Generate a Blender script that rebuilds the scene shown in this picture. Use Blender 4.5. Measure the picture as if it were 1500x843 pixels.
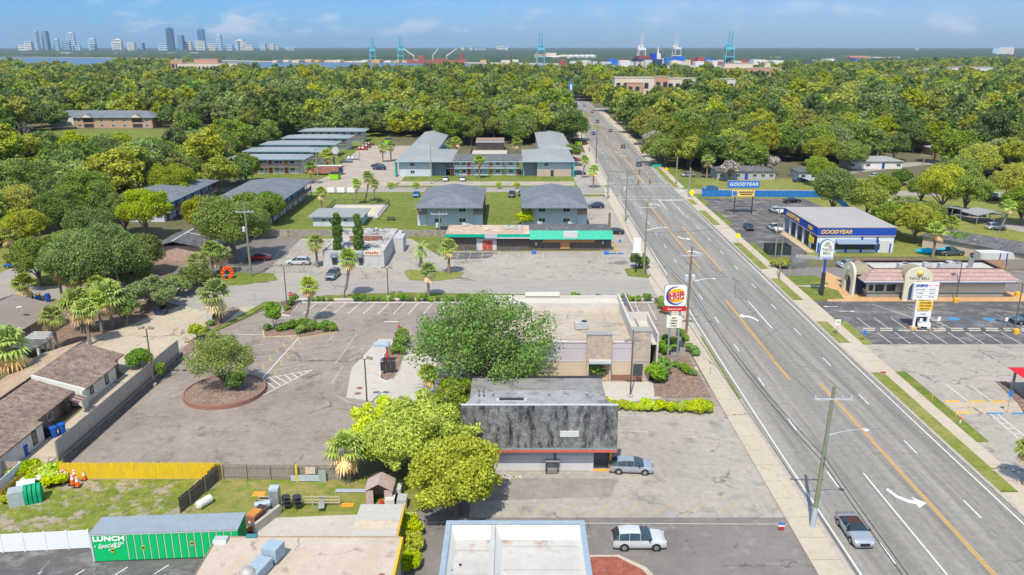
import bpy,bmesh,math,random
import numpy as np
HAZE_D=5e-5
from mathutils import Vector,Matrix
D=bpy.data
R=math.radians
for _o in list(D.objects):D.objects.remove(_o)
scn=bpy.context.scene
col=scn.collection
F_PX,CAM_H,HZ=1160.0,42.0,68.0
PITCH=math.atan((421.5-HZ)/F_PX)
cd=D.cameras.new('camera');cam=D.objects.new('camera',cd);col.objects.link(cam)
cd.sensor_width=36;cd.lens=36*F_PX/1500;cd.clip_start=1;cd.clip_end=60000
cam.location=(0,0,CAM_H);cam.rotation_euler=(R(90)-PITCH,0,0)
scn.camera=cam
SUN_AZ,SUN_EL=14.0,56.0
w=D.worlds.new('World');scn.world=w;w.use_nodes=True
wt=w.node_tree;wn=wt.nodes;wl=wt.links;bg=wn['Background']
sky=wn.new('ShaderNodeTexSky');sky.sky_type='NISHITA';sky.sun_disc=False
sky.sun_elevation=R(SUN_EL);sky.sun_rotation=R(180+SUN_AZ)
sky.altitude=0;sky.air_density=1.0;sky.dust_density=0.35;sky.ozone_density=3.0
tc=wn.new('ShaderNodeTexCoord')
sep=wn.new('ShaderNodeSeparateXYZ');wl.new(tc.outputs['Generated'],sep.inputs[0])
mp=wn.new('ShaderNodeMapping');wl.new(tc.outputs['Generated'],mp.inputs[0]);mp.inputs['Scale'].default_value=(1,1,2.6)
ns=wn.new('ShaderNodeTexNoise');wl.new(mp.outputs[0],ns.inputs['Vector'])
ns.inputs['Scale'].default_value=13;ns.inputs['Detail'].default_value=7;ns.inputs['Roughness'].default_value=0.6
ns2=wn.new('ShaderNodeTexNoise');wl.new(mp.outputs[0],ns2.inputs['Vector'])
ns2.inputs['Scale'].default_value=3.2;ns2.inputs['Detail'].default_value=2
def wmath(op,a,b=None,clamp=False):
 m=wn.new('ShaderNodeMath');m.operation=op;m.use_clamp=clamp
 for i,v in enumerate((a,b)):
  if v is None:continue
  if isinstance(v,(int,float)):m.inputs[i].default_value=v
  else:wl.new(v,m.inputs[i])
 return m.outputs[0]
def wrange(v,a,b,c=0,d=1):
 m=wn.new('ShaderNodeMapRange');m.interpolation_type='SMOOTHSTEP';wl.new(v,m.inputs[0])
 for i,q in enumerate((a,b,c,d)):m.inputs[i+1].default_value=q
 return m.outputs[0]
cl=wrange(ns.outputs['Fac'],.50,.68)
band=wmath('MULTIPLY',wrange(sep.outputs['Z'],.006,.018),wrange(sep.outputs['Z'],.06,.026))
cf=wmath('MULTIPLY',wmath('MULTIPLY',cl,band),wrange(ns2.outputs['Fac'],.36,.55))
cf=wmath('MULTIPLY',cf,.75)
thin=wmath('MULTIPLY',wrange(ns2.outputs['Fac'],.4,.75),.10)
hs=wn.new('ShaderNodeHueSaturation');wl.new(sky.outputs[0],hs.inputs['Color'])
hs.inputs['Saturation'].default_value=1.0;hs.inputs['Value'].default_value=1
tint=wn.new('ShaderNodeMixRGB');tint.blend_type='MULTIPLY';tint.inputs[0].default_value=1
wl.new(hs.outputs[0],tint.inputs[1])
tm=wn.new('ShaderNodeMixRGB');wl.new(wrange(sep.outputs['Z'],.07,.35),tm.inputs[0]);tm.inputs[2].default_value=(1.05,.93,.80,1)
tl=wn.new('ShaderNodeMixRGB');wl.new(wrange(sep.outputs['X'],-.45,.4),tl.inputs[0]);tl.inputs[1].default_value=(.11,.245,.455,1);tl.inputs[2].default_value=(.175,.26,.43,1)
wl.new(tl.outputs[0],tm.inputs[1]);wl.new(tm.outputs[0],tint.inputs[2])
mx=wn.new('ShaderNodeMixRGB');wl.new(cf,mx.inputs[0]);wl.new(tint.outputs[0],mx.inputs[1]);mx.inputs[2].default_value=(2.5,2.65,3.0,1)
mx2=wn.new('ShaderNodeMixRGB');wl.new(thin,mx2.inputs[0]);wl.new(mx.outputs[0],mx2.inputs[1]);mx2.inputs[2].default_value=(1.7,2.0,2.6,1)
wl.new(mx2.outputs[0],bg.inputs['Color']);bg.inputs['Strength'].default_value=0.15
sd=D.lights.new('sun','SUN');so=D.objects.new('sun',sd);col.objects.link(so)
sd.energy=2.5;sd.angle=R(.53);sd.color=(1,.93,.79)
so.rotation_euler=(R(90-SUN_EL),0,-R(SUN_AZ));so.location=(-60,-200,300)
vs=scn.view_settings
scn.display_settings.display_device='sRGB'
vs.view_transform='Standard';vs.look='None';vs.gamma=1;vs.exposure=1.05;vs.use_curve_mapping=False
try:
 scn.cycles.max_bounces=6;scn.cycles.diffuse_bounces=3;scn.cycles.glossy_bounces=2
 scn.cycles.transmission_bounces=3;scn.cycles.transparent_max_bounces=6;scn.cycles.volume_bounces=0
except Exception:pass
_s,_c=math.sin(PITCH),math.cos(PITCH)
def G(px,py,z=0.0):
 "world x, y of the point at height z seen at that pixel of the 1500x843 photograph"
 u=(px-750)/F_PX;v=(421.5-py)/F_PX
 t=(CAM_H-z)/(_s-v*_c)
 return(u*t,(_c+v*_s)*t)
def HT(px,py,ytop):
 "height of an upright thing standing at pixel px,py whose top is at row ytop"
 X,Y=G(px,py);v=(421.5-ytop)/F_PX
 return CAM_H-(Y*_s-v*Y*_c)/(_c+v*_s)
MATS={}
def lin(c):
 f=lambda v:v/12.92 if v<=.04045 else((v+.055)/1.055)**2.4
 return tuple(f(x/255)for x in c)+(1,)
def base_mat(name):
 m=D.materials.new(name);m.use_nodes=True
 return m,m.node_tree.nodes,m.node_tree.links,m.node_tree.nodes['Principled BSDF']
def mat(name,rgb,rough=.7,metal=0,var=.12,scale=3.0,bump=0,spec=.3,det=6,coat=0,dirt=None,island=0,stretch=None):
 "plain procedural material: base colour varied by two noises, optional dirt"
 if name in MATS:return MATS[name]
 m,n,l,b=base_mat(name);c=rgb if len(rgb)==4 else tuple(rgb)+(1,)
 b.inputs['Roughness'].default_value=rough;b.inputs['Metallic'].default_value=metal
 b.inputs['Specular IOR Level'].default_value=spec
 if coat:b.inputs['Coat Weight'].default_value=coat;b.inputs['Coat Roughness'].default_value=.06
 t=n.new('ShaderNodeTexCoord');src=t.outputs['Object']
 if stretch:
  mpp=n.new('ShaderNodeMapping');mpp.inputs['Scale'].default_value=stretch;l.new(src,mpp.inputs[0]);src=mpp.outputs[0]
 no=n.new('ShaderNodeTexNoise');no.inputs['Scale'].default_value=scale;no.inputs['Detail'].default_value=det;no.inputs['Roughness'].default_value=.65
 l.new(src,no.inputs['Vector'])
 mr=n.new('ShaderNodeMapRange');mr.inputs[1].default_value=.25;mr.inputs[2].default_value=.75
 mr.inputs[3].default_value=1-var;mr.inputs[4].default_value=1+var;l.new(no.outputs['Fac'],mr.inputs[0])
 vm=n.new('ShaderNodeVectorMath');vm.operation='SCALE';vm.inputs[0].default_value=c[:3];l.new(mr.outputs[0],vm.inputs['Scale'])
 out=vm.outputs[0]
 if dirt:
  d,amt,dsc=dirt
  n2=n.new('ShaderNodeTexNoise');n2.inputs['Scale'].default_value=dsc;n2.inputs['Detail'].default_value=7;n2.inputs['Roughness'].default_value=.7
  l.new(src,n2.inputs['Vector'])
  m2=n.new('ShaderNodeMapRange');m2.inputs[1].default_value=.5;m2.inputs[2].default_value=.72;m2.inputs[3].default_value=0;m2.inputs[4].default_value=amt
  l.new(n2.outputs['Fac'],m2.inputs[0])
  mm=n.new('ShaderNodeMixRGB');l.new(m2.outputs[0],mm.inputs[0]);l.new(out,mm.inputs[1]);mm.inputs[2].default_value=tuple(d[:3])+(1,)
  out=mm.outputs[0]
 l.new(out,b.inputs['Base Color'])
 if bump:
  bp=n.new('ShaderNodeBump');bp.inputs['Strength'].default_value=bump;bp.inputs['Distance'].default_value=.05
  l.new(no.outputs['Fac'],bp.inputs['Height']);l.new(bp.outputs[0],b.inputs['Normal'])
 MATS[name]=m;return m
def ground_mat(name,c1,c2,c3=None,s1=.25,s2=3.0,grain=.18,cracks=0,crack_col=(.05,.05,.05),stain=0,rough=.92,th=(.5,.7),stretch=None,gs=14.0):
 "asphalt / concrete / earth: two large patch colours, a third in patches, fine grain, cracks, oil stains"
 if name in MATS:return MATS[name]
 m,n,l,b=base_mat(name);b.inputs['Roughness'].default_value=rough;b.inputs['Specular IOR Level'].default_value=.15
 t=n.new('ShaderNodeTexCoord');src=t.outputs['Object']
 raw=src
 if stretch:
  mpp=n.new('ShaderNodeMapping');mpp.inputs['Scale'].default_value=stretch;l.new(src,mpp.inputs[0]);src=mpp.outputs[0]
 def noise(sc,det=6,ro=.65,v=None):
  q=n.new('ShaderNodeTexNoise');q.inputs['Scale'].default_value=sc;q.inputs['Detail'].default_value=det;q.inputs['Roughness'].default_value=ro
  l.new(v or src,q.inputs['Vector']);return q
 def rng(o,a,b2,c,d):
  q=n.new('ShaderNodeMapRange');l.new(o,q.inputs[0])
  for i,v in enumerate((a,b2,c,d)):q.inputs[i+1].default_value=v
  return q.outputs[0]
 def mix(f,a,b2,mode='MIX'):
  q=n.new('ShaderNodeMixRGB');q.blend_type=mode
  if isinstance(f,float):q.inputs[0].default_value=f
  else:l.new(f,q.inputs[0])
  for i,v in((1,a),(2,b2)):
   if isinstance(v,tuple):q.inputs[i].default_value=v[:3]+(1,)
   else:l.new(v,q.inputs[i])
  return q.outputs[0]
 o=mix(rng(noise(s1).outputs['Fac'],.35,.65,0,1),tuple(c1),tuple(c2))
 if c3:o=mix(rng(noise(s2,8,.7).outputs['Fac'],th[0],th[1],0,1),o,tuple(c3))
 g=noise(gs,4,.8,raw)
 gg=rng(g.outputs['Fac'],.2,.8,1-grain,1+grain)
 q=n.new('ShaderNodeVectorMath');q.operation='SCALE';l.new(o,q.inputs[0]);l.new(gg,q.inputs['Scale']);o=q.outputs[0]
 g5=rng(noise(1.3,5,.7,raw).outputs['Fac'],.3,.7,1-grain*.5,1+grain*.5)
 q=n.new('ShaderNodeVectorMath');q.operation='SCALE';l.new(o,q.inputs[0]);l.new(g5,q.inputs['Scale']);o=q.outputs[0]
 if cracks:
  ds=noise(.8,4);vv=n.new('ShaderNodeVectorMath');vv.operation='MULTIPLY_ADD'
  l.new(ds.outputs['Color'],vv.inputs[0]);vv.inputs[1].default_value=(2.2,2.2,0);l.new(raw,vv.inputs[2])
  vo=n.new('ShaderNodeTexVoronoi');vo.feature='DISTANCE_TO_EDGE';vo.inputs['Scale'].default_value=cracks;l.new(vv.outputs[0],vo.inputs['Vector'])
  wd=rng(noise(.13,3).outputs['Fac'],.5,.66,0,.022*cracks/.2)
  lt=n.new('ShaderNodeMath');lt.operation='LESS_THAN';l.new(vo.outputs['Distance'],lt.inputs[0]);l.new(wd,lt.inputs[1])
  mu=n.new('ShaderNodeMath');mu.operation='MULTIPLY';l.new(lt.outputs[0],mu.inputs[0]);mu.inputs[1].default_value=.65
  o=mix(mu.outputs[0],o,tuple(crack_col))
 if stain:
  sm=rng(noise(.55,3,.5).outputs['Fac'],.66,.74,0,stain)
  o=mix(sm,o,(.06,.055,.05))
 l.new(o,b.inputs['Base Color'])
 bp=n.new('ShaderNodeBump');bp.inputs['Strength'].default_value=.25;bp.inputs['Distance'].default_value=.03
 l.new(g.outputs['Fac'],bp.inputs['Height']);l.new(bp.outputs[0],b.inputs['Normal'])
 MATS[name]=m;return m
def leaf_mat(name,c1,c2,dead=None,trans=.36):
 "foliage: each leaf clump its own tone, each tree its own shade"
 if name in MATS:return MATS[name]
 m,n,l,b=base_mat(name)
 ge=n.new('ShaderNodeNewGeometry');oi=n.new('ShaderNodeObjectInfo')
 mx=n.new('ShaderNodeMixRGB');l.new(ge.outputs['Random Per Island'],mx.inputs[0])
 mx.inputs[1].default_value=tuple(c1)+(1,);mx.inputs[2].default_value=tuple(c2)+(1,)
 h=n.new('ShaderNodeHueSaturation');l.new(mx.outputs[0],h.inputs['Color'])
 def rg(o,c,d):
  q=n.new('ShaderNodeMapRange');l.new(o,q.inputs[0]);q.inputs[3].default_value=c;q.inputs[4].default_value=d;return q.outputs[0]
 l.new(rg(oi.outputs['Random'],.480,.514),h.inputs['Hue'])
 wn1=n.new('ShaderNodeTexWhiteNoise');wn1.noise_dimensions='1D';l.new(oi.outputs['Random'],wn1.inputs['W'])
 nz=n.new('ShaderNodeTexNoise');nz.inputs['Scale'].default_value=.012;nz.inputs['Detail'].default_value=3;l.new(oi.outputs['Location'],nz.inputs['Vector'])
 av=n.new('ShaderNodeMath');av.operation='MULTIPLY';l.new(rg(wn1.outputs['Value'],1.9,2.95),av.inputs[0]);l.new(rg(nz.outputs['Fac'],.5,1.5),av.inputs[1]);l.new(av.outputs[0],h.inputs['Value'])
 wn2=n.new('ShaderNodeTexWhiteNoise');wn2.noise_dimensions='1D';l.new(wn1.outputs['Value'],wn2.inputs['W'])
 l.new(rg(wn2.outputs['Value'],.85,1.08),h.inputs['Saturation'])
 o=h.outputs[0]
 if dead:
  gt=n.new('ShaderNodeMath');gt.operation='GREATER_THAN';gt.inputs[1].default_value=1-dead
  w3=n.new('ShaderNodeTexWhiteNoise');w3.noise_dimensions='1D';l.new(ge.outputs['Random Per Island'],w3.inputs['W']);l.new(w3.outputs['Value'],gt.inputs[0])
  m3=n.new('ShaderNodeMixRGB');l.new(gt.outputs[0],m3.inputs[0]);l.new(o,m3.inputs[1]);m3.inputs[2].default_value=(.16,.13,.10,1);o=m3.outputs[0]
 l.new(o,b.inputs['Base Color']);b.inputs['Roughness'].default_value=.6;b.inputs['Specular IOR Level'].default_value=.2
 tr=n.new('ShaderNodeBsdfTranslucent');l.new(o,tr.inputs['Color'])
 ms=n.new('ShaderNodeMixShader');ms.inputs[0].default_value=trans
 l.new(b.outputs[0],ms.inputs[1]);l.new(tr.outputs[0],ms.inputs[2]);l.new(ms.outputs[0],n['Material Output'].inputs[0])
 MATS[name]=m;return m
def brick_mat(name,c1,c2,mortar,scale=4,w=.5,h=.25,off=.5,ms=.02,axis='XZ',rough=.85):
 if name in MATS:return MATS[name]
 m,n,l,b=base_mat(name)
 t=n.new('ShaderNodeTexCoord');sp=n.new('ShaderNodeSeparateXYZ');l.new(t.outputs['Object'],sp.inputs[0]);cb=n.new('ShaderNodeCombineXYZ')
 ad=n.new('ShaderNodeMath');l.new(sp.outputs['X'],ad.inputs[0]);l.new(sp.outputs['Y'],ad.inputs[1])
 if axis=='XZ':l.new(ad.outputs[0],cb.inputs[0]);l.new(sp.outputs['Z'],cb.inputs[1])
 elif axis=='XY':l.new(sp.outputs['X'],cb.inputs[0]);l.new(sp.outputs['Y'],cb.inputs[1])
 else:l.new(sp.outputs['Y'],cb.inputs[0]);l.new(sp.outputs['X'],cb.inputs[1])
 br=n.new('ShaderNodeTexBrick');l.new(cb.outputs[0],br.inputs['Vector']);br.offset=off
 br.inputs['Color1'].default_value=tuple(c1)+(1,);br.inputs['Color2'].default_value=tuple(c2)+(1,);br.inputs['Mortar'].default_value=tuple(mortar)+(1,)
 br.inputs['Scale'].default_value=scale;br.inputs['Brick Width'].default_value=w;br.inputs['Row Height'].default_value=h;br.inputs['Mortar Size'].default_value=ms;br.inputs['Bias'].default_value=0
 no=n.new('ShaderNodeTexNoise');no.inputs['Scale'].default_value=1.4;no.inputs['Detail'].default_value=7;no.inputs['Roughness'].default_value=.7;l.new(t.outputs['Object'],no.inputs['Vector'])
 mr=n.new('ShaderNodeMapRange');mr.inputs[1].default_value=.3;mr.inputs[2].default_value=.7;mr.inputs[3].default_value=.78;mr.inputs[4].default_value=1.2;l.new(no.outputs['Fac'],mr.inputs[0])
 q=n.new('ShaderNodeVectorMath');q.operation='SCALE';l.new(br.outputs['Color'],q.inputs[0]);l.new(mr.outputs[0],q.inputs['Scale'])
 l.new(q.outputs[0],b.inputs['Base Color']);b.inputs['Roughness'].default_value=rough
 MATS[name]=m;return m
def glass(name='window glass',c=(.03,.045,.055)):
 return mat(name,c,rough=.08,var=.3,scale=.8,spec=.7)
def link(o):
 col.objects.link(o);return o
def tag(o,label=None,cat=None,group=None,kind=None):
 if label:o['label']=label
 if cat:o['category']=cat
 if group:o['group']=group
 if kind:o['kind']=kind
 return o
def thing(name,label,cat,loc=(0,0,0),rz=0,group=None):
 o=link(D.objects.new(name,None));o.location=loc if len(loc)==3 else(loc[0],loc[1],0);o.rotation_euler=(0,0,rz)
 o.empty_display_size=.3
 return tag(o,label,cat,group)
class MB:
 def __init__(s):s.v=[];s.f=[];s.mi=[];s.cur=0
 def mi_(s,i):s.cur=i;return s
 def add(s,vs,fs):
  k=len(s.v);s.v+=[tuple(v)for v in vs];s.f+=[tuple(k+i for i in f)for f in fs];s.mi+=[s.cur]*len(fs);return s
 def box(s,x0,x1,y0,y1,z0,z1):
  return s.add([(x0,y0,z0),(x1,y0,z0),(x1,y1,z0),(x0,y1,z0),(x0,y0,z1),(x1,y0,z1),(x1,y1,z1),(x0,y1,z1)],[(0,3,2,1),(4,5,6,7),(0,1,5,4),(1,2,6,5),(2,3,7,6),(3,0,4,7)])
 def obox(s,c,sz,rz=0,rx=0,ry=0):
  M=Matrix.Rotation(rz,3,'Z')@Matrix.Rotation(ry,3,'Y')@Matrix.Rotation(rx,3,'X');h=[q/2 for q in sz]
  vs=[M@Vector((a*h[0],b*h[1],d*h[2]))+Vector(c)for a,b,d in((-1,-1,-1),(1,-1,-1),(1,1,-1),(-1,1,-1),(-1,-1,1),(1,-1,1),(1,1,1),(-1,1,1))]
  return s.add(vs,[(0,3,2,1),(4,5,6,7),(0,1,5,4),(1,2,6,5),(2,3,7,6),(3,0,4,7)])
 def prism(s,poly,z0,z1,bottom=True):
  n=len(poly);a=sum(poly[i][0]*poly[(i+1)%n][1]-poly[(i+1)%n][0]*poly[i][1]for i in range(n))
  if a<0:poly=poly[::-1]
  fs=[tuple(range(n,2*n))]+[(i,(i+1)%n,(i+1)%n+n,i+n)for i in range(n)]
  if bottom:fs.append(tuple(reversed(range(n))))
  return s.add([(p[0],p[1],z0)for p in poly]+[(p[0],p[1],z1)for p in poly],fs)
 def sheet(s,poly,z):
  n=len(poly);a=sum(poly[i][0]*poly[(i+1)%n][1]-poly[(i+1)%n][0]*poly[i][1]for i in range(n))
  if a<0:poly=poly[::-1]
  return s.add([(p[0],p[1],z)for p in poly],[tuple(range(n))])
 def xprism(s,prof,x0,x1):
  "profile of (y,z) swept along x"
  n=len(prof)
  return s.add([(x0,p[0],p[1])for p in prof]+[(x1,p[0],p[1])for p in prof],[tuple(range(n)),tuple(reversed(range(n,2*n)))]+[((i+1)%n,i,i+n,(i+1)%n+n)for i in range(n)])
 def yprism(s,prof,y0,y1):
  "profile of (x,z) swept along y"
  n=len(prof)
  return s.add([(p[0],y0,p[1])for p in prof]+[(p[0],y1,p[1])for p in prof],[tuple(reversed(range(n))),tuple(range(n,2*n))]+[(i,(i+1)%n,(i+1)%n+n,i+n)for i in range(n)])
 def tube(s,pts,r,n=8,cap=True):
  pts=[Vector(p)for p in pts];rs=r if isinstance(r,(list,tuple))else[r]*len(pts);k=len(s.v);fs=[]
  up=Vector((0,0,1))
  for i,p in enumerate(pts):
   d=(pts[min(i+1,len(pts)-1)]-pts[max(i-1,0)]).normalized()
   a=d.cross(up if abs(d.z)<.95 else Vector((1,0,0))).normalized();b=a.cross(d)
   for j in range(n):
    t=2*math.pi*j/n;s.v.append(tuple(p+(a*math.cos(t)+b*math.sin(t))*rs[i]))
  for i in range(len(pts)-1):
   for j in range(n):fs.append((k+i*n+j,k+(i+1)*n+j,k+(i+1)*n+(j+1)%n,k+i*n+(j+1)%n))
  if cap:fs+=[tuple(k+j for j in range(n)),tuple(k+(len(pts)-1)*n+j for j in reversed(range(n)))]
  s.f+=fs;s.mi+=[s.cur]*len(fs);return s
 def cyl(s,c,r,h,n=14,r2=None):return s.tube([c,(c[0],c[1],c[2]+h)],[r,r if r2 is None else r2],n)
 def lathe(s,prof,n=12,c=(0,0,0)):
  k=len(s.v);fs=[]
  for r,z in prof:
   for j in range(n):
    t=2*math.pi*j/n;s.v.append((c[0]+r*math.cos(t),c[1]+r*math.sin(t),c[2]+z))
  for i in range(len(prof)-1):
   for j in range(n):fs.append((k+i*n+j,k+i*n+(j+1)%n,k+(i+1)*n+(j+1)%n,k+(i+1)*n+j))
  fs+=[tuple(k+j for j in reversed(range(n))),tuple(k+(len(prof)-1)*n+j for j in range(n))]
  s.f+=fs;s.mi+=[s.cur]*len(fs);return s
 def build(s,name,m,parent=None,smooth=False,bevel=0,**tg):
  me=D.meshes.new(name);me.from_pydata(s.v,[],s.f)
  for q in(m if isinstance(m,(list,tuple))else[m]):me.materials.append(q)
  if any(s.mi):me.polygons.foreach_set('material_index',s.mi)
  if smooth:me.polygons.foreach_set('use_smooth',[True]*len(me.polygons))
  me.update();o=link(D.objects.new(name,me))
  if parent:o.parent=parent
  if bevel:
   b=o.modifiers.new('bevel','BEVEL');b.width=bevel;b.segments=2;b.limit_method='ANGLE'
  return tag(o,**tg)if tg else o
def copy_thing(o,loc=None,rz=None,label=None,parent=None,name=None,group=None,scale=None):
 c=o.copy();link(c)
 if parent:c.parent=parent
 for ch in o.children:copy_thing(ch,parent=c)
 if loc is not None:c.location=loc if len(loc)==3 else(loc[0],loc[1],0)
 if rz is not None:c.rotation_euler=(0,0,rz)
 if label:c['label']=label
 if group:c['group']=group
 if scale is not None:c.scale=scale if hasattr(scale,'__len__')else(scale,)*3
 return c
def lettering(body,size,m,parent,loc,rot=(R(90),0,0),ext=.02,sx=1,name='lettering',align='CENTER',shear=0,space=1,bold=0):
 cu=D.curves.new(name,'FONT');cu.body=body;cu.size=size;cu.extrude=ext;cu.align_x=align;cu.align_y='CENTER'
 cu.shear=shear;cu.space_character=space;cu.resolution_u=3;cu.offset=bold
 t=D.objects.new(name,cu);link(t)
 me=D.meshes.new_from_object(t);D.objects.remove(t)
 me.materials.clear();me.materials.append(m)
 o=link(D.objects.new(name,me));o.parent=parent;o.location=loc;o.rotation_euler=rot;o.scale=(sx,1,1);return o
def structure(name,mb,m,**k):
 o=mb.build(name,m,**k);o['kind']='structure';return o
def px(*pts,z=0):return[G(x,y,z)for x,y in pts]
def M(n):return MATS[n]
mat('white paint',(.52,.52,.50),dirt=((.4,.38,.34),.3,1.2));mat('trim white',(.75,.75,.73),var=.05)
mat('road white',(.68,.67,.62),var=.25,scale=6,dirt=((.3,.3,.29),.6,4));mat('road yellow',(.62,.33,.035),var=.2,scale=5,dirt=((.33,.28,.2),.5,4))
mat('faded yellow',(.42,.30,.12),var=.25,scale=5,dirt=((.28,.27,.25),.8,5));mat('faded white',(.46,.45,.42),var=.2,scale=6,dirt=((.24,.23,.22),.9,5))
mat('road blue',(.05,.22,.42),var=.2,scale=5,dirt=((.25,.25,.25),.4,4))
mat('galvanised steel',(.42,.44,.45),rough=.45,metal=.6,var=.1);mat('dark steel',(.05,.05,.055),rough=.5,metal=.3)
mat('black plastic',(.02,.02,.022),rough=.4);mat('bronze steel',(.16,.12,.10),rough=.5,metal=.2)
mat('weathered wood',(.28,.25,.22),var=.3,scale=2,stretch=(8,8,.6));mat('pole wood green',(.20,.22,.14),var=.25,scale=3,stretch=(4,4,.5))
mat('pole wood brown',(.20,.14,.10),var=.25,scale=3,stretch=(4,4,.5));mat('bark',(.16,.13,.10),var=.35,scale=3,stretch=(3,3,.8));mat('palm bark',(.22,.18,.14),var=.3,scale=5)
mat('concrete',(.42,.39,.34),var=.15,scale=1.5,dirt=((.2,.19,.17),.5,.8));mat('brick red',(.30,.12,.09));glass()
mat('tyre',(.02,.02,.02),rough=.8);mat('rim',(.45,.46,.48),rough=.3,metal=.8)
mat('hvac grey',(.42,.43,.45),rough=.5,dirt=((.2,.19,.18),.4,2));mat('safety orange',(.75,.13,.02),rough=.5)
# ================================================================ GROUND, ROADS, MARKINGS
def interp(x,xs,ys):return float(np.interp(x,xs,ys))
CY=[0,80,106,150,200,250,300,350,400,450,500,550,640,760]
CX=[38,38,38.15,38.8,39.5,40.2,41.8,43.6,45,46.2,47.5,49,51.5,55]
def cx(y):return interp(y,CY,CX)
def strip(y0,y1,a,b,z,step=12,mb=None):
 "ribbon following the avenue between offsets a and b"
 mb=mb or MB();n=max(1,int((y1-y0)/step));ys=[y0+(y1-y0)*i/n for i in range(n+1)]
 vs=[(cx(y)+a,y,z)for y in ys]+[(cx(y)+b,y,z)for y in ys]
 return mb.add(vs,[(i,i+n+1,i+n+2,i+1)for i in range(n)])
def slab(y0,y1,a,b,z0,z1,step=12,mb=None):
 mb=mb or MB();n=max(1,int((y1-y0)/step));ys=[y0+(y1-y0)*i/n for i in range(n+1)]
 for i in range(n):
  p,q=ys[i],ys[i+1]
  mb.add([(cx(p)+a,p,z1),(cx(p)+b,p,z1),(cx(q)+b,q,z1),(cx(q)+a,q,z1),(cx(p)+a,p,z0),(cx(p)+b,p,z0),(cx(q)+b,q,z0),(cx(q)+a,q,z0)],[(0,1,2,3),(0,3,7,4),(1,5,6,2)]+([(0,4,5,1)]if i==0 else[])+([(3,2,6,7)]if i==n-1 else[]))
 return mb
GRASS=ground_mat('mown grass',(.10,.15,.022),(.15,.19,.03),(.21,.20,.06),s1=.12,s2=.5,grain=.4,gs=9,th=(.48,.62))
DRYG=ground_mat('dry grass',(.17,.19,.04),(.26,.23,.08),(.14,.20,.025),s1=.25,s2=.7,grain=.4,gs=8,th=(.5,.6))
WEEDY=ground_mat('weedy yard grass',(.12,.16,.022),(.20,.22,.04),(.30,.25,.19),s1=.5,s2=.45,grain=.6,gs=5,th=(.50,.57))
SOIL=ground_mat('forest floor',(.10,.10,.05),(.17,.14,.085),(.09,.12,.03),s1=.05,s2=.25,grain=.35,gs=5)
ASPH=ground_mat('avenue asphalt',(.205,.193,.172),(.295,.275,.248),(.172,.161,.145),s1=.42,s2=.9,grain=.28,gs=16,th=(.47,.68),stretch=(1,.03,1),cracks=.07,crack_col=(.09,.09,.085),stain=.25)
STREET=ground_mat('side street asphalt',(.30,.275,.245),(.34,.31,.28),(.26,.24,.22),s1=.08,s2=.6,grain=.12,gs=16,cracks=.12,crack_col=(.15,.14,.13),stretch=(.3,1,1))
LOTB=ground_mat('restaurant lot asphalt',(.235,.198,.168),(.30,.258,.22),(.165,.143,.125),s1=.09,s2=.28,grain=.32,gs=12,cracks=.1,crack_col=(.07,.07,.07),stain=.5,th=(.52,.68))
LOTG=ground_mat('old grey lot asphalt',(.31,.28,.245),(.37,.335,.29),(.225,.205,.185),s1=.1,s2=.33,grain=.28,gs=12,cracks=.14,crack_col=(.10,.09,.08),stain=.5,th=(.54,.66))
LOTD=ground_mat('dark lot asphalt',(.165,.15,.14),(.215,.195,.18),(.27,.245,.225),s1=.12,s2=.5,grain=.2,gs=12,cracks=.12,crack_col=(.05,.05,.05),stain=.6,th=(.55,.7))
LOTS=ground_mat('sealed lot asphalt',(.085,.083,.085),(.13,.125,.125),(.21,.20,.19),s1=.15,s2=.35,grain=.22,gs=10,cracks=.15,crack_col=(.25,.23,.2),th=(.5,.62),stretch=(.6,1,1))
CONC=ground_mat('sidewalk concrete',(.44,.375,.29),(.47,.40,.32),(.35,.31,.26),s1=.15,s2=.8,grain=.12,gs=9,cracks=.08,th=(.55,.7))
CONCW=ground_mat('pale concrete',(.43,.40,.35),(.48,.44,.39),(.34,.32,.29),s1=.2,s2=.8,grain=.12,gs=9,th=(.55,.7))
CONCY=ground_mat('tan concrete drive',(.42,.35,.255),(.46,.395,.30),(.34,.29,.225),s1=.15,s2=.7,grain=.12,gs=10,cracks=.12,th=(.5,.7),stain=.2)
MULCH=ground_mat('wood mulch',(.23,.16,.12),(.30,.21,.165),(.15,.105,.085),s1=.8,s2=4,grain=.5,gs=9,th=(.45,.6))
REDM=ground_mat('red mulch',(.27,.085,.06),(.34,.11,.08),(.20,.07,.05),s1=1,s2=5,grain=.5,gs=8)
ORM=ground_mat('orange bark bed',(.50,.30,.14),(.56,.36,.19),(.40,.23,.1),s1=1,s2=5,grain=.3,gs=8)
PINK=ground_mat('old beige paving',(.36,.30,.25),(.41,.345,.285),(.27,.23,.20),s1=.08,s2=.3,grain=.15,gs=8,cracks=.1,stain=.3)
RIVER,_n,_l,_b=base_mat('river water');_b.inputs['Base Color'].default_value=(.05,.10,.17,1);_b.inputs['Roughness'].default_value=.35
_q=_n.new('ShaderNodeTexNoise');_q.inputs['Scale'].default_value=.05;_bp=_n.new('ShaderNodeBump');_bp.inputs['Strength'].default_value=.3
_l.new(_q.outputs['Fac'],_bp.inputs['Height']);_l.new(_bp.outputs[0],_b.inputs['Normal'])
g=MB();n=72
rings=[0,60,150,400,1000,2500,6000,16000]
g.v.append((0,0,0))
for r_ in rings[1:]:
 for k in range(n):g.v.append((r_*math.cos(2*math.pi*k/n),r_*math.sin(2*math.pi*k/n),0))
for k in range(n):g.f.append((0,1+k,1+(k+1)%n));g.mi.append(0)
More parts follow.
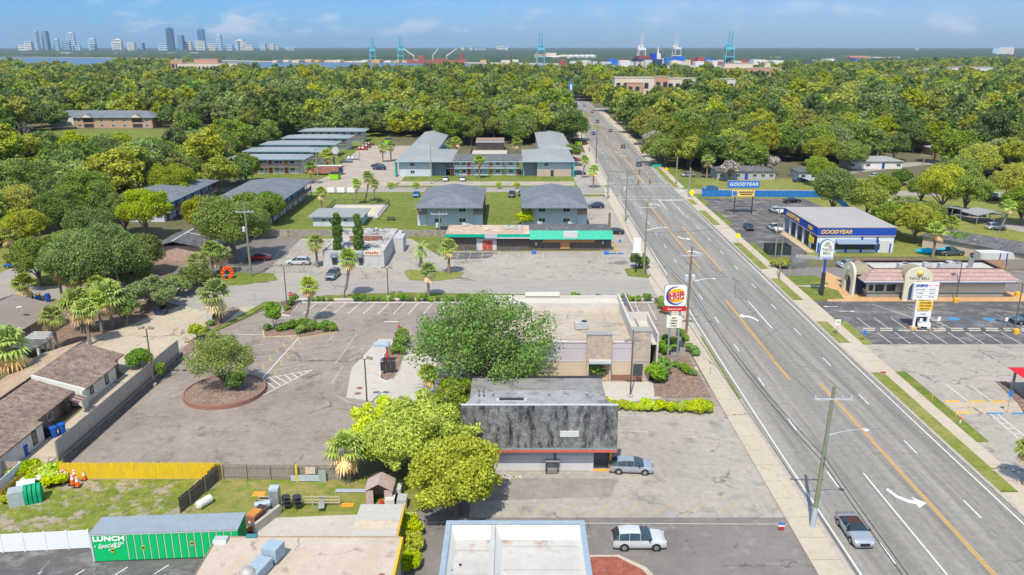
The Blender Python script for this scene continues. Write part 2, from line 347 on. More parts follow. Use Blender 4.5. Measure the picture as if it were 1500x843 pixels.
for i in range(len(rings)-2):
 for k in range(n):g.f.append((1+i*n+k,1+(i+1)*n+k,1+(i+1)*n+(k+1)%n,1+i*n+(k+1)%n));g.mi.append(0)
structure('ground',g,SOIL)
far_sh=px((-400,85),(60,85),(190,86.5),(330,90.5),(383,92),(600,93),(760,95.5),(830,96.5),(930,98))
near_sh=[(r_*y_,y_-15)for r_,y_ in((.10,1320),(.09,1330),(-.11,1290),(-.14,1180),(-.26,1080),(-.3,1170),(-.36,1320),(-.375,1800),(-.48,1850),(-.495,1330),(-.59,1330),(-.60,1750),(-.9,1850))]
structure('port_yard',MB().sheet([(r_*y_,y_)for r_,y_ in((.10,1290),(.13,1200),(.26,1230),(.33,1550),(.55,1850),(.55,2500),(.10,2250))],.3),mat('port ground',(.34,.32,.28),var=.3,scale=.02))
structure('river',MB().sheet(far_sh+near_sh,.35),RIVER)
L=.004
lay=[]
_lc=[0]
def lot(name,m,pts,k,world=False):
 _lc[0]+=1
 structure(name,MB().sheet(pts if world else px(*pts),L*k+(_lc[0]%12)*.0003),m)
lot('lawn',GRASS,[(-60,165),(-60,300),(60,300),(60,165)],1,True)
lot('lawn',DRYG,[(60,160),(60,262),(170,262),(230,160)],1,True)
lot('lawn',DRYG,[(-130,140),(-130,175),(-86,160),(-80,140)],1,True)
lot('leaf_litter',MULCH,[(-84,139),(-84,175),(-66,175),(-56,160),(-62,139)],1,True)
lot('leaf_litter',MULCH,[(-80,112),(-80,130),(-60,129),(-57,124),(-60,118),(-66,107)],1,True)
lot('lawn',GRASS,[(-150,262),(-150,420),(-60,420),(-60,262)],1,True)
lot('lawn',GRASS,[(25,205),(170,195),(420,205),(300,226),(35,222)],1)
lot('side_street',STREET,[(-90,131.2),(-90,138.8),(-60,138.5),(-45,141),(24.6,143),(29.5,143),(29.5,131.8),(24.4,131.5),(-6,132.2),(-38,131.2),(-40,129),(-50,124),(-60,129.5)],4,True)
lot('side_street',STREET,[(-105,236.5),(-105,244.5),(31,244.5),(31,236.5)],3,True)
lot('side_street',STREET,[(49,233.5),(49,242),(230,232),(230,224.5)],3,True)
lot('side_street',STREET,[(110,224),(104,224),(130,160),(180,110),(186,116),(138,164)],2,True)
lot('side_street',STREET,[(98,262),(99,268),(150,300),(260,310),(260,303),(152,293)],3,True)
lot('side_street',PINK,[(-66,244),(-40,244),(-36,256),(-38,352),(-66,352),(-62,268)],3,True)
lot('parking_lot',PINK,[(-36,248),(-36,256),(20,256),(20,248)],2,True)
lot('parking_lot',LOTG,[(20.5,245),(20.5,330),(30,330),(31.5,300),(29,245)],2,True)
lot('parking_lot',LOTG,[(19,165),(19.2,236),(30,236),(28.5,165)],2,True)
lot('parking_lot',LOTG,[(-48,143),(-49,176),(-23,176),(-15,160),(-15,164.5),(22,164.5),(22,170),(27,170),(27,143),(24,142),(-44,140.6)],3,True)
lot('parking_lot',LOTS,[(-14,157.5),(-14,163.5),(-3,163.5),(-5,158.5)],4,True)
lot('parking_lot',LOTD,[(-66,145),(-48,143),(-48,178),(-66,178)],3,True)
lot('parking_lot',LOTB,[(-48.6,71),(-48.2,107.7),(-41,125),(-36.5,128.7),(22.5,128.9),(25.42,128),(25.42,88),(20,88),(8,87.5),(-6,87.5),(-6,85.5),(-15,85),(-17,71.2)],3,True)
lot('parking_lot',LOTG,[(-4,64.3),(-4,72.7),(8,72.7),(8.5,88),(25.42,88),(25.42,64.3)],2,True)
lot('parking_lot',LOTD,[(-9.6,40),(-9.6,64.3),(-5,70),(0,70),(0,64.3),(25.6,64.3),(25.6,40)],1,True)
lot('side_street',STREET,[(-120,448),(-40,425),(0,400),(40,384),(110,378),(62,398),(32,424),(48,449),(20,462),(-120,470)],5)
lot('concrete_drive',CONCY,[(-66,107),(-60,118),(-58,124),(-55,129),(-42,129.5),(-46,112),(-48.6,105),(-48.6,95),(-51.2,95),(-51.5,98)],3,True)
lot('yard',WEEDY,[(-62,59.3),(-62,73),(-29,71.2),(-31,61)],1,True)
lot('yard',DRYG,[(-31,61),(-29,71.2),(-9,71.2),(-9,62.5),(-13,62.5),(-24,62.5)],2,True)
lot('patio',CONCW,[(-23.4,54),(-22.9,64.2),(-9,65.2),(-9,54)],3,True)
lot('parking_lot',LOTS,[(-62,40),(-62,59.4),(-23,60),(-23,40)],2,True)
lot('drive_through_pad',CONCW,[(507,583),(515,540),(555,497),(580,497),(575,510),(640,520),(650,590),(560,590)],4)
lot('patch',ground_mat('worn lot patch',(.23,.21,.185),(.31,.28,.245),(.20,.18,.16),s1=.4,s2=.8,grain=.25,stain=.4),[(700,700),(690,735),(895,728),(905,702)],3)
structure('paved_patch',MB().sheet(px((950,566),(1063,567),(1068,586),(958,592)),L*4),LOTB)
lot('parking_lot',LOTS,[(52.0,163),(52.8,226),(84,226),(86,205),(66,190),(63,164),(58,150),(52.0,150)],2,True)
lot('parking_lot',LOTS,[(50.8,129.6),(51.45,109),(120,109),(120,130.3),(88,129.5)],2,True)
lot('parking_lot',LOTG,[(51.45,109.1),(51.45,96),(120,96),(120,109.1)],3,True)
lot('parking_lot',LOTG,[(51.45,96.1),(51.45,40),(120,40),(120,96.1)],2,True)
lot('parking_lot',LOTD,[(50.5,142.5),(50.5,150),(57,152),(120,148),(120,131.5),(90,131.5),(60,140)],1,True)
lot('bark_bed',ORM,[(1207,432),(1213,442),(1500,442),(1520,436),(1490,428),(1300,428),(1250,428),(1232,408),(1205,396)],3)
lot('lawn',GRASS,[(1150,405),(1165,417),(1215,417),(1195,404)],4)
lot('lawn',GRASS,[(1168,421),(1188,440),(1236,438),(1228,426),(1212,421)],5)
lot('lawn',DRYG,[(88,150),(88,190),(130,150)],2,True)
lot('beige_walk',CONCY,[(1385,590),(1404,606),(1560,606),(1540,590)],4)
mb=strip(20,760,-9.6,9.6,L*6);structure('avenue',mb,ASPH)
structure('far_road',MB().sheet([(15,560),(15,575),(95,575),(95,560)],L*5),STREET)
KERB=mat('kerb concrete',(.40,.36,.30),var=.15,scale=2,dirt=((.2,.18,.16),.5,1.5))
for(y0,y1)in((30,129),(146,234),(248,560)):
 structure('kerb',slab(y0,y1,-10,-9.6,0,.13),KERB)
 structure('sidewalk',slab(y0,y1,-12.6,-10.004,0,.125),CONC)
for(y0,y1)in((30,232),(244,560)):
 structure('kerb',slab(y0,y1,9.6,10,0,.13),KERB)
 structure('sidewalk',slab(y0,y1,11.75,13.4,0,.125),CONC)
structure('driveway_apron',strip(129,146,-13,-9.6,L*5),CONC)
for(y0,y1)in((53,66),(79.5,98.5),(114,0),(110,0)):
 pass
aprons=[(56,68.5),(98.5,109.5),(119,130),(143.5,150),(172,190),(208,216),(224,232)]
e=[30]+[v for a in aprons for v in a]+[232]
for a,b in aprons:structure('driveway_apron',slab(a,b,10.004,11.746,0,.12),CONC)
for i in range(0,len(e),2):
 if e[i+1]-e[i]>1.5:
  m_=[DRYG,DRYG,WEEDY,DRYG,DRYG,DRYG,GRASS,GRASS][(i//2)%8]
  structure('verge',slab(e[i]+.3,e[i+1]-.3,10.004,11.746,0,.135),DRYG)
structure('verge',slab(244,300,10.004,11.746,0,.135),DRYG);structure('verge',slab(300,560,10.004,11.746,0,.135),CONC)
for y0,y1,m_ in((79,98.8,GRASS),(109,119,DRYG),(152,172,GRASS),(190,207,GRASS),(216,224,GRASS),(40,60,DRYG)):
 structure('verge',slab(y0,y1,13.404,14.9,0,.10),m_)
structure('verge',slab(90,112,-9.98+.06,-9.62,0,.138),GRASS)
structure('verge',slab(66,88.5,-10.9,-10.3,.10,.14),CONC)
structure('sidewalk',MB().box(-37.5,24.6,129.9,131.1,0,.12),CONCW)
structure('verge',MB().prism([(-35,131.14),(24.6,131.3),(24.6,132.0),(10,133.0),(-20,134.6),(-33,132.8)],0,.11),GRASS)
structure('mulch_bed',MB().box(-37,24.5,128.95,129.88,0,.10),MULCH)
structure('kerb',MB().box(-37,24.3,128.8,128.94,0,.16),mat('white kerb',(.62,.61,.58),dirt=((.3,.3,.3),.3,2)))
structure('verge',MB().prism([(-66,140),(-50,139),(-44,142.6),(-46,147),(-55,147.4),(-66,146)],0,.1),GRASS)
structure('verge',MB().prism(px((1205,418),(1206,420),(1206,421),(1150,419)),0,.02),CONCW)
structure('verge',MB().prism(px((592,398),(600,396),(680,400),(672,408),(640,412),(600,411)),0,.12),DRYG)
structure('verge',MB().prism(px((915,395),(945,390),(956,400),(950,408),(920,405)),0,.12),GRASS)
structure('verge',MB().prism([(-105,244.6),(-105,246),(-68,246),(-68,244.6)],0,.1),GRASS)
structure('verge',MB().box(-36,19,244.8,247.2,0,.1),GRASS)
structure('verge',MB().prism([(20,232),(29,232),(29,229),(20,229)],0,.1),GRASS)
YK=mat('yellowed kerb',(.50,.40,.22),dirt=((.3,.26,.2),.5,2))
def island(pts,m,kerb,h=.14,wd=.16,pts_world=None):
 P_=pts_world or px(*pts);n=len(P_);c=Vector((sum(p[0]for p in P_)/n,sum(p[1]for p in P_)/n))
 inn=[]
 for p in P_:
  d=c-Vector(p);inn.append(tuple(Vector(p)+d.normalized()*min(wd*1.4,d.length*.3)))
 structure('kerb',MB().prism(P_,0,h),kerb);structure('planting_bed',MB().prism(inn,h-.01,h+.03),m)
island([(384,487),(392,480),(440,474),(492,484),(494,487),(440,497),(434,493),(386,495)],MULCH,YK)
island([(410,462),(425,464),(436,450),(441,444),(430,444),(418,455)],MULCH,M('white kerb'))
island([(556,556),(562,520),(583,492),(601,492),(585,545),(575,558),(565,560)],MULCH,M('white kerb'))
structure('planting_bed',MB().prism(px((262,521),(268,512),(340,450),(352,454),(330,472),(300,497),(283,515),(270,522)),0,.12),MULCH)
structure('verge',MB().prism([(-48.4,109.5),(-46.6,112),(-42.8,122),(-41.4,128),(-40,129),(-42.4,129.4),(-44.6,120),(-47.8,110.8)],0,.128),GRASS)
structure('planting_bed',MB().prism([(19.5,104.5),(24.9,104.5),(24.9,90.6),(17.8,90.6),(18.65,97),(18.7,95)],0,.15),MULCH)
structure('walkway',MB().box(18.5,25.2,99.3,100.3,0,.13),CONCW)
structure('walkway',MB().prism([(6.6,90.3),(6.6,95.3),(18.6,95.3),(18.6,90.3),(12,88.5),(8,88.5)],0,.12),CONCW)
c0=(7.2,47)
structure('planting_bed',MB().prism([(6.3,44),(6.3,58.2),(9,58.2),(10.9,56.5),(12,54),(12.6,44)],0,.14),REDM)
structure('kerb',MB().prism([(6.3,44),(6.3,58.5),(9.2,58.5),(11.3,56.8),(12.5,54),(13.1,44)],0,.12),CONC)
structure('grass_median',MB().prism([(cx(424)-.9,424),(cx(424)+1,424),(cx(440)+1.2,440),(cx(458)-.2,458),(cx(440)-1.2,440)],0,.14),DRYG)
structure('grass_median',MB().prism([(cx(500)-1,500),(cx(500)+1,500),(cx(525)+1.2,525),(cx(550)-.2,550),(cx(525)-1.2,525)],0,.14),DRYG)
rp=(-36.3,92.0)
structure('brick_planter_kerb',MB().lathe([(5.0,0),(5.0,.55),(4.75,.57),(4.75,.3)],48,(*rp,0)),mat('edging brick',(.27,.135,.10),var=.25,scale=6))
structure('planting_bed',MB().lathe([(4.75,.3),(4.74,.46),(2.5,.62),(.01,.68)],40,(*rp,0)),MULCH)
def dash(mb,y0,off,ln=3.0,wd=.13,z=L*7):
 strip(y0,y0+ln,off-wd/2,off+wd/2,z,mb=mb)
W_=M('road white');Y_=M('road yellow')
mb=MB()
for s_ in(-9,9):
 for y0,y1 in(((30,128),(146,228),(250,555))if s_<0 else((30,222),(250,555))):strip(y0,y1,s_-.07,s_+.07,L*7,mb=mb)
y=45.2
while y<540:
 if not(222<y<256):dash(mb,y,-5.5);dash(mb,y+6.8,5.65)
 y+=12.2
strip(50,72.3,-1.95,-1.8,L*7,mb=mb);strip(116,130,2.1,2.25,L*7,mb=mb)
strip(202,223,5.2,5.35,L*7,mb=mb);strip(210,223,1.9,2.05,L*7,mb=mb)
for yy,h_ in((224.4,.3),(228.6,.3),(246,.3),(252.2,.3)):
 k_=np.arange(-8.6,9,1.9)
 for a in k_:strip(yy,yy+h_,a,a+(1.2 if yy not in(224.4,)else 1.9),L*7,mb=mb)
strip(222.6,223.2,1.9,8.9,L*7,mb=mb)
for k in range(7):
 strip(230+k*2.2,230.7+k*2.2,-11.9,-9.7,L*8,mb=mb);strip(230+k*2.2,230.7+k*2.2,9.7,12.3,L*8,mb=mb)
def arrow(cxx,cy,dirx,mb,s=1.0,flip=1):
 "curved turn arrow: shaft along y, head to the side"
 pts=[(-.9,-1.5),(-.62,-1.7),(-.2,-.7),(.5,-.15),(1.0,-.05),(1.0,-.55),(1.9,.3),(.8,.9),(.85,.4),(.2,.25),(-.55,-.45)]
 P_=[(cxx+dirx*p[0]*s,cy+flip*p[1]*s*1.35)for p in pts]
 n=len(P_);a=sum(P_[i][0]*P_[(i+1)%n][1]-P_[(i+1)%n][0]*P_[i][1]for i in range(n))
 if a<0:P_=P_[::-1]
 mb.add([(p[0],p[1],L*7)for p in P_],[tuple(range(n))])
arrow(37.9,67.1,1,mb,1,-1);arrow(38.6,121.6,-1,mb);arrow(39.3,164,-1,mb);arrow(39.0,176,1,mb,1,-1);arrow(40,217,-1,mb);arrow(44.3,330,-1,mb);arrow(43.9,318,1,mb,1,-1)
structure('white_road_marking',mb,W_)
mb=MB()
for o_ in(0,.24):
 strip(96,130.2,-1.72+o_,-1.6+o_,L*7,mb=mb);strip(40,95,1.88+o_,2.0+o_,L*7,mb=mb)
 strip(150,223,-1.9+o_,-1.78+o_,L*7,mb=mb);strip(295,350,-2.0+o_,-1.88+o_,L*7,mb=mb)
 strip(149,189,2.0+o_,2.12+o_,L*7,mb=mb);strip(253,352,1.8+o_,1.92+o_,L*7,mb=mb)
 strip(379,424,1.0+o_,1.12+o_,L*7,mb=mb);strip(424,500,-1.3+o_,-1.18+o_,L*7,mb=mb)
structure('yellow_road_marking',mb,Y_)
def line(mb,a,b,wd,z=L*5,world=False):
 a,b=(Vector(a),Vector(b))if world else(Vector(G(*a)),Vector(G(*b)))
 d=(b-a).normalized();p=Vector((-d.y,d.x))*wd/2
 q=[a-p,b-p,b+p,a+p]
 mb.add([(v.x,v.y,z)for v in q],[(0,1,2,3)])
mb=MB()
for k in range(14):
 x_=-35.4+k*2.47-0
 line(mb,(x_+2.1,128.7),(x_+.2+.9,122.9),.11,world=True)
line(mb,(-36.8,128.6),(-38.8,121),.12,world=True)
for k in range(4):line(mb,(18.8+k*2.2,128.6),(18.6+k*2.3,120),.1,world=True)
A_,B_=(443,489),(384,555)
line(mb,A_,B_,.12);line(mb,(335,490),(384,491),.14);line(mb,B_,(404,570),.12)
line(mb,(380,582),(458,542),.12)
for k,(p,q)in enumerate((((394,553),(412,566)),((403,551),(421,562)),((416,549),(428,558)),((426,547),(436,553)),((437,545),(443,550)),((446,543),(450,546)))):line(mb,p,q,.12)
line(mb,(390,555),(458,542),.1)
structure('white_lot_marking',mb,W_)
mb=MB()
for p,q in(((368,507),(430,499)),((440,503),(492,498)),((382,514),(406,511)),((425,512),(486,506)),((366,526),(414,518)),((420,522),(474,515)),((366,536),(402,529)),((412,535),(468,525)),((490,535),(522,490)),((486,562),(503,536)),((482,500),(489,490)),((395,545),(450,532))):
 line(mb,p,q,.09)
for k in range(11):line(mb,(513-k*.7+k*2.6*0-8+(10-k)*2.6,572-k*7.2),(530-8+(10-k)*2.6-k*.7,565-k*7.2),.08)
line(mb,(493,580),(512,590),.1);line(mb,(512,590),(532,593),.1)
for k in range(5):line(mb,(905+k*9,603),(911+k*9,609),.1,L*3)
line(mb,(905,609),(945,609),.13,L*3);line(mb,(905,631),(950,633),.13,L*3)
for k in range(5):line(mb,(386+60+k*50,446),(386+60+k*50-.1,446),.01)
for k in range(4):line(mb,(385+k*18,378-0),(391+k*18,368),.1,L*5)
structure('faded_lot_marking',mb,M('faded white'))
mb=MB()
for p,q in(((424,491),(428,499)),((414,500),(417,508)),((437,498),(441,506)),((404,511),(408,518)),((428,506),(431,515)),((395,523),(397,530)),((419,517),(423,525)),((385,534),(387,542)),((410,528),(413,537)),((401,541),(404,549))):
 line(mb,p,q,.22)
for x0,x1,s_ in((776,801,0),(822,845,0),(871,893,0),(912,937,0),(960,986,0),(1005,1030,0),(1056,1078,0)):
 line(mb,(x0,754),(x1,736),.1,L*3)
line(mb,(0,0),(0,.01),.01,world=True)
structure('faded_yellow_marking',mb,M('faded yellow'))
mb=MB()
for k in range(14):
 x_=56.0+k*2.72;line(mb,(x_,114.2),(x_+.05,109.3),.1,L*4,True)
for k in range(3):line(mb,(54.9+k*2.7+.9,121),(55.2+k*2.7+.7,116.2),.1,L*4,True)
line(mb,(66.6,126.5),(68.3,116),.1,L*4,True);line(mb,(61.3,128),(67.4,116),.1,L*4,True)
for k in range(4):line(mb,(80+k*2.7,121),(80.3+k*2.7,116),.1,L*4,True)
for k in range(8):line(mb,(67.2+k*.25*0,117.0+k*1.3),(68.4,117.5+k*1.3),.1,L*4,True)
line(mb,(1385,563),(1419,589),.1,L*4);line(mb,(1421,565),(1455,589),.1,L*4)
line(mb,(1450,606),(1500,650),.1,L*4);line(mb,(1460,606),(1512,648),.1,L*4)
for k in range(5):line(mb,(1455+k*9,613+k*7.5),(1468+k*9,613+k*7.5),.1,L*4)
for(ax,ay,dr)in((1220,449.5,-1),(1238,456.5,1)):
 P0=G(ax,ay);mb.add([(P0[0]-1,P0[1]-.08,L*4),(P0[0]+1,P0[1]-.08,L*4),(P0[0]+1,P0[1]+.08,L*4),(P0[0]-1,P0[1]+.08,L*4)],[(0,1,2,3)])
 x_=P0[0]+dr*1.0;t3=[(x_+dr*.7,P0[1]),(x_,P0[1]+.35),(x_,P0[1]-.35)]
 mb.sheet(t3,L*4)
structure('white_lot_marking',mb,W_)
mb=MB()
for a,b in(((69.9,121.5),(70.9,116)),((73.3,121.5),(74.2,116)),((78.2,121.5),(79.6,116))):
 line(mb,a,b,.16,L*4,True)
for c_ in((71.1,120.5),(76.6,120.2)):mb.prism([(c_[0]+math.cos(t)*.95,c_[1]+math.sin(t)*.8)for t in np.linspace(0,6.28,18)[:-1]],L*3.6,L*4)
structure('blue_lot_marking',mb,M('road blue'))
mb=MB()
for k in range(10):line(mb,(54.8+k*2.7,225),(55.6+k*2.7,219.5),.1,L*4,True)
for k in range(8):line(mb,(53.9+k*3.1,206),(56.2+k*3.1,196),.1,L*4,True)
structure('yellow_lot_marking',mb,Y_)
mb=MB()
for k in range(9):line(mb,(-13.8+k*2.55,163.2),(-14.0+k*2.55,158.2),.1,L*5,True)
for k in range(8):line(mb,(20.6,176+k*4),(25.4,176.6+k*4),.1,L*3,True)
for k in range(11):line(mb,(21,250+k*4.6),(26,250.6+k*4.6),.1,L*3,True)
structure('white_lot_marking',mb,M('faded white'))
mb=MB()
for a,b in(((55,841),(62,838)),((110,843),(124,835)),((168,843),(187,831)),((225,842),(247,828))):line(mb,a,b,.1,L*3)
structure('white_lot_marking',mb,W_)
mb=MB()
line(mb,(610,765.5),(1178,768.5),.13,L*3.5);structure('concrete_seam',mb,KERB)
for a,b in(((0,449),(0,452)),):pass
mb=MB()
for k in range(26):mb.box(25.45,28.3,45+k*3.2,45.05+k*3.2,.12,.128)
for k in range(26):mb.box(49.9-.3,51.3,45+k*3.2,45.04+k*3.2,.12,.128)
structure('sidewalk_joints',mb,mat('joint dirt',(.22,.19,.15)))
mb0=MB().xprism([(-.09,0),(.09,0),(.06,.13),(-.06,.13)],-.95,.95)
WS=mat('wheel stop concrete',(.50,.44,.36),dirt=((.3,.28,.25),.4,3));first=None
def wheel_stop(x,y,m,lab,grp,rz=0):
 o=mb0.build('wheel_stop',m);o.location=(x,y,.012);o.rotation_euler=(0,0,rz);tag(o,lab,'wheel stop',grp);return o
ws=wheel_stop(55.0,114.9,WS,'concrete wheel stop in the nearer of the two rows by the leasing sign','wheel stops in the leasing sign lot')
for k in range(1,22):
 r_,q_=k%2,k//2
 x_=55.0+q_*2.72+.4*r_
 if r_ and 60.5<x_<66:continue
 copy_thing(ws,(x_+.1*random.random(),114.9+.9*r_,.012),rz=random.uniform(-.02,.02),label='concrete wheel stop in the farther of the two rows by the leasing sign' if r_ else None)
wy=wheel_stop(*G(1395,589),mat('yellow paint',(.70,.38,.03),dirt=((.4,.3,.15),.3,2)),'yellow wheel stop at the edge of the tan walk by the lower right lot','yellow wheel stops by the tan walk')
for q in((1431,589),(1462,589),(1412,606)):copy_thing(wy,(*G(*q),.012))
wb=wheel_stop(*G(1458,606.5),mat('blue paint',(.03,.22,.48)),'blue wheel stop on the near edge of the tan walk','blue wheel stops by the tan walk')
copy_thing(wb,(*G(1495,606.5),.012))
# ================================================================ BUILDINGS
GL=glass()
FRAME_W=mat('window frame white',(.72,.73,.74),var=.04)
FRAME_D=mat('window frame dark',(.06,.06,.065),var=.1)
_wc={}
def window(parent,x,y,z,wd,ht,face='S',fm=None,pane=None,bars=1,name='window'):
 "a window of its own part: frame (mesh) with its pane as sub-part; x,y,z = centre on the wall plane, face = way it looks"
 fm=fm or FRAME_W;key=(round(wd,2),round(ht,2),fm.name,bars,(pane or GL).name)
 if key not in _wc:
  f=MB();a=.07;h,v=wd/2,ht/2
  f.box(-h,h,-.06,.02,v-a,v);f.box(-h,h,-.09,.02,-v,-v+a);f.box(-h,-h+a,-.058,.02,-v+a,v-a);f.box(h-a,h,-.058,.02,-v+a,v-a)
  for k in range(1,bars+1):xx=-h+wd*k/(bars+1);f.box(xx-.025,xx+.025,-.05,.02,-v+a,v-a)
  me=MB();me.v,me.f,me.mi=f.v,f.f,f.mi
  p=MB().box(-h+a,h-a,-.03,.01,-v+a,v-a)
  o=f.build(name,fm);q=p.build('pane',pane or GL,o);_wc[key]=(o.data,q.data)
 else:
  o=link(D.objects.new(name,_wc[key][0]));q=link(D.objects.new('pane',_wc[key][1]));q.parent=o
 o.parent=parent;o.location=(x,y,z);o.rotation_euler=(0,0,{'S':0,'E':R(90),'N':R(180),'W':R(-90)}[face]);return o
def door(parent,x,y,z0,wd=.95,ht=2.1,face='S',m=None):
 d=MB().box(-wd/2,wd/2,-.05,.01,0,ht);d.box(-wd/2-.07,-wd/2,-.04,.01,0,ht+.07);d.box(wd/2,wd/2+.07,-.04,.01,0,ht+.07);d.box(-wd/2,wd/2,-.04,.01,ht,ht+.07)
 o=d.build('door',m or mat('door red',(.42,.07,.04)),parent);o.location=(x,y,z0);o.rotation_euler=(0,0,{'S':0,'E':R(90),'N':R(180),'W':R(-90)}[face])
 k=MB().box(wd*.32,wd*.36,-.11,-.05,.95,1.15).build('handle',M('galvanised steel'),o);return o
def walls(mb,x0,x1,y0,y1,z0,z1,t=.2):
 mb.box(x0,x1,y0,y0+t,z0,z1);mb.box(x0,x1,y1-t,y1,z0,z1);mb.box(x0,x0+t,y0+t,y1-t,z0,z1);mb.box(x1-t,x1,y0+t,y1-t,z0,z1);return mb
def hip_roof(mb,x0,x1,y0,y1,z,rise,th=.18,inset=None,ridge='x',gable=False):
 w_,d_=x1-x0,y1-y0
 if ridge=='x':
  i=inset if inset is not None else min(d_/2,w_/2-.1);i=0.001 if gable else i
  rr=[(x0+i,(y0+y1)/2),(x1-i,(y0+y1)/2)]
  V=[(x0,y0,z),(x1,y0,z),(x1,y1,z),(x0,y1,z),(*rr[0],z+rise),(*rr[1],z+rise)]
  Fc=[(0,1,5,4),(1,2,5),(2,3,4,5),(3,0,4)]
 else:
  i=inset if inset is not None else min(w_/2,d_/2-.1);i=0.001 if gable else i
  rr=[((x0+x1)/2,y0+i),((x0+x1)/2,y1-i)]
  V=[(x0,y0,z),(x1,y0,z),(x1,y1,z),(x0,y1,z),(*rr[0],z+rise),(*rr[1],z+rise)]
  Fc=[(0,1,4),(1,2,5,4),(2,3,5),(3,0,4,5)]
 mb.add(V,Fc)
 mb.add([(x0,y0,z-th),(x1,y0,z-th),(x1,y1,z-th),(x0,y1,z-th),(x0,y0,z),(x1,y0,z),(x1,y1,z),(x0,y1,z)],[(0,3,2,1),(0,1,5,4),(1,2,6,5),(2,3,7,6),(3,0,4,7)])
 return mb
def ac_unit(parent,x,y,z,s=1.0,name='air_conditioner',rz=0):
 o=MB().box(-.8*s,.8*s,-.5*s,.5*s,.1,.95*s).box(-.7*s,-.5*s,-.4*s,.4*s,0,.1).box(.5*s,.7*s,-.4*s,.4*s,0,.1).build(name,M('hvac grey'),parent,bevel=.02)
 o.location=(x,y,z);o.rotation_euler=(0,0,rz)
 MB().lathe([(.36*s,.95*s),(.36*s,1.02*s),(.1*s,1.02*s)],14,(.35*s,0,0)).build('fan',M('dark steel'),o);return o
def vent(parent,x,y,z,h=.4,r=.07):
 MB().lathe([(r,0),(r,h),(r*1.8,h),(r*1.8,h+.12),(r*.4,h+.2)],8,(x,y,z)).build('roof_vent',M('galvanised steel'),parent)
SH_GREY=ground_mat('grey shingle',(.145,.165,.185),(.19,.21,.23),(.11,.125,.14),s1=.15,s2=1.2,grain=.35,gs=4,th=(.45,.65),stretch=(.7,1.6,1))
SH_LG=mat('light grey roof felt',(.27,.285,.285),var=.12,scale=1.6,rough=.9,dirt=((.17,.17,.165),.5,.6))
SH_BRN=ground_mat('brown shingle',(.215,.155,.12),(.29,.22,.17),(.16,.12,.10),s1=.3,s2=1.5,grain=.6,gs=5,th=(.48,.6))
SH_DK=ground_mat('charcoal shingle',(.085,.085,.092),(.14,.138,.14),(.20,.195,.19),s1=.3,s2=1.2,grain=.6,gs=5,th=(.54,.66))
STU_B=mat('pale blue stucco',(.46,.53,.58),var=.05,scale=1.2,dirt=((.33,.36,.38),.5,.7));STU_W=mat('white stucco',(.62,.61,.58),var=.07,scale=1.5,dirt=((.42,.40,.36),.5,.8))
TEAL=mat('teal paint',(.02,.28,.27),var=.1);TEALD=mat('dark teal fascia',(.05,.20,.22),var=.1)
BRK=brick_mat('brown brick',(.22,.14,.11),(.28,.19,.15),(.30,.27,.24),scale=1,w=.42,h=.16,ms=.012)
BRKT=brick_mat('tan pink brick',(.36,.25,.20),(.43,.31,.25),(.42,.37,.32),scale=1,w=.42,h=.16,ms=.012)
b=thing('flat_roof_shop','low shop with two-part white roof and pale blue parapet rim at the bottom edge','shop',(.2,50.2,0))
WR=ground_mat('white roof coating',(.42,.41,.39),(.49,.48,.45),(.34,.26,.21),s1=.3,s2=.3,grain=.1,th=(.55,.66),gs=6);PB=mat('pale blue coping',(.27,.34,.41),var=.12,dirt=((.4,.42,.42),.5,1.5))
RW=mat('reroofed side wall green',(.36,.40,.28),var=.1)
x0,x1,y0,y1=-5.55,5.7,-10,6.6
walls(MB(),x0,x1,y0,y1,0,4.5,.28).build('wall',STU_W,b)
MB().box(x0+.29,x1-.29,y0+.29,y1-.29,3.3,3.55).build('roof',WR,b)
MB().box(-1.95,-1.55,y0+.29,y1-.29,3.56,4.42).build('dividing_parapet',WR,b)
cp=MB();walls(cp,x0-.06,x1+.06,y0,y1+.06,4.502,4.6,.42);cp.build('coping',PB,b)
gs=MB()
for(xa,xb)in((x0+.29,-1.96),(-1.54,x1-.29)):
 gs.add([(xa,y1-.3,4.4),(xb,y1-.3,4.4),(xb,y1-1.1,3.56),(xa,y1-1.1,3.56)],[(0,3,2,1)])
 gs.add([(xa+.02,y0+1,4.4),(xa+.02,y1-.3,4.4),(xa+.5,y1-1.1,3.56),(xa+.5,y0+1,3.56)],[(0,3,2,1)])
gs.add([(x1-.3,y0+1,4.4),(x1-.3,y1-.3,4.4),(x1-.55,y1-1.1,3.56),(x1-.55,y0+1,3.56)],[(0,1,2,3)])
gs.build('roof_flashing',mat('cream flashing',(.70,.68,.62),var=.05),b)
MB().cyl((-4.2,2.2,3.56),.12,.06).build('drain',M('dark steel'),b);vent(b,-4.9,1.4,3.55,.2)
sm=MB()
for q in(-2,1,4):sm.box(x0+.6,-2.0,q,q+.04,3.551,3.562);sm.box(-1.5,x1-.6,q+.6,q+.64,3.551,3.562)
sm.build('membrane_seam',mat('seam grey',(.26,.23,.20)),b)
MB().box(x0-.03,x0-.005,y0,y1,0,4.4).build('side_paint',RW,b)
b=thing('beige_roof_restaurant','low restaurant with a stained beige flat roof and yellow right side at the bottom left','restaurant',(-16.3,49,0))
BR=ground_mat('beige roof coating',(.44,.365,.29),(.50,.425,.345),(.28,.22,.17),s1=.25,s2=.5,grain=.14,th=(.56,.68),gs=7,cracks=.16,crack_col=(.25,.2,.16));YP=mat('mustard paint',(.66,.40,.02),var=.1,dirt=((.4,.3,.1),.3,2))
x0,x1,y0,y1=-7.3,7.25,-10,6.0
walls(MB(),x0,x1,y0,y1,0,3.95,.25).build('wall',mat('grey blue wall',(.42,.46,.52),dirt=((.3,.3,.3),.4,1)),b)
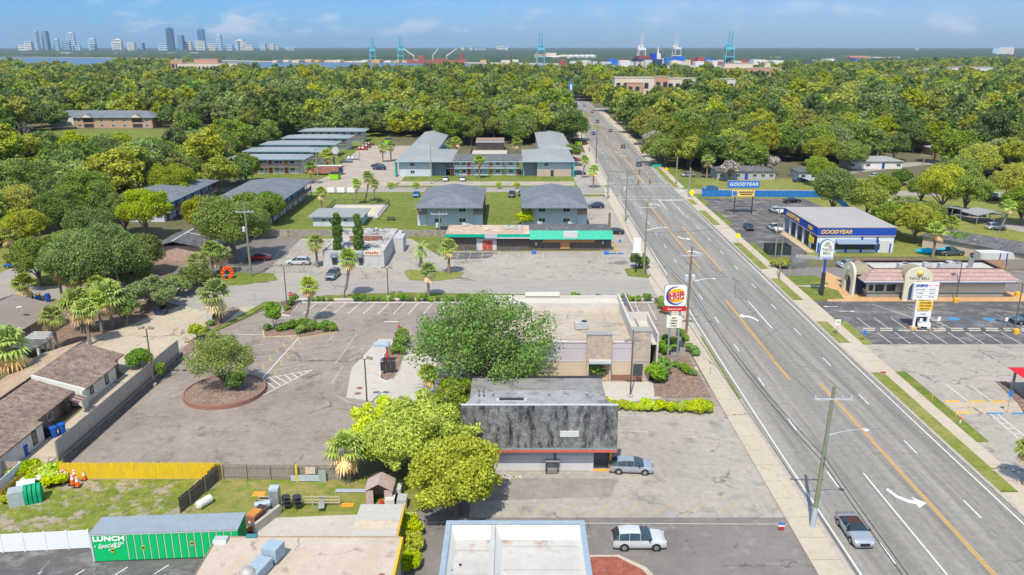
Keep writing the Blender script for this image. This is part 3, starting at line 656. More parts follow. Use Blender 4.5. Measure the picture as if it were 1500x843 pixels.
MB().box(x0-.1,x1+.1,y0,y1+.1,3.96,4.2).build('roof',BR,b)
MB().box(x1+.11,x1+.3,y0,y1+.1,3.3,4.23).build('yellow_fascia',YP,b)
MB().tube([(x0-.1,y0,4.24),(x0-.1,y1+.1,4.24),(x1+.1,y1+.1,4.24)],.06,6).build('roof_edge',mat('rust edge',(.30,.22,.15),var=.3,scale=5),b)
f=MB();f.obox((-2.6,1.4,4.75),(1.2,1.9,.75),R(-16));f.obox((-2.0,3.2,5.0),(1.25,1.3,1.1),R(-16));f.build('exhaust_duct',mat('blue grey duct',(.30,.38,.45),rough=.5),b)
MB().lathe([(.42,0),(.42,.5),(.62,.55),(.66,.8),(.5,1.15),(.2,1.3),(.02,1.32)],18,(-3.1,.4,4.2)).build('mushroom_fan',mat('fan aluminium',(.50,.47,.42),metal=.4,rough=.5,dirt=((.3,.22,.15),.5,2)),b)
MB().lathe([(.3,0),(.3,.12),(.2,.12),(.2,.02)],14,(6.6,1.1,4.2)).build('roof_drain',mat('rust',(.25,.12,.08)),b)
MB().box(-5.1,-4.2,5.95,6.35,3.7,4.35).build('rear_vent',TEALD,b)
MB().xprism([(-.5,0),(.5,0),(.3,.28),(-.3,.28)],-7.45,-6.4).build('corner_flashing',M('hvac grey'),b).location=(0,5.6,4.2)
pr=thing('patio_roof','flat patio roof of faded beige and grey metal sheets behind the beige-roofed restaurant','patio roof',(-11.4,59.1,0))
sh=MB()
for k in range(5):sh.mi_(0 if k in(0,2)else 1);yy=-3.6+k*1.3;sh.box(-2.1,1.75,yy,yy+1.24,2.95-.02*k,3.0-.02*k)
sh.build('roof_sheet',[mat('beige sheet',(.52,.44,.33),dirt=((.35,.30,.2),.5,.9)),mat('grey sheet',(.44,.42,.38),dirt=((.36,.36,.36),.5,.9))],pr)
for xx in(-1.9,1.6):
 for yy in(-3,2.7):MB().box(xx-.06,xx+.06,yy-.06,yy+.06,0,2.9).build('post',M('weathered wood'),pr)
MB().box(1.78,1.9,-3.6,2.9,2.6,2.98).build('yellow_fascia',YP,pr)
b=thing('shipping_container','bright green container with white stripes, lunch lettering and grey metal roof','container',(-35.5,57.6,0),math.atan2(.75,12.1))
GRN=mat('bright green paint',(.0,.44,.12),var=.05,scale=1,rough=.55,dirt=((.02,.30,.1),.4,1));LN=12.2
c_=MB();c_.box(0,LN,0,2.44,.12,2.72)
k=3.05
while k<LN-.1:c_.box(k,k+.42,-.035,-.001,.2,2.62);k+=.62
c_.build('body',GRN,b)
s_=MB();k=2.93
while k<LN-.1:s_.box(k,k+.06,-.042,-.036,.18,2.62);s_.box(k-.0,k+.062,-.036,-.001,.18,2.62);k+=.62
s_.box(-.05,.09,-.05,-.001,.1,2.72);s_.box(-.02,LN,-.05,-.001,2.63,2.74);s_.build('white_stripe',M('white paint'),b)
r_=MB();r_.box(-.05,LN+.05,-.08,2.5,2.76,2.8)
for k in range(60):r_.box(k*.204,k*.204+.08,-.08,2.5,2.801,2.83)
r_.build('roof',mat('zinc roof sheet',(.34,.39,.44),rough=.5,metal=.2,var=.1,dirt=((.26,.28,.30),.5,.8)),b)
d_=MB()
for k in range(9):d_.box(LN,LN+.03,.1+k*.26,.22+k*.26,.2,2.6)
d_.build('end_ribs',mat('shade darkened green',(.0,.22,.07)),b)  # end ribs in a darker green, shade of that side put into the colour
WP=mat('sign white paint',(.82,.82,.80),var=.02)
lettering('LUNCH',.62,WP,b,(1.5,-.05,2.28),sx=1.25,bold=.02)
lettering('Special',.56,WP,b,(1.2,-.05,1.62),rot=(R(90),R(-5),0),sx=.9,shear=.35)
lettering('$5',.62,WP,b,(2.08,-.05,1.62),rot=(R(90),R(-5),0),shear=.2);lettering('99',.3,WP,b,(2.55,-.05,1.78));lettering('*',.35,WP,b,(.3,-.05,1.5));lettering('*',.35,WP,b,(2.6,-.05,2.3));lettering('*',.35,WP,b,(1.45,-.05,1.15))
for xx,zz in((1.7,1.15),(4.25,1.3),(8.3,1.55)):
 MB().box(xx-.13,xx+.13,-.07,-.045,zz-.2,zz+.2).build('sticker',mat('sticker yellow',(.55,.36,.06)),b)
 MB().box(xx-.09,xx+.09,-.08,-.071,zz-.05,zz+.1).build('sticker_print',M('black plastic'),b)
b=thing('brown_roof_townhouses','row of low white and brick townhouses under long brown shingle roofs at the left edge','townhouses',(-52,88,0))
W2=STU_W;
for q in((.2,8.2),(-18,-8.6)):walls(MB(),-11,0,*q,0,2.3,.2).build('white_wall',W2,b)
MB().box(-11,-1.6,-8.6,.2,0,2.2).build('brick_wall',BRK,b);MB().box(-11,-1.0,8.2,11,0,2.2).build('brick_wall',BRK,b)
rf=MB()
def mono(mb,xe,ze,xr,zr,y0,y1,th=.16):
 mb.yprism([(xe,ze-th),(xr,zr-th),(xr,zr),(xe,ze)],y0,y1)
mono(rf,.5,2.35,-5.6,4.15,-.1,8.3);mono(rf,-.7,2.3,-5.6,3.9,-8.8,-.35);mono(rf,.3,2.35,-5.6,4.15,-18.2,-8.85);mono(rf,-.3,2.3,-5.6,3.95,8.35,11.5)
rf.build('roof',SH_BRN,b)
r2=MB();mono(r2,-11.6,2.3,-5.62,4.2,-18.2,11.5);r2.build('rear_roof',ground_mat('faded brown shingle',(.36,.25,.17),(.42,.31,.22),(.46,.38,.31),s1=.3,s2=.8,grain=.3,gs=5),b)
MB().box(-3.2,-2.9,-8,-4,3.0,3.0+.01).build('roof_patch',SH_BRN,b)
pw=MB();pw.yprism([(.55,0),(.25,0),(-5.6,3.6),(-5.6,4.3),(.55,2.5)],-.42,-.12);pw.build('party_wall',mat('off white wall',(.60,.60,.55),dirt=((.4,.42,.38),.4,1)),b)
MB().yprism([(.55,0),(.3,0),(.3,2.4),(.55,2.5)],-1.0,-.43).build('pilaster',W2,b)
aw=MB()
for k in range(6):aw.mi_(k%2).add([(.1,-2.9+k*.3,2.25),(.1,-2.6+k*.3,2.25),(1.1,-2.6+k*.3,1.9),(1.1,-2.9+k*.3,1.9)],[(0,3,2,1),(0,1,2,3)])
aw.build('striped_awning',[mat('awning red',(.40,.12,.10)),M('white paint')],b)
for yy,hh,zz in((2.0,.9,1.3),(5.7,1.5,1.3)):window(b,.01,yy,zz,.8,hh,'E',FRAME_D,bars=0)
window(b,-1.55,-4.6,1.2,1.0,1.3,'E');window(b,.01,-10.3,1.2,.8,1.5,'E',FRAME_D,bars=0);door(b,-1.0,-1.9,0,.9,2.0,'E',M('dark steel'))
for yy,zz in((-14,3.3),(4,3.4),(-4.5,3.3)):vent(b,-6.6,yy,zz,.35)
structure('paved_yard',MB().prism([(-51.9,68),(-51.9,104),(-48.6,104),(-48.6,75)],0,.05),CONCY)
b=thing('brick_house','brick house with dark and weathered brown roof halves at the left edge beside the palms','house',(-70.8,101,0),R(0))
MB().box(-12,0,-8,3.5,0,2.8).box(-12,-1,3.5,16.5,0,2.8).build('wall',BRKT,b)
rf=MB();mono(rf,.5,2.85,-7,4.9,-8.4,4);rf.build('dark_roof',SH_DK,b)
rf=MB();mono(rf,.2,2.9,-7,4.9,4.05,17.2);rf.build('brown_roof',mat('taupe shingle',(.24,.195,.165),var=.2,scale=7,dirt=((.34,.27,.22),.6,.5)),b)
rf=MB();mono(rf,-14,2.85,-7.01,4.91,-8.4,17.2);rf.build('rear_roof',SH_DK,b)
for yy in(-5,0,6.5,9.5):window(b,.01 if yy<3 else-.99,yy,1.5,1.6,1.3,'E')
MB().box(.02,5.2,1.5,5.0,2.0,2.12).build('carport_roof',SH_DK,b)
for q in((5,1.7),(5,4.8)):MB().box(q[0]-.15,q[0]+.15,q[1]-.15,q[1]+.15,0,2.0).build('post',M('white paint'),b)
MB().tube([(-2.5,10.5,4.2),(-2.5,10.5,5.0)],.05,6).build('antenna_mast',M('galvanised steel'),b)
MB().lathe([(.02,0),(.3,.06),(.42,.18)],12,(-2.2,10.3,4.9)).build('dish',M('white paint'),b)
b=thing('garden_pergola','small white pergola with timber beams beside the leftmost brick house','pergola',(*G(62,512),0))
for dx in(-1.3,1.3):
 for dy in(-1.2,1.2):MB().box(dx-.12,dx+.12,dy-.12,dy+.12,0,2.1).build('post',M('white paint'),b)
bm_=MB()
for k in range(5):bm_.box(-1.7,1.7,-1.4+k*.66,-1.25+k*.66,2.1,2.25)
bm_.build('beam',M('white paint'),b)
b=thing('low_brick_office','low brown-brick office with dark roof and white ridge among the left trees','office',(-63.5,159.5,0))
MB().box(-9,0,-3,8,0,3.1).build('wall',BRKT,b)
rf=MB();mono(rf,.7,3.15,-5,4.4,-4,9);mono(rf,-9.6,3.15,-5.01,4.4,-4,9);rf.build('roof',SH_DK,b)
MB().obox((-5,2.5,4.45),(.35,13,.08)).obox((-1.9,3.0,3.95),(6,.2,.08),0,0,R(12.5)).build('ridge_flashing',M('white paint'),b)
MB().box(.0,3.6,-3,4.5,2.7,2.85).build('porch_roof',SH_GREY,b)
MB().box(3.4,3.6,-2.9,-2.7,0,2.7).build('post',M('dark steel'),b)
window(b,.01,5.5,1.6,1.2,1.2,'E');window(b,.01,1,1.6,1.2,1.2,'E');MB().cyl((-2,-1.5,3.8),.12,.7).build('flue',M('galvanised steel'),b)
b=thing('charcoal_mansard_shop','vacant shop with stained charcoal sloped front, red stripe and grey roof in the centre','shop',(2.9,75.8,0))
MAN=ground_mat('stained charcoal shingle',(.12,.12,.12),(.21,.21,.205),(.028,.028,.028),s1=.45,s2=1.1,grain=.8,th=(.48,.62),gs=6,stretch=(1.3,.45,.45))
x0,x1=-8.0,7.7
MB().box(-7.0,5.5,-3.0,4,0,3.3).build('wall',mat('grey white masonry',(.50,.50,.50),var=.06,scale=1.5,dirt=((.36,.36,.35),.5,.8)),b)
MB().box(-7.0,5.5,-3.012,-3.002,1.75,2.7).build('blue_grey_band',mat('blue grey paint',(.34,.38,.42),var=.07,dirt=((.25,.28,.3),.4,1)),b)
MB().box(5.5,7.3,-1.8,4,0,3.3).build('recessed_wall',mat('dark purple grey wall',(.12,.12,.145)),b)
MB().xprism([(-4.2,3.3),(-3.95,3.3),(-3.5,7.6),(-3.5,7.75),(-3.75,7.75)],x0,x1).build('mansard',MAN,b)
m_=MB();m_.add([(x1,-4.0,3.3),(x1,-3.5,7.4),(5.6,.6,7.2),(5.6,.6,3.3),(x0,-4.0,3.3),(x0,-3.5,7.4),(-6.3,.6,7.2),(-6.3,.6,3.3)],[(0,3,2,1),(4,5,6,7),(3,7,6,2)]);m_.build('side_mansard',MAN,b)
MB().box(x0,x1+.03,-4.22,-3.0,3.05,3.3).build('grey_fascia',mat('grey green fascia',(.23,.27,.26),var=.12,dirt=((.08,.08,.08),.6,2)),b)
MB().box(x0+.1,x1,-4.24,-3.5,2.78,3.05).build('red_stripe',mat('faded red paint',(.50,.10,.07),var=.12),b)
GR=ground_mat('grey roll roof',(.25,.25,.255),(.31,.315,.32),(.15,.15,.15),s1=.3,s2=.5,grain=.2,gs=5,th=(.52,.64),cracks=.3,crack_col=(.14,.14,.14))
m_=MB();m_.prism([(x0,-3.49),(x1,-3.49),(5.6,.7),(-6.3,.7)],7.2,7.42);m_.build('roof',GR,b)
MB().box(x0,x1,-3.76,-3.45,7.752,7.81).build('white_edge',mat('worn white edge',(.48,.50,.52),dirt=((.2,.2,.2),.5,3)),b)
rr_=MB();rr_.box(-7.6,7.6,.8,10.6,4.2,4.5);rr_.build('rear_roof',mat('debris covered roof',(.24,.235,.23),var=.15,scale=1,dirt=((.10,.075,.06),.8,.45)),b)
MB().box(-7.3,7.3,4.01,10.3,0,4.2).build('rear_block',M('grey white masonry'),b)
MB().box(-7.7,7.7,10.55,10.75,4.2,4.7).build('rear_parapet',M('dark steel'),b)
lf=MB();lf.box(-6.2,4.0,5.6,7.2,4.502,4.54);lf.build('fallen_leaves',mat('dead leaves',(.33,.17,.09),var=.4,scale=9),b)
h_=MB();h_.box(-4.5,-1.4,-2.3,-1.5,7.42,7.54);h_.build('roof_hatch_pad',mat('pale pad',(.42,.43,.44)),b)
h_=MB();h_.box(-4.2,-1.7,-2.1,-1.7,7.54,7.66);h_.build('roof_hatch',M('dark steel'),b)
for q in(-4.9,.9,4.8):vent(b,q,-.9,7.4,.35,.09)
MB().cyl((-6.3,-1,7.4),.05,.8).cyl((-5.8,-1,7.4),.05,.8).build('flue_pipe',M('dark steel'),b)
MB().box(1.9,3.8,-4.2,-4.0,4.5,5.1).build('patch_panel',M('white paint'),b)
g_=MB()
for k in range(8):g_.box(.6+k*.15,.63+k*.15,-3.6,-3.57,0,1.3)
g_.box(.55,1.8,-3.6,-3.56,1.28,1.33);g_.box(.55,1.8,-3.6,-3.56,0,.06);g_.box(.55,.6,-3.6,-3.05,0,1.3);g_.box(1.78,1.83,-3.6,-3.05,0,1.3);g_.build('metal_cage',M('dark steel'),b)
MB().box(1.45,1.6,-3.15,-3.02,1.0,2.7).build('downpipe',M('dark steel'),b);MB().box(.5,1.95,-3.62,-3.02,1.34,1.42).build('cage_lid',M('galvanised steel'),b)
MB().box(5.5,7.3,-3.05,-2.9,0,.16).build('yellow_kerb',mat('yellow paint',(.7,.38,.03)),b);MB().box(7.2,7.34,-2.9,-2.0,0,2.9).build('yellow_post',mat('yellow paint',(.7,.38,.03)),b)
MB().box(5.55,5.9,-1.84,-1.81,1.6,2.6).build('red_notice',M('faded red paint'),b)
b=thing('burger_restaurant','burger restaurant with white parapet roof, mauve upper walls and stone-clad towers','restaurant',(5,96,0))
MAU=mat('mauve stucco',(.45,.41,.44),var=.04,scale=1.5,dirt=((.38,.35,.37),.4,.8));TAN=mat('tan stucco',(.50,.40,.29),var=.05,dirt=((.4,.33,.26),.4,.8));WHT=mat('roof membrane white',(.52,.49,.44),var=.08,scale=1,dirt=((.38,.33,.27),.6,.5))
STO=brick_mat('stacked ledge stone',(.50,.38,.27),(.36,.33,.31),(.26,.21,.17),scale=1,w=.8,h=.18,ms=.02,off=.37);STO.node_tree.nodes['Brick Texture'].inputs['Bias'].default_value=-.1
X0,X1,Y1_=-9.5,12.5,20.5
w_=MB();w_.box(X0,X1-4.2,0,.25,0,2.7);w_.box(X1-.25,X1,0.25,Y1_,0,2.7);w_.box(X0,X0+.25,.25,Y1_,0,2.7);w_.build('lower_wall',TAN,b)
w_=MB();w_.box(X0,X1,0.02,.22,2.702,5.3);w_.box(X1-.23,X1-.02,.22,Y1_,2.702,5.6);w_.box(X0+.02,X0+.22,.22,Y1_,2.702,5.3);w_.build('upper_wall',MAU,b)
tr_=MB();tr_.box(X0-.02,X1,-.05,0,2.68,2.78);tr_.box(X0-.02,X1,-.03,.0,4.55,4.6);tr_.build('trim',mat('mauve trim',(.52,.47,.47)),b)
MB().box(X0+.25,X1-.25,.25,17.5,4.25,4.5).build('roof',ground_mat('beige membrane',(.38,.32,.25),(.46,.395,.32),(.26,.22,.18),s1=.2,s2=.4,grain=.16,th=(.52,.66),gs=5,cracks=.13,crack_col=(.2,.17,.14)),b)
cp=MB();cp.box(X0-.05,X1+.0,-.08,.32,5.3,5.38);cp.build('front_coping',M('roof membrane white'),b)
w_=MB();w_.box(X0,11.0,15.4,15.65,4.5,5.6);w_.box(X0,11.0,18.2,18.45,0,5.9);w_.box(X0,11,15.65,18.2,5.25,5.35);w_.box(10.9,11.2,.8,18.45,4.5,6.2);w_.build('rear_parapet',M('roof membrane white'),b)
MB().box(X0,1.0,18.46,19.2,0,4.8).build('rear_wall',TAN,b)
w_=MB();w_.box(-3.0,2.2,18.0,18.9,5.9,6.7);w_.build('raised_rear_sign_wall',mat('off white block',(.62,.60,.56)),b);MB().box(-3.1,2.3,17.95,19.0,6.7,6.8).build('rear_cap',mat('grey coping',(.30,.29,.27)),b)
w_=MB();w_.box(11.2,14.2,9.2,9.4,0,6.3);w_.box(11.2,14.2,5.2,9.2,4.9,5.0);w_.box(13.95,14.2,1.0,9.2,0,6.1);w_.box(11.2,13.95,1.0,5.2,4.6,4.7);w_.build('entry_block',M('roof membrane white'),b)
def tower(x0,x1,y0,y1,h,nm):
 MB().box(x0,x1,y0,y1,0 if nm=='corner_stone_tower' else 2.75,h).build(nm,STO,b);MB().box(x0-.08,x1+.08,y0-.08,y1+.08,h,h+.14).build('tower_cap',M('grey coping'),b)
tower(4.7,7.9,-.5,.7,6.5,'stone_tower');tower(10.7,12.9,-.5,.9,7.0,'corner_stone_tower')
MB().box(4.7,5.0,-.5,.0,0,2.74).box(7.6,7.9,-.5,0,0,2.74).build('stone_pier',STO,b)
MB().box(4.95,7.8,-1.2,-.51,2.75,3.15).build('canopy',mat('canopy grey',(.45,.46,.45)),b);MB().box(4.95,7.8,-1.22,-1.2,2.72,2.80).build('canopy_edge',TEALD,b)
for q in range(6):MB().box(5.15+q*.45,5.3+q*.45,-1.24,-1.205,2.85,3.05).build('canopy_lettering',M('white paint'),b)
MB().box(8.0,10.7,-.06,0,0,.8).build('brick_base',mat('maroon brick base',(.25,.12,.09),var=.2,scale=5),b)
MB().box(8.3,10.7,0,.24,0,2.7).build('front_wall',TAN,b)
MB().box(10.75,12.0,-.56,-.52,.9,2.5).build('dark_window',GL,b);MB().box(10.75,12.0,-.58,-.52,0,.85).build('brick_base',mat('maroon brick base',(.25,.12,.09)),b)
for x_,n_ in((5.5,0),(6.5,1)):window(b,x_,-.0,1.5,.9,2.0,'S',FRAME_D,bars=0)
lettering('BURGER KING',.3,M('white paint'),b,(11.9,-.56,2.95),ext=.02)
ac=ac_unit(b,4.6,7.4,4.5,1.15)
sm=MB()
for q in(3.2,6.4,9.8,13):sm.box(X0+.3,10.8,q,q+.05,4.501,4.515)
for q in(-6,-2.5,1,8.3):sm.box(q,q+.05,.3,15.3,4.501,4.513)
sm.build('membrane_seam',mat('seam grey',(.26,.23,.20)),b)
for q in((-6.5,8),(8.6,4.6),(-.5,10.4)):MB().box(q[0],q[0]+.9,q[1],q[1]+.7,4.5,4.85).build('roof_curb',M('hvac grey'),b,bevel=.02)
for q in((7,3),(1.5,2.5),(-2,4),(3,12)):vent(b,q[0],q[1],4.5,.3)
db=MB();random.seed(5)
for k in range(26):xx,yy=random.uniform(-1,4),random.uniform(1.2,2.4);db.obox((xx,yy,4.53),(random.uniform(.1,.6),random.uniform(.05,.25),.05),random.random()*3)
db.build('roof_debris',mat('dark debris',(.10,.08,.07)),b)
MB().box(-.5,2.6,2.3,2.55,4.5,4.62).build('roof_pipe',M('white paint'),b)
AW=mat('bright green awning',(.0,.34,.22),var=.06,scale=1.5,rough=.5,dirt=((.05,.4,.28),.4,1.5))
DBR=brick_mat('dark brown brick',(.10,.075,.065),(.13,.10,.085),(.09,.08,.07),scale=1,w=.4,h=.15,ms=.01)
b=thing('tan_roof_shop','vacant brick shop with peeling tan flat roof and narrow green fascia','shop',(-5.2,165.3,0))
walls(MB(),-8.6,8.9,.2,8,0,3.5,.25).build('wall',DBR,b)
MB().box(-8.9,8.95,-.9,8.2,3.5,3.75).build('roof',ground_mat('peeling tan roof',(.42,.30,.21),(.48,.36,.27),(.52,.46,.40),s1=.2,s2=.4,grain=.2,th=(.5,.6),gs=4),b)
MB().box(-9.0,-.6,-1.0,-.905,3.1,3.78).box(2.0,9,-1.0,-.905,3.1,3.78).build('green_fascia',AW,b)
MB().box(-.6,2.0,-1.1,-.91,2.9,3.9).build('sign_panel',M('hvac grey'),b);MB().box(2.0,9,-1.12,-1.01,2.85,3.08).build('white_fascia',M('white paint'),b)
MB().box(-2.4,1.9,.05,.18,0,2.6).build('entrance_surround',M('grey white masonry'),b);door(b,-.6,.04,0,.9,2.1,'S');door(b,.5,.04,0,.9,2.1,'S')
ac_unit(b,4.2,4,3.75,.8);ac_unit(b,5.8,4.2,3.75,.7);ac_unit(b,-5.2,7,3.75,.8);MB().box(6.6,7.2,3,6.4,3.75,4.2).build('duct',M('hvac grey'),b)
db=MB()
for k in range(5):db.obox((random.uniform(-7,7),random.uniform(1,7),3.77),(random.uniform(.8,2),.1,.05),random.random()*3)
db.build('roof_debris',M('dark debris'),b)
b=thing('charcoal_roof_shop','vacant dark brick shop with charcoal roof, wide green awning and boarded windows','shop',(12.6,165.3,0))
walls(MB(),-8.8,8.7,.2,8.6,0,3.6,.25).build('wall',DBR,b)
MB().box(-8.85,8.7,.1,9,3.65,3.85).build('roof',SH_DK,b)
MB().xprism([(-1.3,2.7),(-1.2,2.65),(.05,4.2),(.05,4.35)],-8.9,8.9).build('awning',AW,b)
MB().box(-1.7,1.4,-1.15,-.3,3.0,4.3).build('sign_box',M('grey white masonry'),b)
PLY=mat('plywood',(.48,.24,.10),var=.15,scale=2)
MB().box(-6,5.2,.1,.19,1.7,2.6).box(-2.2,-.2,.05,.18,.3,1.7).build('plywood_board',PLY,b)
for q in((-7.4,1.4),(6.9,1.6)):MB().box(q[0]-.2,q[0]+.2,.12,.19,q[1]-.3,q[1]+.3).build('notice',M('white paint'),b)
ac_unit(b,-6.4,8.2,3.85,.7);ac_unit(b,.4,8.4,3.85,.6)
for q in(-5,4.5):vent(b,q,.3,4.1,.3)
b=thing('white_roof_studio','white stucco studio with stained white flat roof behind the two tall cypresses','studio',(-30.5,151.5,0))
w_=MB();walls(w_,-6.9,5.2,0,20,0,3.4,.3);w_.build('wall',mat('peeling white block',(.44,.44,.43),dirt=((.22,.22,.24),.6,.8)),b)
MB().box(-6.6,4.9,.3,19.7,2.9,3.1).build('roof',ground_mat('stained white roof',(.42,.40,.37),(.48,.46,.43),(.16,.155,.15),s1=.2,s2=.3,grain=.2,th=(.47,.58),gs=4),b)
MB().box(5.2,7.4,12,16.5,0,3.1).box(5.2,6.2,17,21,0,2.8).build('side_block',M('peeling white block'),b)
MB().box(-6.6,4.9,6.4,6.7,3.1,3.5).box(-6.6,4.9,12.4,12.7,3.1,3.6).build('roof_kerb',M('peeling white block'),b)
rs=MB().box(-3.4,3.4,9.6,10.1,3.1,4.1).build('rusty_roof_sign',mat('rusty brown',(.24,.10,.07),dirt=((.5,.45,.42),.5,2)),b)
MB().box(1.2,4.6,-.12,-.0,2.5,3.4).build("sign_board",mat("sign cream",(.62,.58,.45)),b);mat("sign red",(.45,.03,.03))
st=MB()
for k in range(6):st.obox((1.7+k*.45,-.14,2.98+.06*math.sin(k*2)),(.3,.03,.42),0,0,R(8))
st.build('sign_stroke',M('sign red'),b)
MB().box(1.0,1.25,-.14,-.0,2.5,3.4).build('sign_blue_edge',M('road blue'),b)
for xx in(-4.6,.4,-1.9):MB().xprism([(-.9,2.2),(-.9,2.3),(0,2.9),(0,2.2)],xx-.7,xx+.7).build('window_hood',SH_GREY,b)
door(b,-1.9,0,0,.9,2.05,'S',M('white paint'));window(b,.6,0,1.3,.8,1.6,'S',FRAME_D);window(b,-4.6,0,1.3,1,1.4,'S',FRAME_D)
for q in((-3,3.2),(1.5,4.2),(3.3,8),(-5,8.3)):ac_unit(b,q[0],q[1],3.1,.6)
ac_unit(b,-.5,17.8,3.1,.9);ac_unit(b,1.9,18,3.1,.7)
MB().lathe([(.5,0),(.5,.7),(.3,.9),(.05,.95)],12,(.8,18.2,3.1)).build('roof_turbine',M('galvanised steel'),b)
b=thing('pool_house','small pale blue pool house with flat grey roof in front of the fenced pool','pool house',(-42.5,189,0))
MB().box(-6,5.8,0,9,0,2.4).build('wall',STU_B,b);MB().box(-6.8,6.6,-.7,9.7,2.4,2.6).build('roof',SH_LG,b);MB().box(-6.9,6.7,-.8,-.72,2.35,2.62).build('fascia',M('pale blue coping'),b)
for q in(-3.3,-1.6,2):window(b,q,0,1.5,1.1,.8,'S')
structure('pool_deck',MB().prism([(-48.8,199),(-48.8,216.5),(-34,216.5),(-34,199)],0,.05),CONCW)
structure('pool_floor',MB().prism([(-45.4,204.5),(-45.0,213),(-37,213),(-36.2,204.5)],.05,.09),mat('sandy pool fill',(.55,.46,.28)))
structure('pool_coping',MB().box(-45.8,-35.8,213,213.5,.05,.16).box(-45.8,-35.8,204,204.5,.05,.16).box(-45.8,-45.4,204.5,213,.05,.16).box(-36.2,-35.8,204.5,213,.05,.16),M('white paint'))
def hip_flats(cx_,lab,mirror=1):
 b=thing('hip_roof_flats',lab,'apartment house',(cx_,190,0),0,'pair of blue two-storey flats')
 MB().box(-5.6,5.6,0,22,0,5.0).build('wall',STU_B,b)
 MB().box(-5.62,5.62,-.03,-.001,2.75,2.85).build('floor_band',M('white paint'),b)
 rf=MB();w0,y0_,y1_=8.1,-3.2,23.5
 hip_roof(rf,-w0,w0,y0_,y1_,5.2,2.5,.22,7.5,'y',False);rf.build('roof',SH_GREY,b)
 MB().box(-w0-.02,w0+.02,y0_-.04,y0_-.002,4.9,5.18).build('fascia',mat('slate fascia',(.20,.25,.29)),b)
 for s_ in(-1,1):
  MB().box(min(s_*5.62,s_*8.0),max(s_*5.62,s_*8.0),0,20,2.6,2.75).build('walkway',CONCW,b)
  r_=MB();r_.box(min(s_*5.62,s_*8),max(s_*5.62,s_*8),-.05,0,2.76,3.6);
  for k in range(40):r_.box(s_*8-.03,s_*8+.03,k*.5,k*.5+.07,2.76,3.6)
  r_.box(s_*8-.04,s_*8+.04,0,20,3.6,3.68);r_.build('railing',mat('tan railing',(.33,.22,.16)),b)
  MB().box(min(s_*5.65,s_*8.0),max(s_*5.65,s_*8.0),-.1,.15,0,2.6).build('stair_screen',STU_B,b)
  for k in range(5):MB().box(s_*7.9-.08,s_*7.9+.08,.2+k*4.8,.36+k*4.8,0,4.98).build('post',M('dark steel'),b)
  for k in range(4):
   for z in(0,2.76):door(b,s_*5.61,3+k*5,z,.9,2.0,'E' if s_>0 else 'W',M('dark steel'))
 for xx,zz in((-3,1.3),(3,1.3),(3,3.9),(-3,3.9)):
  if(xx,zz)==(-3,3.9)and mirror>0:continue
  window(b,xx,-.0,zz,1.7,1.1,'S',bars=1)
 vent(b,1.2,6,6.6,.4);vent(b,-2.5,12,6.8,.4)
 ac=ac_unit(b,5.0,-1.2,0,.7);return b
hip_flats(-15.1,'blue two-storey flats with big grey hip roof behind the tan-roofed shop')
hip_flats(10.3,'blue two-storey flats with big grey hip roof behind the charcoal-roofed shop',-1)
b=thing('u_shaped_apartments','U-shaped pale blue two-storey apartments with grey roofs and teal posts across the street','apartment building',(-9,265.5,0))
for q in((-29,-18,1,30),(-29,-19.5,34,92),(17.5,29,1,30),(19.5,31,34,92),(-12,11.5,3.2,12)):MB().box(*q,0,5.1).build('wall',STU_B,b)
rf=MB();hip_roof(rf,-30,-10.9,-.6,31,5.3,1.3,.2,8,'y');hip_roof(rf,-30,-18.5,31.5,93.5,5.3,1.4,.2,5,'y');hip_roof(rf,12.5,30,-.6,31,5.3,1.3,.2,8,'y');hip_roof(rf,19,31.5,31.5,93.5,5.3,1.4,.2,5,'y');rf.add([(-10.9,1.2,5.25),(12.5,1.2,5.25),(12.5,13.5,5.9),(-10.9,13.5,5.9)],[(0,1,2,3),(0,3,2,1)])
rf.build('roof',SH_LG,b)
MB().box(-30.1,30.1,-.72,-.62,4.98,5.32).build('fascia',mat('blue fascia',(.28,.40,.48)),b)
MB().box(-30.2,-29.6,-.5,1.5,0,4.9).box(29.3,29.9,-.5,1.5,0,4.9).build('teal_screen',TEAL,b)
for xx in(-13.5,-9.5,-4.5,1.0,6.5,10.5,12.2):MB().box(xx-.1,xx+.1,1.8,2.0,0,5.0).build('post',TEAL,b)
MB().box(-13.4,-9.6,1.7,4,2.5,2.7).box(-9.4,11.5,1.8,4,2.5,2.7).build('balcony_slab',mat('balcony blue',(.42,.50,.55)),b)
r_=MB();r_.box(-13.4,11.5,1.78,1.84,3.5,3.56)
for k in range(70):r_.box(-13.4+k*.356,-13.37+k*.356,1.79,1.82,2.7,3.5)
r_.build('railing',mat('grey railing',(.45,.42,.42)),b)
DR=mat('door red',(.42,.07,.04));DY=mat('door ochre',(.50,.24,.03));DO=mat('door orange',(.45,.15,.05))
for k,(xx,c1,c2)in enumerate(((-11.3,DR,DR),(-5.6,DR,DR),(1.9,DO,DY),(6.2,DO,DY),(10.9,DO,DR))):
 door(b,xx,3.18,0,1,2.1,'S',c2);door(b,xx,3.18,2.72,1,2.1,'S',c1)
for xx in(-9.6,-7.4,-2.2,4.2,8.6):
 for zz in(1.4,4.0):window(b,xx,3.2,zz,1.5,1.1,'S')
for xx in(-24.5,):
 for zz in(1.5,4.0):window(b,xx,1.0,zz,1.6,1.2,'S')
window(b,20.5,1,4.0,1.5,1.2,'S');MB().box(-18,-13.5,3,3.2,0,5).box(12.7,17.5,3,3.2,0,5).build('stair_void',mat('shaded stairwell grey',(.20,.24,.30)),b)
MB().box(17.6,28.9,.95,.99,0,2.4).build('faded_stone_veneer',mat('beige stone veneer',(.42,.33,.28),var=.3,scale=4),b);MB().box(22,23,.85,.94,0,2.1).build('dark_door',M('dark steel'),b)
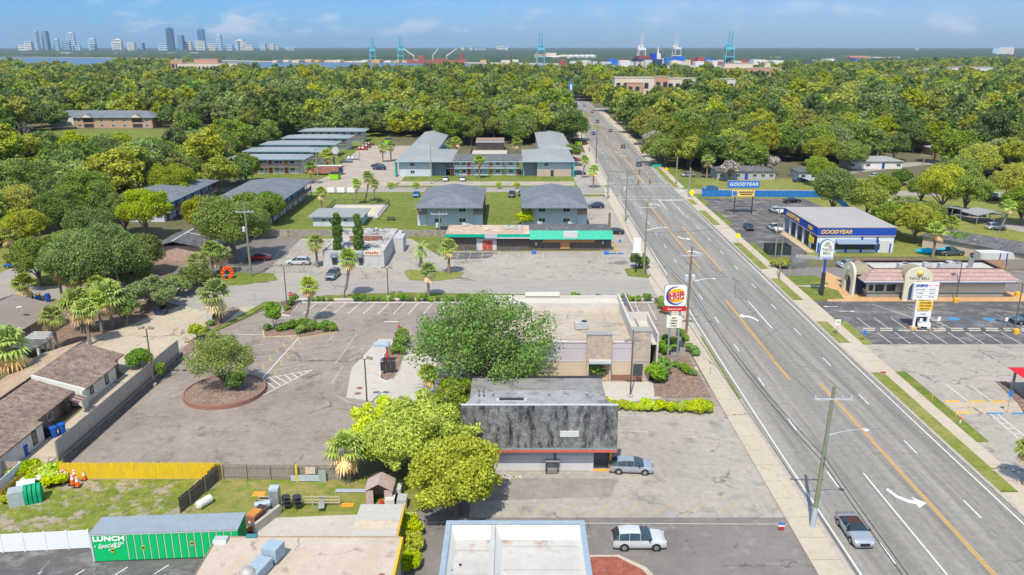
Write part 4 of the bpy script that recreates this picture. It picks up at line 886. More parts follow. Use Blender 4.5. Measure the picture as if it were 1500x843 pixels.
random.seed(8)
for k in range(10):vent(b,random.uniform(-28,-21),random.uniform(34,90),6.0,.4,.1)
for k in range(6):vent(b,random.uniform(21,29),random.uniform(34,90),6.0,.4,.1)
for s_ in(-19.5,):MB().box(s_,s_+1.2,34,92,2.5,2.7).build('side_gallery',TEAL,b)
b=thing('courtyard_clubhouse','small brick clubhouse with grey porch roof behind the courtyard pool','clubhouse',(-9.3,338,0))
MB().box(-5.8,5.8,0,8,0,3.2).build('wall',BRK,b);MB().box(-6,6,-2,2,3.2,3.5).build('porch_roof',SH_LG,b);MB().box(-6,6,2.1,8,3.2,4.2).build('roof',mat('brown clubhouse roof',(.30,.22,.17)),b)
for q in(-5.7,-2,2,5.7):MB().box(q-.1,q+.1,-1.9,-1.7,0,3.2).build('post',M('dark steel'),b)
structure('pool_deck',MB().box(-16.5,-2,308,336,0,.06),CONCW);structure('pool_floor',MB().box(-12.5,-6,311,324,.06,.1),mat('sandy pool fill',(.55,.46,.28)))
def row_flats(x0,x1,y,lab,full,depth=10):
 b=thing('gallery_flats',lab,'apartment building',((x0+x1)/2,y,0),0,'row of five gallery flats');h_=(x1-x0)/2
 MB().box(-h_+1.2,h_-1.5,1.6,depth,0,4.9).build('wall',STU_W,b)
 rf=MB();hip_roof(rf,-h_,h_,-.4,depth+2.2,5.1,1.0,.22,7,'x');rf.build('roof',mat('blue grey felt',(.23,.265,.285),var=.12,scale=1.5,dirt=((.30,.32,.33),.5,.5)),b)
 MB().box(-h_-.02,h_+.02,-.5,-.42,4.86,5.1).build('fascia',TEALD,b)
 MB().box(-h_+1.2,h_-1.5,.1,1.6,2.4,2.6).build('gallery',CONCW,b)
 r_=MB();r_.box(-h_+1.2,h_-1.5,.06,.12,2.6,3.4);r_.build('railing',mat('dark rail',(.10,.085,.09)),b)
 for k in range(7):xx=-h_+1.8+k*(2*h_-4)/6;MB().box(xx-.09,xx+.09,.0,.16,0,4.86).build('post',mat('brown post',(.16,.08,.05)),b)
 if full:
  for k in range(4):
   xx=-h_+4.2+k*(2*h_-6)/4.0
   door(b,xx,1.58,0,1,2.05,'S',mat('door rust',(.35,.08,.04)));door(b,xx,1.58,2.62,1,2.05,'S',mat('door rust',(.35,.08,.04))if k<3 else DY)
   for zz in(1.4,3.9):window(b,xx+2.2,1.6,zz,1.5,1.0,'S');window(b,xx-1.6,1.6,zz,1.0,.8,'S')
 else:
  for k in range(8):window(b,-h_+3+k*(2*h_-6)/7,1.6,3.9,1.3,.9,'S')
 s_=MB();s_.add([(-h_-.6,-.4,0),(-h_-.6,.8,0),(-h_+2.5,.8,2.6),(-h_+2.5,-.4,2.6),(-h_-.6,-.4,.3),(-h_-.6,.8,.3),(-h_+2.5,.8,2.9),(-h_+2.5,-.4,2.9)],[(0,3,2,1),(4,5,6,7),(0,4,7,3),(1,2,6,5)])
 s_.build('stair',mat('stair pink',(.40,.28,.25)),b)
 window(b,h_-1.49,5,3.9,1.2,1.0,'E');return b
row_flats(-98,-70.5,271,'nearest gallery flats of the row beside the parking yard, with red doors',True,11)
row_flats(-99,-69.5,292,'second gallery flats of the row, just behind the red-doored block',False)
row_flats(-99,-69,313,'middle gallery flats of the row of five',False)
row_flats(-97,-68,336,'fourth gallery flats of the row, second from the far end',False)
row_flats(-97,-66.5,364,'farthest gallery flats of the row, against the woods',False)
def long_flats(x0,x1,y0,y1,lab):
 b=thing('long_gallery_flats',lab,'apartment building',(x1,y0,0),0,'grey-roofed gallery flats seen end on');w_=x1-x0;d_=y1-y0
 MB().box(-w_+1,-2.2,1,d_-1,0,4.8).build('wall',STU_B,b)
 rf=MB();hip_roof(rf,-w_,0,0,d_,5.0,1.7,.2,6.5,'y');rf.build('roof',SH_GREY,b)
 MB().box(.0,.06,0,d_,4.78,5.02).build('fascia',TEALD,b)
 MB().box(-2.2,-.4,1,d_-1,2.3,2.5).build('gallery',CONCW,b);MB().box(-.45,-.38,1,d_-1,2.5,3.4).build('railing',M('dark rail'),b)
 for k in range(8):yy=1.3+k*(d_-3)/7;MB().box(-.5,-.36,yy,yy+.15,0,4.8).build('post',M('brown post'),b)
 for k in range(6):
  yy=3+k*(d_-6)/5
  for z in(0,2.5):door(b,-2.19,yy,z,.9,2,'E',M('dark steel'));window(b,-2.19,yy+1.8,z+1.4,1.1,1,'E')
 window(b,-w_/2-1,.99,3.7,1.4,1,'S');return b
long_flats(-75.5,-57.5,191,228,'grey-roofed gallery flats beside the lawn with the lone palm')
long_flats(-102.5,-84.5,193,228,'grey-roofed gallery flats half hidden by trees at the left')
b=thing('tyre_shop','blue and white tyre shop with open service bays and large flat grey roof','tyre shop',(64.5,163.2,0))
BLU=mat('royal blue paint',(.012,.06,.33),var=.08,scale=1.2);BW=mat('blue white wall',(.58,.64,.70),var=.05,dirt=((.45,.5,.55),.4,.8))
SX,SY=16.6,22
w_=MB();w_.box(0.2,SX-.2,.2,.45,0,3.7);w_.box(SX-.45,SX-.2,.45,SY-.2,0,3.7);w_.box(.2,SX-.2,SY-.4,SY-.2,0,3.7)
for k in range(6):w_.box(.2,.6,k*4.3,k*4.3+.55,0,3.7)if k>9 else None
w_.build('wall',BW,b)
for k in range(1,6):MB().box(.2,.6,k*4.3,k*4.3+.55,0,3.7).build('pier',BW,b)
MB().box(1.6,1.8,.5,SY-.5,0,3.6).build('bay_backing',mat('bay interior grey',(.10,.10,.12),var=.4,scale=1.5),b)
f_=MB();f_.box(0,SX,0,.2,3.7,5.4);f_.box(0,.2,.2,SY,3.7,5.4);f_.box(SX-.2,SX,.2,SY,3.7,5.4);f_.box(.2,SX-.2,SY-.2,SY,3.7,5.4);f_.build('blue_fascia',BLU,b)
MB().box(-.03,SX+.03,-.04,-.005,3.55,3.7).box(-.04,-.005,0,SY,3.55,3.7).build('orange_trim',mat('tan trim',(.55,.38,.22)),b)
MB().box(-.05,SX+.05,-.05,SY+.05,5.38,5.55).build('roof',mat('dusty grey roof',(.36,.335,.32),var=.1,scale=.6,dirt=((.25,.235,.23),.5,.3)),b)
LT=mat('sign yellow letters',(.80,.50,.08),var=.02)
lettering('GOODYEAR',1.15,LT,b,(3.9,-.05,4.5),sx=1.05,shear=.25,bold=.02,ext=.04)
lettering('GOODYEAR',1.3,LT,b,(-.05,15.5,4.5),rot=(R(90),0,R(-90)),sx=1.2,shear=.2,bold=.02,ext=.04)
lettering('TIRES',1.0,LT,b,(-.05,4.4,4.45),rot=(R(90),0,R(-90)),sx=1.1,bold=.02,ext=.04)
MB().box(-.1,-.02,1.6,4.4,1.6,2.9).build('yellow_banner',mat('banner yellow',(.75,.65,.02)),b)
c_=MB();c_.xprism([(-1.6,2.2),(-1.6,2.3),(.15,2.9),(.15,2.75)],4,12.2);c_.build('canopy',mat('canopy slate',(.20,.26,.34)),b)
MB().box(3.5,13.5,-.02,.19,.7,1.9).build('window_band',GL,b)
for xx in(.3,6.2,9.4,12.6):MB().box(xx,xx+.35,-.1,-.03,0,3.5 if xx>9 else 2.2).build('blue_post',BLU,b)
MB().box(13.2,15.6,.1,.19,0,2.6).build('roller_door',M('white paint'),b);MB().box(13.0,13.2,.0,.19,0,2.8).box(15.6,15.9,0,.19,0,2.0).build('blue_frame',BLU,b)
structure('walkway',MB().box(62.9,64.5,163.4,186,0,.06),mat('peach apron',(.50,.38,.25)))
b=thing('taco_restaurant','taco restaurant with pink tiled mansard, cream arches and flat white roof','restaurant',(61,131,0))
TIL=brick_mat('pink clay tile',(.36,.235,.205),(.43,.29,.26),(.24,.15,.135),scale=1,w=.42,h=.5,ms=.05,off=0,axis='XZ');CRM=mat('cream stucco',(.60,.55,.42),var=.04,dirt=((.5,.44,.32),.3,1))
TX,TY=26,9
MB().box(0.9,TX-1.2,.9,TY-.9,.8,3.2).build('wall',CRM,b);MB().box(.95,TX-1.25,.86,TY-.86,0,.8).build('base_wall',mat('taupe base',(.27,.235,.20)),b)
MB().box(.85,TX-1.15,.8,.9,.7,.82).build('sill_band',TEALD,b)
mo=MB();e0,t0=3.45,5.0;i=1.9
V=[(-.4,-.6,e0),(TX+.4,-.6,e0),(TX+.4,TY+.6,e0),(-.4,TY+.6,e0),(i,1.6,t0),(TX-i,1.6,t0),(TX-i,TY-1.6,t0),(i,TY-1.6,t0)]
mo.add(V,[(0,1,5,4),(1,2,6,5),(2,3,7,6),(3,0,4,7)]);mo.build('tile_mansard',TIL,b)
e_=MB();walls(e_,-.5,TX+.5,-.7,TY+.7,3.0,3.2,.5);e_.build('blue_soffit',mat('soffit navy',(.06,.07,.16)),b);e_=MB();walls(e_,-.52,TX+.52,-.72,TY+.72,3.202,3.44,.5);e_.build('white_gutter',M('white paint'),b)
MB().box(i,TX-i,1.6,TY-1.6,t0-.5,t0-.45).build('roof',M('white roof coating'),b)
rm=MB();walls(rm,i-.1,TX-i+.1,1.5,TY-1.5,t0-.02,t0+.12,.15);rm.build('roof_rim',mat('brown rim',(.16,.11,.09)),b)
for q in((7.5,2.9,1.1),(9,4.6,.8),(12.6,4.4,.9),(14.8,3.2,1.1),(16.8,4,1.2),(18,5,.9)):ac_unit(b,q[0],q[1],t0-.45,q[2])
MB().cyl((19.5,3.6,t0-.45),.2,2.0).cyl((20.3,4.2,t0-.45),.25,1.5).build('flue',M('galvanised steel'),b)
def arch_panel(mb,x0,x1,z1,y0,y1,hole=None,n=12):
 "cream gable panel with a round head, and an arched opening"
 c=(x0+x1)/2;r=(x1-x0)/2;zc=z1-r*.75
 out=[(x1,0),(x1,zc)]+[(c+r*math.cos(t),zc+r*.75*math.sin(t))for t in np.linspace(0,math.pi,n)][1:-1]+[(x0,zc),(x0,0)]
 if hole:
  hx,hz=hole;hzc=hz-hx
  out+=[(c-hx,0),(c-hx,hzc)]+[(c+hx*math.cos(t),hzc+hx*math.sin(t))for t in np.linspace(math.pi,0,n)][1:-1]+[(c+hx,hzc),(c+hx,0)]
 mb.yprism(out,y0,y1);return mb
ap=arch_panel(MB(),6.2,10.9,6.0,-1.2,-.8,(1.5,3.5)).build('arch_gable',CRM,b)
bk=MB();bk.yprism([(8.55+2.2*math.cos(t),4.1+1.6*math.sin(t))for t in np.linspace(0,math.pi,10)],-.79,2.4).build('arch_barrel',mat('olive barrel',(.27,.24,.16)),b)
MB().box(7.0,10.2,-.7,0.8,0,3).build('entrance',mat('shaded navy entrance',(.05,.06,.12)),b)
bl=MB();bl.lathe([(.5,0),(.5,.12),(.3,.3),(.02,.42)],12);o=bl.build('bell_emblem',mat('bell gold',(.62,.5,.10)),b);o.location=(8.55,-1.25,5.0);o.rotation_euler=(R(90),0,0)
lettering('TACO BELL',.62,mat('dark lettering',(.03,.03,.03)),b,(8.55,-1.22,4.05),space=1.1)
aw_=arch_panel(MB(),-2.3,2.3,5.6,-.2,.2,(1.3,3.3)).build('side_arch_gable',CRM,b);aw_.rotation_euler=(0,0,R(90));aw_.location=(-1.2,3.9,0)
o=MB().yprism([(2.1*math.cos(t),3.9+1.5*math.sin(t))for t in np.linspace(0,math.pi,10)],-2.6,-.21).build('side_barrel',M('olive barrel'),b);o.rotation_euler=(0,0,R(90));o.location=(-1.2,3.9,0)
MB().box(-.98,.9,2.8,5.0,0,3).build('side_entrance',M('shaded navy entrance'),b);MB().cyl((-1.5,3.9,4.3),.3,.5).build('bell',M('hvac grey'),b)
for xx in(3.0,5.0):window(b,xx,.9,1.75,1.5,1.2,'S',FRAME_D,bars=0)
window(b,1.5,.9,1.75,.7,1.0,'S',FRAME_D,bars=0);window(b,.9,2.2,1.75,1.2,1.0,'W',FRAME_D,bars=0)
b=thing('red_roof_restaurant','corner of a restaurant with a bright red metal roof at the right edge','restaurant',(63.0,87.5,0))
rf=MB();rf.add([(0,-6,2.9),(14,-6,2.9),(14,6,2.9),(0,6,2.9),(4,0,4.9),(14,0,4.9)],[(0,1,5,4),(0,4,3),(3,4,5,2),(0,3,2,1)])
rf.build('roof',mat('bright red metal roof',(.55,.015,.025),rough=.4,var=.05),b)
MB().box(3.5,14,-4,4.2,0,2.8).build('wall',M('tan stucco'),b);MB().box(.5,.75,5,5.25,0,2.85).build('post',STO,b)
structure('planting_bed',MB().prism(px((1459,560),(1474,560),(1560,640),(1500,606),(1490,590)),0,.12),MULCH)
def ranch(name,lab,x,y,w_,d_,wm,rm,h=2.6,rise=1.1,ridge='x',rz=0,wins=3,gable=False,grp=None,door_c=None):
 b=thing(name,lab,'house',(x,y,0),rz,grp)
 MB().box(.5,w_-.5,.5,d_-.5,0,h).build('wall',wm,b)
 rf=MB();hip_roof(rf,0,w_,0,d_,h+.15,rise,.15,None,ridge,gable);rf.build('roof',rm,b)
 for k in range(wins):
  xx=1.8+(w_-3.6)*k/max(1,wins-1)
  if k==wins//2:door(b,xx,.5,0,.9,2.0,'S',door_c or M('royal blue paint'))
  else:window(b,xx,.5,1.4,1.5,1.1,'S')
 vent(b,w_*.6,d_*.4,h+rise*.6,.3);return b
GW=mat('grey siding',(.36,.36,.36),var=.08)
ranch('grey_cottage','grey one-storey cottage facing the lawn right of the intersection',67,259,20,10,GW,SH_DK,2.7,1.2,wins=7)
ranch('blue_shutter_cottage','white cottage with blue shutters beside the blue car on the lawn',93.5,258,17,10,STU_B,SH_DK,2.6,1.2,wins=5)
rh=ranch('long_charcoal_house','long low tan house with charcoal roof beyond the wooden fence',101,165,8,30,M('tan stucco'),SH_DK,2.6,1.5,'y',R(-38)*-1+R(0),wins=2)
rh.rotation_euler=(0,0,R(38));rh.location=(107,144,0)
b=thing('long_shed_roof','long pale metal shed roof on posts beside the parked dark cars','carport',(*G(1392,318),0),R(32))
MB().add([(-1.5,-12,2.6),(2.5,-12,2.3),(2.5,10,2.3),(-1.5,10,2.6)],[(0,1,2,3),(0,3,2,1)]).build('roof',mat('pale blue metal',(.46,.50,.55),metal=.2),b)
for k in range(5):
 for xx in(-1.4,2.4):MB().box(xx-.06,xx+.06,-11.5+k*5.2,-11.38+k*5.2,0,2.3).build('post',M('galvanised steel'),b)
b=thing('grey_carport','grey pitched carport standing at the roadside beyond the charcoal-roofed house','carport',(*G(1440,326),0),R(10))
MB().yprism([(-4.5,2.4),(0,3.1),(4.5,2.4),(4.5,2.5),(0,3.25),(-4.5,2.5)],-3,3).build('roof',SH_LG,b)
for xx in(-4.2,4.2):
 for yy in(-2.8,2.7):MB().box(xx-.07,xx+.07,yy,yy+.14,0,2.4).build('post',M('galvanised steel'),b)
ranch('flat_blue_trim_shop','small tan shop with white flat roof between the trees above the tyre shop',*G(1302,318),9,7,M('tan stucco'),WR,3,.15,wins=2)
ranch('roadside_house','house with brown roof among trees at the far right behind the parked cars',188,235,18,10,STU_W,SH_BRN,2.6,1.3,wins=4)
ranch('wooded_brick_house','reddish brick house shaded by the big oaks on the far right side',168,318,18,11,mat('red brick wall',(.34,.16,.12),var=.2,scale=3),SH_LG,2.8,1.4,wins=4)
ranch('green_grey_roof_house','long house with pale grey-green roof in front of the shaded lawn',120,283,20,10,STU_W,SH_LG,2.6,1.3,wins=4)
b=thing('storage_container','white storage box with blue stripes behind the taco restaurant','storage box',(*G(1434,389),0))
MB().box(0,8.5,0,2.4,0,2.6).build('body',M('white paint'),b,bevel=.03)
for q in(3.8,5.2):MB().box(q,q+.25,-.03,-.003,.1,2.5).build('blue_stripe',BLU,b)
for q in(.2,8.1):MB().box(q,q+.1,-.05,-.003,.2,2.4).build('door_bar',M('galvanised steel'),b)
b=thing('gabled_brick_flats','tan brick flats with slate roof by the lawn deep in the left woods','apartment building',(-212,430,0))
MB().box(-22,20,0,12,0,5.6).build('wall',mat('tan brick far',(.40,.27,.18),var=.15),b);rf=MB();hip_roof(rf,-24,22,-1,13,5.7,3.2,.2,7);rf.build('roof',SH_GREY,b)
for xx in(-14,12):
 rf=MB();rf.yprism([(xx-3.2,5.7),(xx+3.2,5.7),(xx,7.8)],-1.6,3);rf.build('gable_roof',SH_GREY,b);MB().yprism([(xx-2.7,5.7),(xx+2.7,5.7),(xx,7.4)],-1.7,-1.61).build('gable',mat('cream gable',(.6,.5,.38)),b)
 for z in(0,2.8):MB().box(xx-2.6,xx+2.6,-.1,-.01,z+.4,z+2.4).build('balcony_opening',M('dark steel'),b)
for k in range(7):
 if k not in(1,5):
  for z in(1.5,4.1):window(b,-19+k*6,0,z,1.6,1.3,'S')
ranch('slate_roof_flats','slate-roofed flats behind the gabled brick flats in the left woods',-256,445,30,12,STU_W,SH_GREY,5.2,2.5,wins=5)
structure('lawn',MB().sheet([(-250,350),(-262,425),(-140,425),(-100,395),(-130,352)],.02),GRASS)
def school(name,lab,x,y,parts,accents=()):
 b=thing(name,lab,'school building',(x,y,0))
 for i_,(x0,x1,y0,y1,h,m)in enumerate(parts):
  MB().box(x0,x1,y0,y1,0,h).build('wall_block',m,b);MB().box(x0-.3,x1+.3,y0-.3,y1+.3,h,h+.5).build('roof',M('beige membrane'),b)
  n=int((x1-x0)/6)
  for k in range(n):MB().box(x0+1.5+k*6,x0+5+k*6,y0-.12,y0-.01,h*.45,h*.75).build('window_band',GL,b)
 return b
PBK=mat('pinkish brick',(.46,.25,.17),var=.12,scale=1);BEI=mat('beige concrete',(.56,.48,.38),var=.08)
school('beige_school','beige and pink brick building above the trees just right of the avenue',100,700,[(-12,22,0,20,16,BEI),(-2,12,-3,-.5,12,PBK),(22,34,0,3,17,PBK),(34,62,6,24,15,BEI)])
school('long_brick_school','long pink brick building with cream upper storey above the woods right of centre',292,1040,[(-25,50,0,30,15,PBK),(-22,14,4,24,21,BEI),(30,36,4,12,22,BEI)])
school('pink_brick_hospital','pink and white building above the left woods below the river',-465,1240,[(-40,50,0,30,17,BEI),(-15,20,4,24,23,PBK),(-52,-34,6,20,22,PBK)])
school('pale_clinic','low pale building half hidden in the woods at right',410,900,[(-26,8,0,20,11,PBK),(8,28,0,20,10,BEI)])
school('flat_white_school','long low white roofed building in the right-hand woods',575,1050,[(-50,-12,0,20,14,M('hvac grey')),(-12,40,0,20,16,M('white paint'))])
school('white_block','white block with blue side between the woods right of the beige school',190,720,[(-6,7,0,12,14,M('white paint')),(-10,-6,0,10,12,M('road blue'))])
# ================================================================ TREES AND PLANTS
LM={'dark':leaf_mat('dark oak leaves',(.034,.060,.012),(.085,.125,.022),.06),'mid':leaf_mat('oak leaves',(.060,.095,.013),(.135,.17,.022),.07),'yel':leaf_mat('yellow green leaves',(.10,.125,.010),(.20,.21,.018),.05),'grey':leaf_mat('mossy grey green leaves',(.075,.115,.028),(.15,.185,.05),.12),'lime':leaf_mat('lime green leaves',(.15,.20,.006),(.28,.33,.012),.0,.35),'fresh':leaf_mat('fresh green leaves',(.060,.125,.012),(.13,.21,.022),.04,.3),'bare':leaf_mat('bare grey twigs',(.20,.18,.155),(.30,.27,.24),.3,.1),'palm':leaf_mat('palm fan green',(.08,.12,.018),(.20,.235,.05),.0,.2),'tan':leaf_mat('dead palm fronds',(.26,.17,.07),(.40,.28,.13),0,.1),'shrub':leaf_mat('shrub leaves',(.05,.11,.012),(.13,.20,.025),.06),'topi':leaf_mat('clipped shrub leaves',(.04,.11,.01),(.09,.18,.015),0),}
BARK=M('bark')
def crown_mesh(name,m,seed,rx,rz,nl,n,ls,hull=.75,zc=None,core=.55,spread=(.5,.78),lr=(.30,.46),ry=None,lo=-.35,fl=.17,spr=True):
 rg=np.random.default_rng(seed);ry=ry or rx;zc=rz if zc is None else zc
 C_=[np.array([0,0,0.])];Rr=[min(rx,ry,rz)*core]
 while len(C_)<nl:
  d=rg.normal(size=3);d/=np.linalg.norm(d)
  if d[2]<lo:continue
  f=rg.uniform(*spread);C_.append(np.array([d[0]*rx*f,d[1]*ry*f,d[2]*rz*f]));Rr.append(rg.uniform(*lr)*min(rx,rz*1.3))
 for _ in range(nl if spr else 0):
  d=rg.normal(size=3);d/=np.linalg.norm(d)
  if d[2]<lo:continue
  f=rg.uniform(.74,1.02);C_.append(np.array([d[0]*rx*f,d[1]*ry*f,d[2]*rz*f]));Rr.append(rg.uniform(.10,.20)*min(rx,rz*1.3))
 C_=np.array(C_);Rr=np.array(Rr);wgt=Rr**2;k=rg.choice(len(C_),size=int(n*2.2),p=wgt/wgt.sum())
 d=rg.normal(size=(len(k),3));d[:,2]+=.25;d/=np.linalg.norm(d,axis=1)[:,None]
 P_=C_[k]+d*(Rr[k]*rg.uniform(1-fl,1+fl,len(k)))[:,None]*np.array([1,1,.85])
 keep=np.ones(len(k),bool)
 for j in range(len(C_)):
  q=(P_-C_[j])/np.array([1,1,.85]);keep&=~((np.linalg.norm(q,axis=1)<Rr[j]*.8)&(k!=j))
 P_,d=P_[keep][:n],d[keep][:n];n=len(P_)
 nr=d*.75+rg.normal(size=(n,3))*.55;nr/=np.linalg.norm(nr,axis=1)[:,None]
 t=np.cross(nr,rg.normal(size=(n,3)));t/=np.linalg.norm(t,axis=1)[:,None];b=np.cross(nr,t)
 s1=(ls*rg.uniform(.45,1.05,n))[:,None];s2=s1*rg.uniform(.45,.8,n)[:,None]
 V=np.stack([P_-t*s1,P_+b*s2-t*s1*.1,P_+t*s1,P_-b*s2+t*s1*.15],1).reshape(-1,3)
 F=np.arange(4*n).reshape(-1,4)
 verts=V;tris=[]
 if hull:
  bm=bmesh.new();bmesh.ops.create_icosphere(bm,subdivisions=1,radius=1);hv=np.array([v.co[:]for v in bm.verts]);hf=[[v.index for v in f.verts]for f in bm.faces];bm.free()
  HV=[]
  for j in range(len(C_)):
   off=len(verts)+sum(len(x)for x in HV)
   HV.append(C_[j]+hv*(Rr[j]*hull*rg.uniform(.8,1.1,(len(hv),1)))*np.array([1,1,.85]));tris+=[[a+off for a in f]for f in hf]
  verts=np.vstack([verts]+HV)
 verts=verts+np.array([0,0,zc])
 me=D.meshes.new(name);nq=n;nt=len(tris)
 me.vertices.add(len(verts));me.vertices.foreach_set('co',verts.astype(np.float32).ravel())
 me.loops.add(nq*4+nt*3);li=np.concatenate([F.ravel(),np.array(tris,int).ravel()if nt else np.array([],int)]).astype(np.int32);me.loops.foreach_set('vertex_index',li)
 me.polygons.add(nq+nt);ls_=np.concatenate([np.arange(nq)*4,nq*4+np.arange(nt)*3]).astype(np.int32);me.polygons.foreach_set('loop_start',ls_)
 me.materials.append(m);me.update(calc_edges=True);me.validate();return me,C_+np.array([0,0,zc]),Rr
def tree(name,lab,cat,kind,seed,H=11,rx=5,base=None,n=4500,ls=.55,nl=16,hull=.72,group=None,trunk_r=.28,limbs=6,ry=None,lean=0,core=.55,lr=(.30,.46),bark=None,lo=-.35,lod_trunk=7,spread=(.5,.78),fl=.17,spr=True):
 base=H*.28 if base is None else base;rz=(H-base)/2/.98
 r=thing(name,lab,cat,group=group)
 me,C_,Rr=crown_mesh('crown',LM[kind],seed,rx,rz,nl,n,ls,hull,base+rz,core,lr=lr,ry=ry,lo=lo,spread=spread,fl=fl,spr=spr)
 c=link(D.objects.new('crown',me));c.parent=r
 tb=MB();rd=random.Random(seed);top=base+rz*.6
 tb.tube([(0,0,-.1),(lean*.2,0,base*.5),(lean*.5,.1,base),(lean,.1,top)],[trunk_r*1.25,trunk_r,trunk_r*.8,trunk_r*.35],lod_trunk)
 for i in range(limbs):
  q=C_[1+i%(len(C_)-1)];a=(lean*.3,0,base*rd.uniform(.7,1.0));mid=((a[0]+q[0])/2+rd.uniform(-.3,.3),(a[1]+q[1])/2,a[2]*.4+q[2]*.6-.3)
  tb.tube([a,mid,tuple(q)],[trunk_r*.5,trunk_r*.32,trunk_r*.1],5)
 tb.build('trunk',bark or BARK,r);return r
def fan_palm(name,lab,H,seed,n=34,fr=1.15,pet=1.05,skirt=10,group=None,trunk=.22,lean=0):
 r=thing(name,lab,'palm',group=group);rd=random.Random(seed)
 tb=MB();tb.tube([(lean*(1-t)**2*-1,0,H*t)for t in(0,.25,.5,.75,1)],[trunk*1.25,trunk,trunk*.9,trunk,trunk*1.3],8);tb.build('trunk',M('palm bark'),r)
 def fronds(cnt,e0,e1,m,nm,sc):
  fb=MB()
  for i in range(cnt):
   az=rd.uniform(0,6.283);el=R(rd.uniform(e0,e1));L_=pet*rd.uniform(.75,1.1)*sc
   dr=Vector((math.cos(az)*math.cos(el),math.sin(az)*math.cos(el),math.sin(el)));o=Vector((0,0,H));tip=o+dr*L_+Vector((0,0,-.12*L_))
   side=Vector((-math.sin(az),math.cos(az),0));upv=side.cross(dr)*-1
   fb.add([o-side*.03,o+side*.03,tip+side*.02,tip-side*.02],[(0,1,2,3)])
   k=11;fl=fr*rd.uniform(.8,1.1)*sc
   for j in range(k):
    a=R(-105+210*j/(k-1));l=fl*(1-.28*abs(j-(k-1)/2)/((k-1)/2));dd=dr*math.cos(a)+side*math.sin(a)
    m1=tip+dd*l*.55+Vector((0,0,.02));m2=tip+dd*l+Vector((0,0,-.32*l-.1*rd.random()));w_=side*math.cos(a)*.085*fl-dr*math.sin(a)*.085*fl
    fb.add([tip,m1-w_,m2,m1+w_],[(0,1,2,3)])
  return fb.build(nm,m,r)
 fronds(n,-12,85,LM['palm'],'fronds',1)
 if skirt:fronds(skirt,-72,-30,LM['tan'],'dead_fronds',.85)
 return r
def feather_palm(name,lab,H,seed,n=46,L_=2.6,group=None,trunk=.3,kind='palm'):
 r=thing(name,lab,'palm',group=group);rd=random.Random(seed)
 MB().tube([(0,0,0),(.05,0,H*.5),(0,0,H)],[trunk*1.2,trunk,trunk*1.35],8).build('trunk',M('palm bark'),r)
 fb=MB()
 for i in range(n):
  az=rd.uniform(0,6.283);e=R(rd.uniform(-35,80));ln=L_*rd.uniform(.8,1.1);pts=[];p=Vector((0,0,H));sg=7
  for s_ in range(sg+1):pts.append(p.copy());p=p+Vector((math.cos(az)*math.cos(e),math.sin(az)*math.cos(e),math.sin(e)))*ln/sg;e-=R(13)
  side=Vector((-math.sin(az),math.cos(az),0))
  for s_ in range(1,sg):
   for h_ in(0,.5):
    a=pts[s_].lerp(pts[s_+1],h_);d=(pts[s_+1]-pts[s_]).normalized()
    for q in(-1,1):
     l=.5*(1-.5*s_/sg);t=a+side*q*l+d*.18+Vector((0,0,-.18));fb.add([a-d*.05,a+d*.06,t],[(0,1,2)])
 fb.build('fronds',LM[kind],r);return r
def bare_tree(name,lab,H,seed,group=None):
 r=thing(name,lab,'bare tree',group=group);rd=random.Random(seed);tb=MB()
 def br(p,d,l,rad,k):
  q=p+d*l;tb.tube([p,p.lerp(q,.5)+Vector((rd.uniform(-.1,.1),rd.uniform(-.1,.1),0))*l*.3,q],[rad,rad*.8,rad*.55],5)
  if k==0:return
  for i in range(3 if k>1 else 4):br(q,(d+Vector((rd.uniform(-1,1),rd.uniform(-1,1),rd.uniform(-.1,.7)))*.75).normalized(),l*rd.uniform(.55,.8),rad*.5,k-1)
 br(Vector((0,0,0)),Vector((.05,0,1)),H*.42,.22,4);tb.build('trunk',mat('bleached wood',(.40,.34,.29),var=.2),r);return r
def put(o,x,y,s=1,rz=None,z=0):
 o.location=(x,y,z);o.scale=(s,s,s)if not hasattr(s,'__len__')else s
 o.rotation_euler=(0,0,random.uniform(0,6.28)if rz is None else rz);return o
random.seed(11)
put(tree('spreading_tree','large airy fresh-green tree standing against the left end of the burger restaurant','tree','fresh',21,13.0,8.8,1.6,25000,.20,46,0,trunk_r=.38,limbs=36,ry=6.0,core=.25,lr=(.10,.24),lo=-.7,spread=(.25,1.0),fl=.6),-3.4,90.4,rz=0)
put(tree('bright_lime_tree','dense bright lime-green tree between the white-roofed shop and the beige-roofed restaurant','tree','lime',22,7.6,4.2,.7,22000,.19,34,.5,trunk_r=.25,core=.6,lr=(.18,.32),fl=.3),-5.3,64.8,rz=.4)
put(tree('lime_shade_tree','wide green tree left of the charcoal mansard shop, behind the bright lime tree','tree','lime',23,8.2,5.4,1.0,26000,.20,38,.5,trunk_r=.3,core=.6,lr=(.18,.3),fl=.3),-8.8,71.2,rz=1.0)
put(tree('low_lime_tree','low lime-green tree leaning over the lot end behind the fan palm','tree','lime',24,6.6,4.4,.7,16000,.2,30,.5,core=.6,lr=(.18,.32),fl=.3),-12.6,74.5,rz=1.0)
put(tree('understory_tree','dark green tree pressed against the rear left corner of the charcoal mansard shop','tree','mid',25,5.0,2.6,.5,6000,.25,16,.6),-6.6,84.5,rz=1)
put(tree('planter_tree','grey-green small oak growing in the round brick planter','tree','grey',26,7.4,4.4,1.5,11000,.15,24,0,trunk_r=.2,limbs=20,core=.35,lr=(.16,.3),ry=3.8,fl=.5,spread=(.35,.9)),-36.6,92.6,rz=0)
put(tree('planter_bush','dark green leafy bush at the foot of the planter oak','bush','shrub',27,3.4,1.3,.1,3200,.17,12,.6,trunk_r=.08,limbs=3),-34.5,91.6)
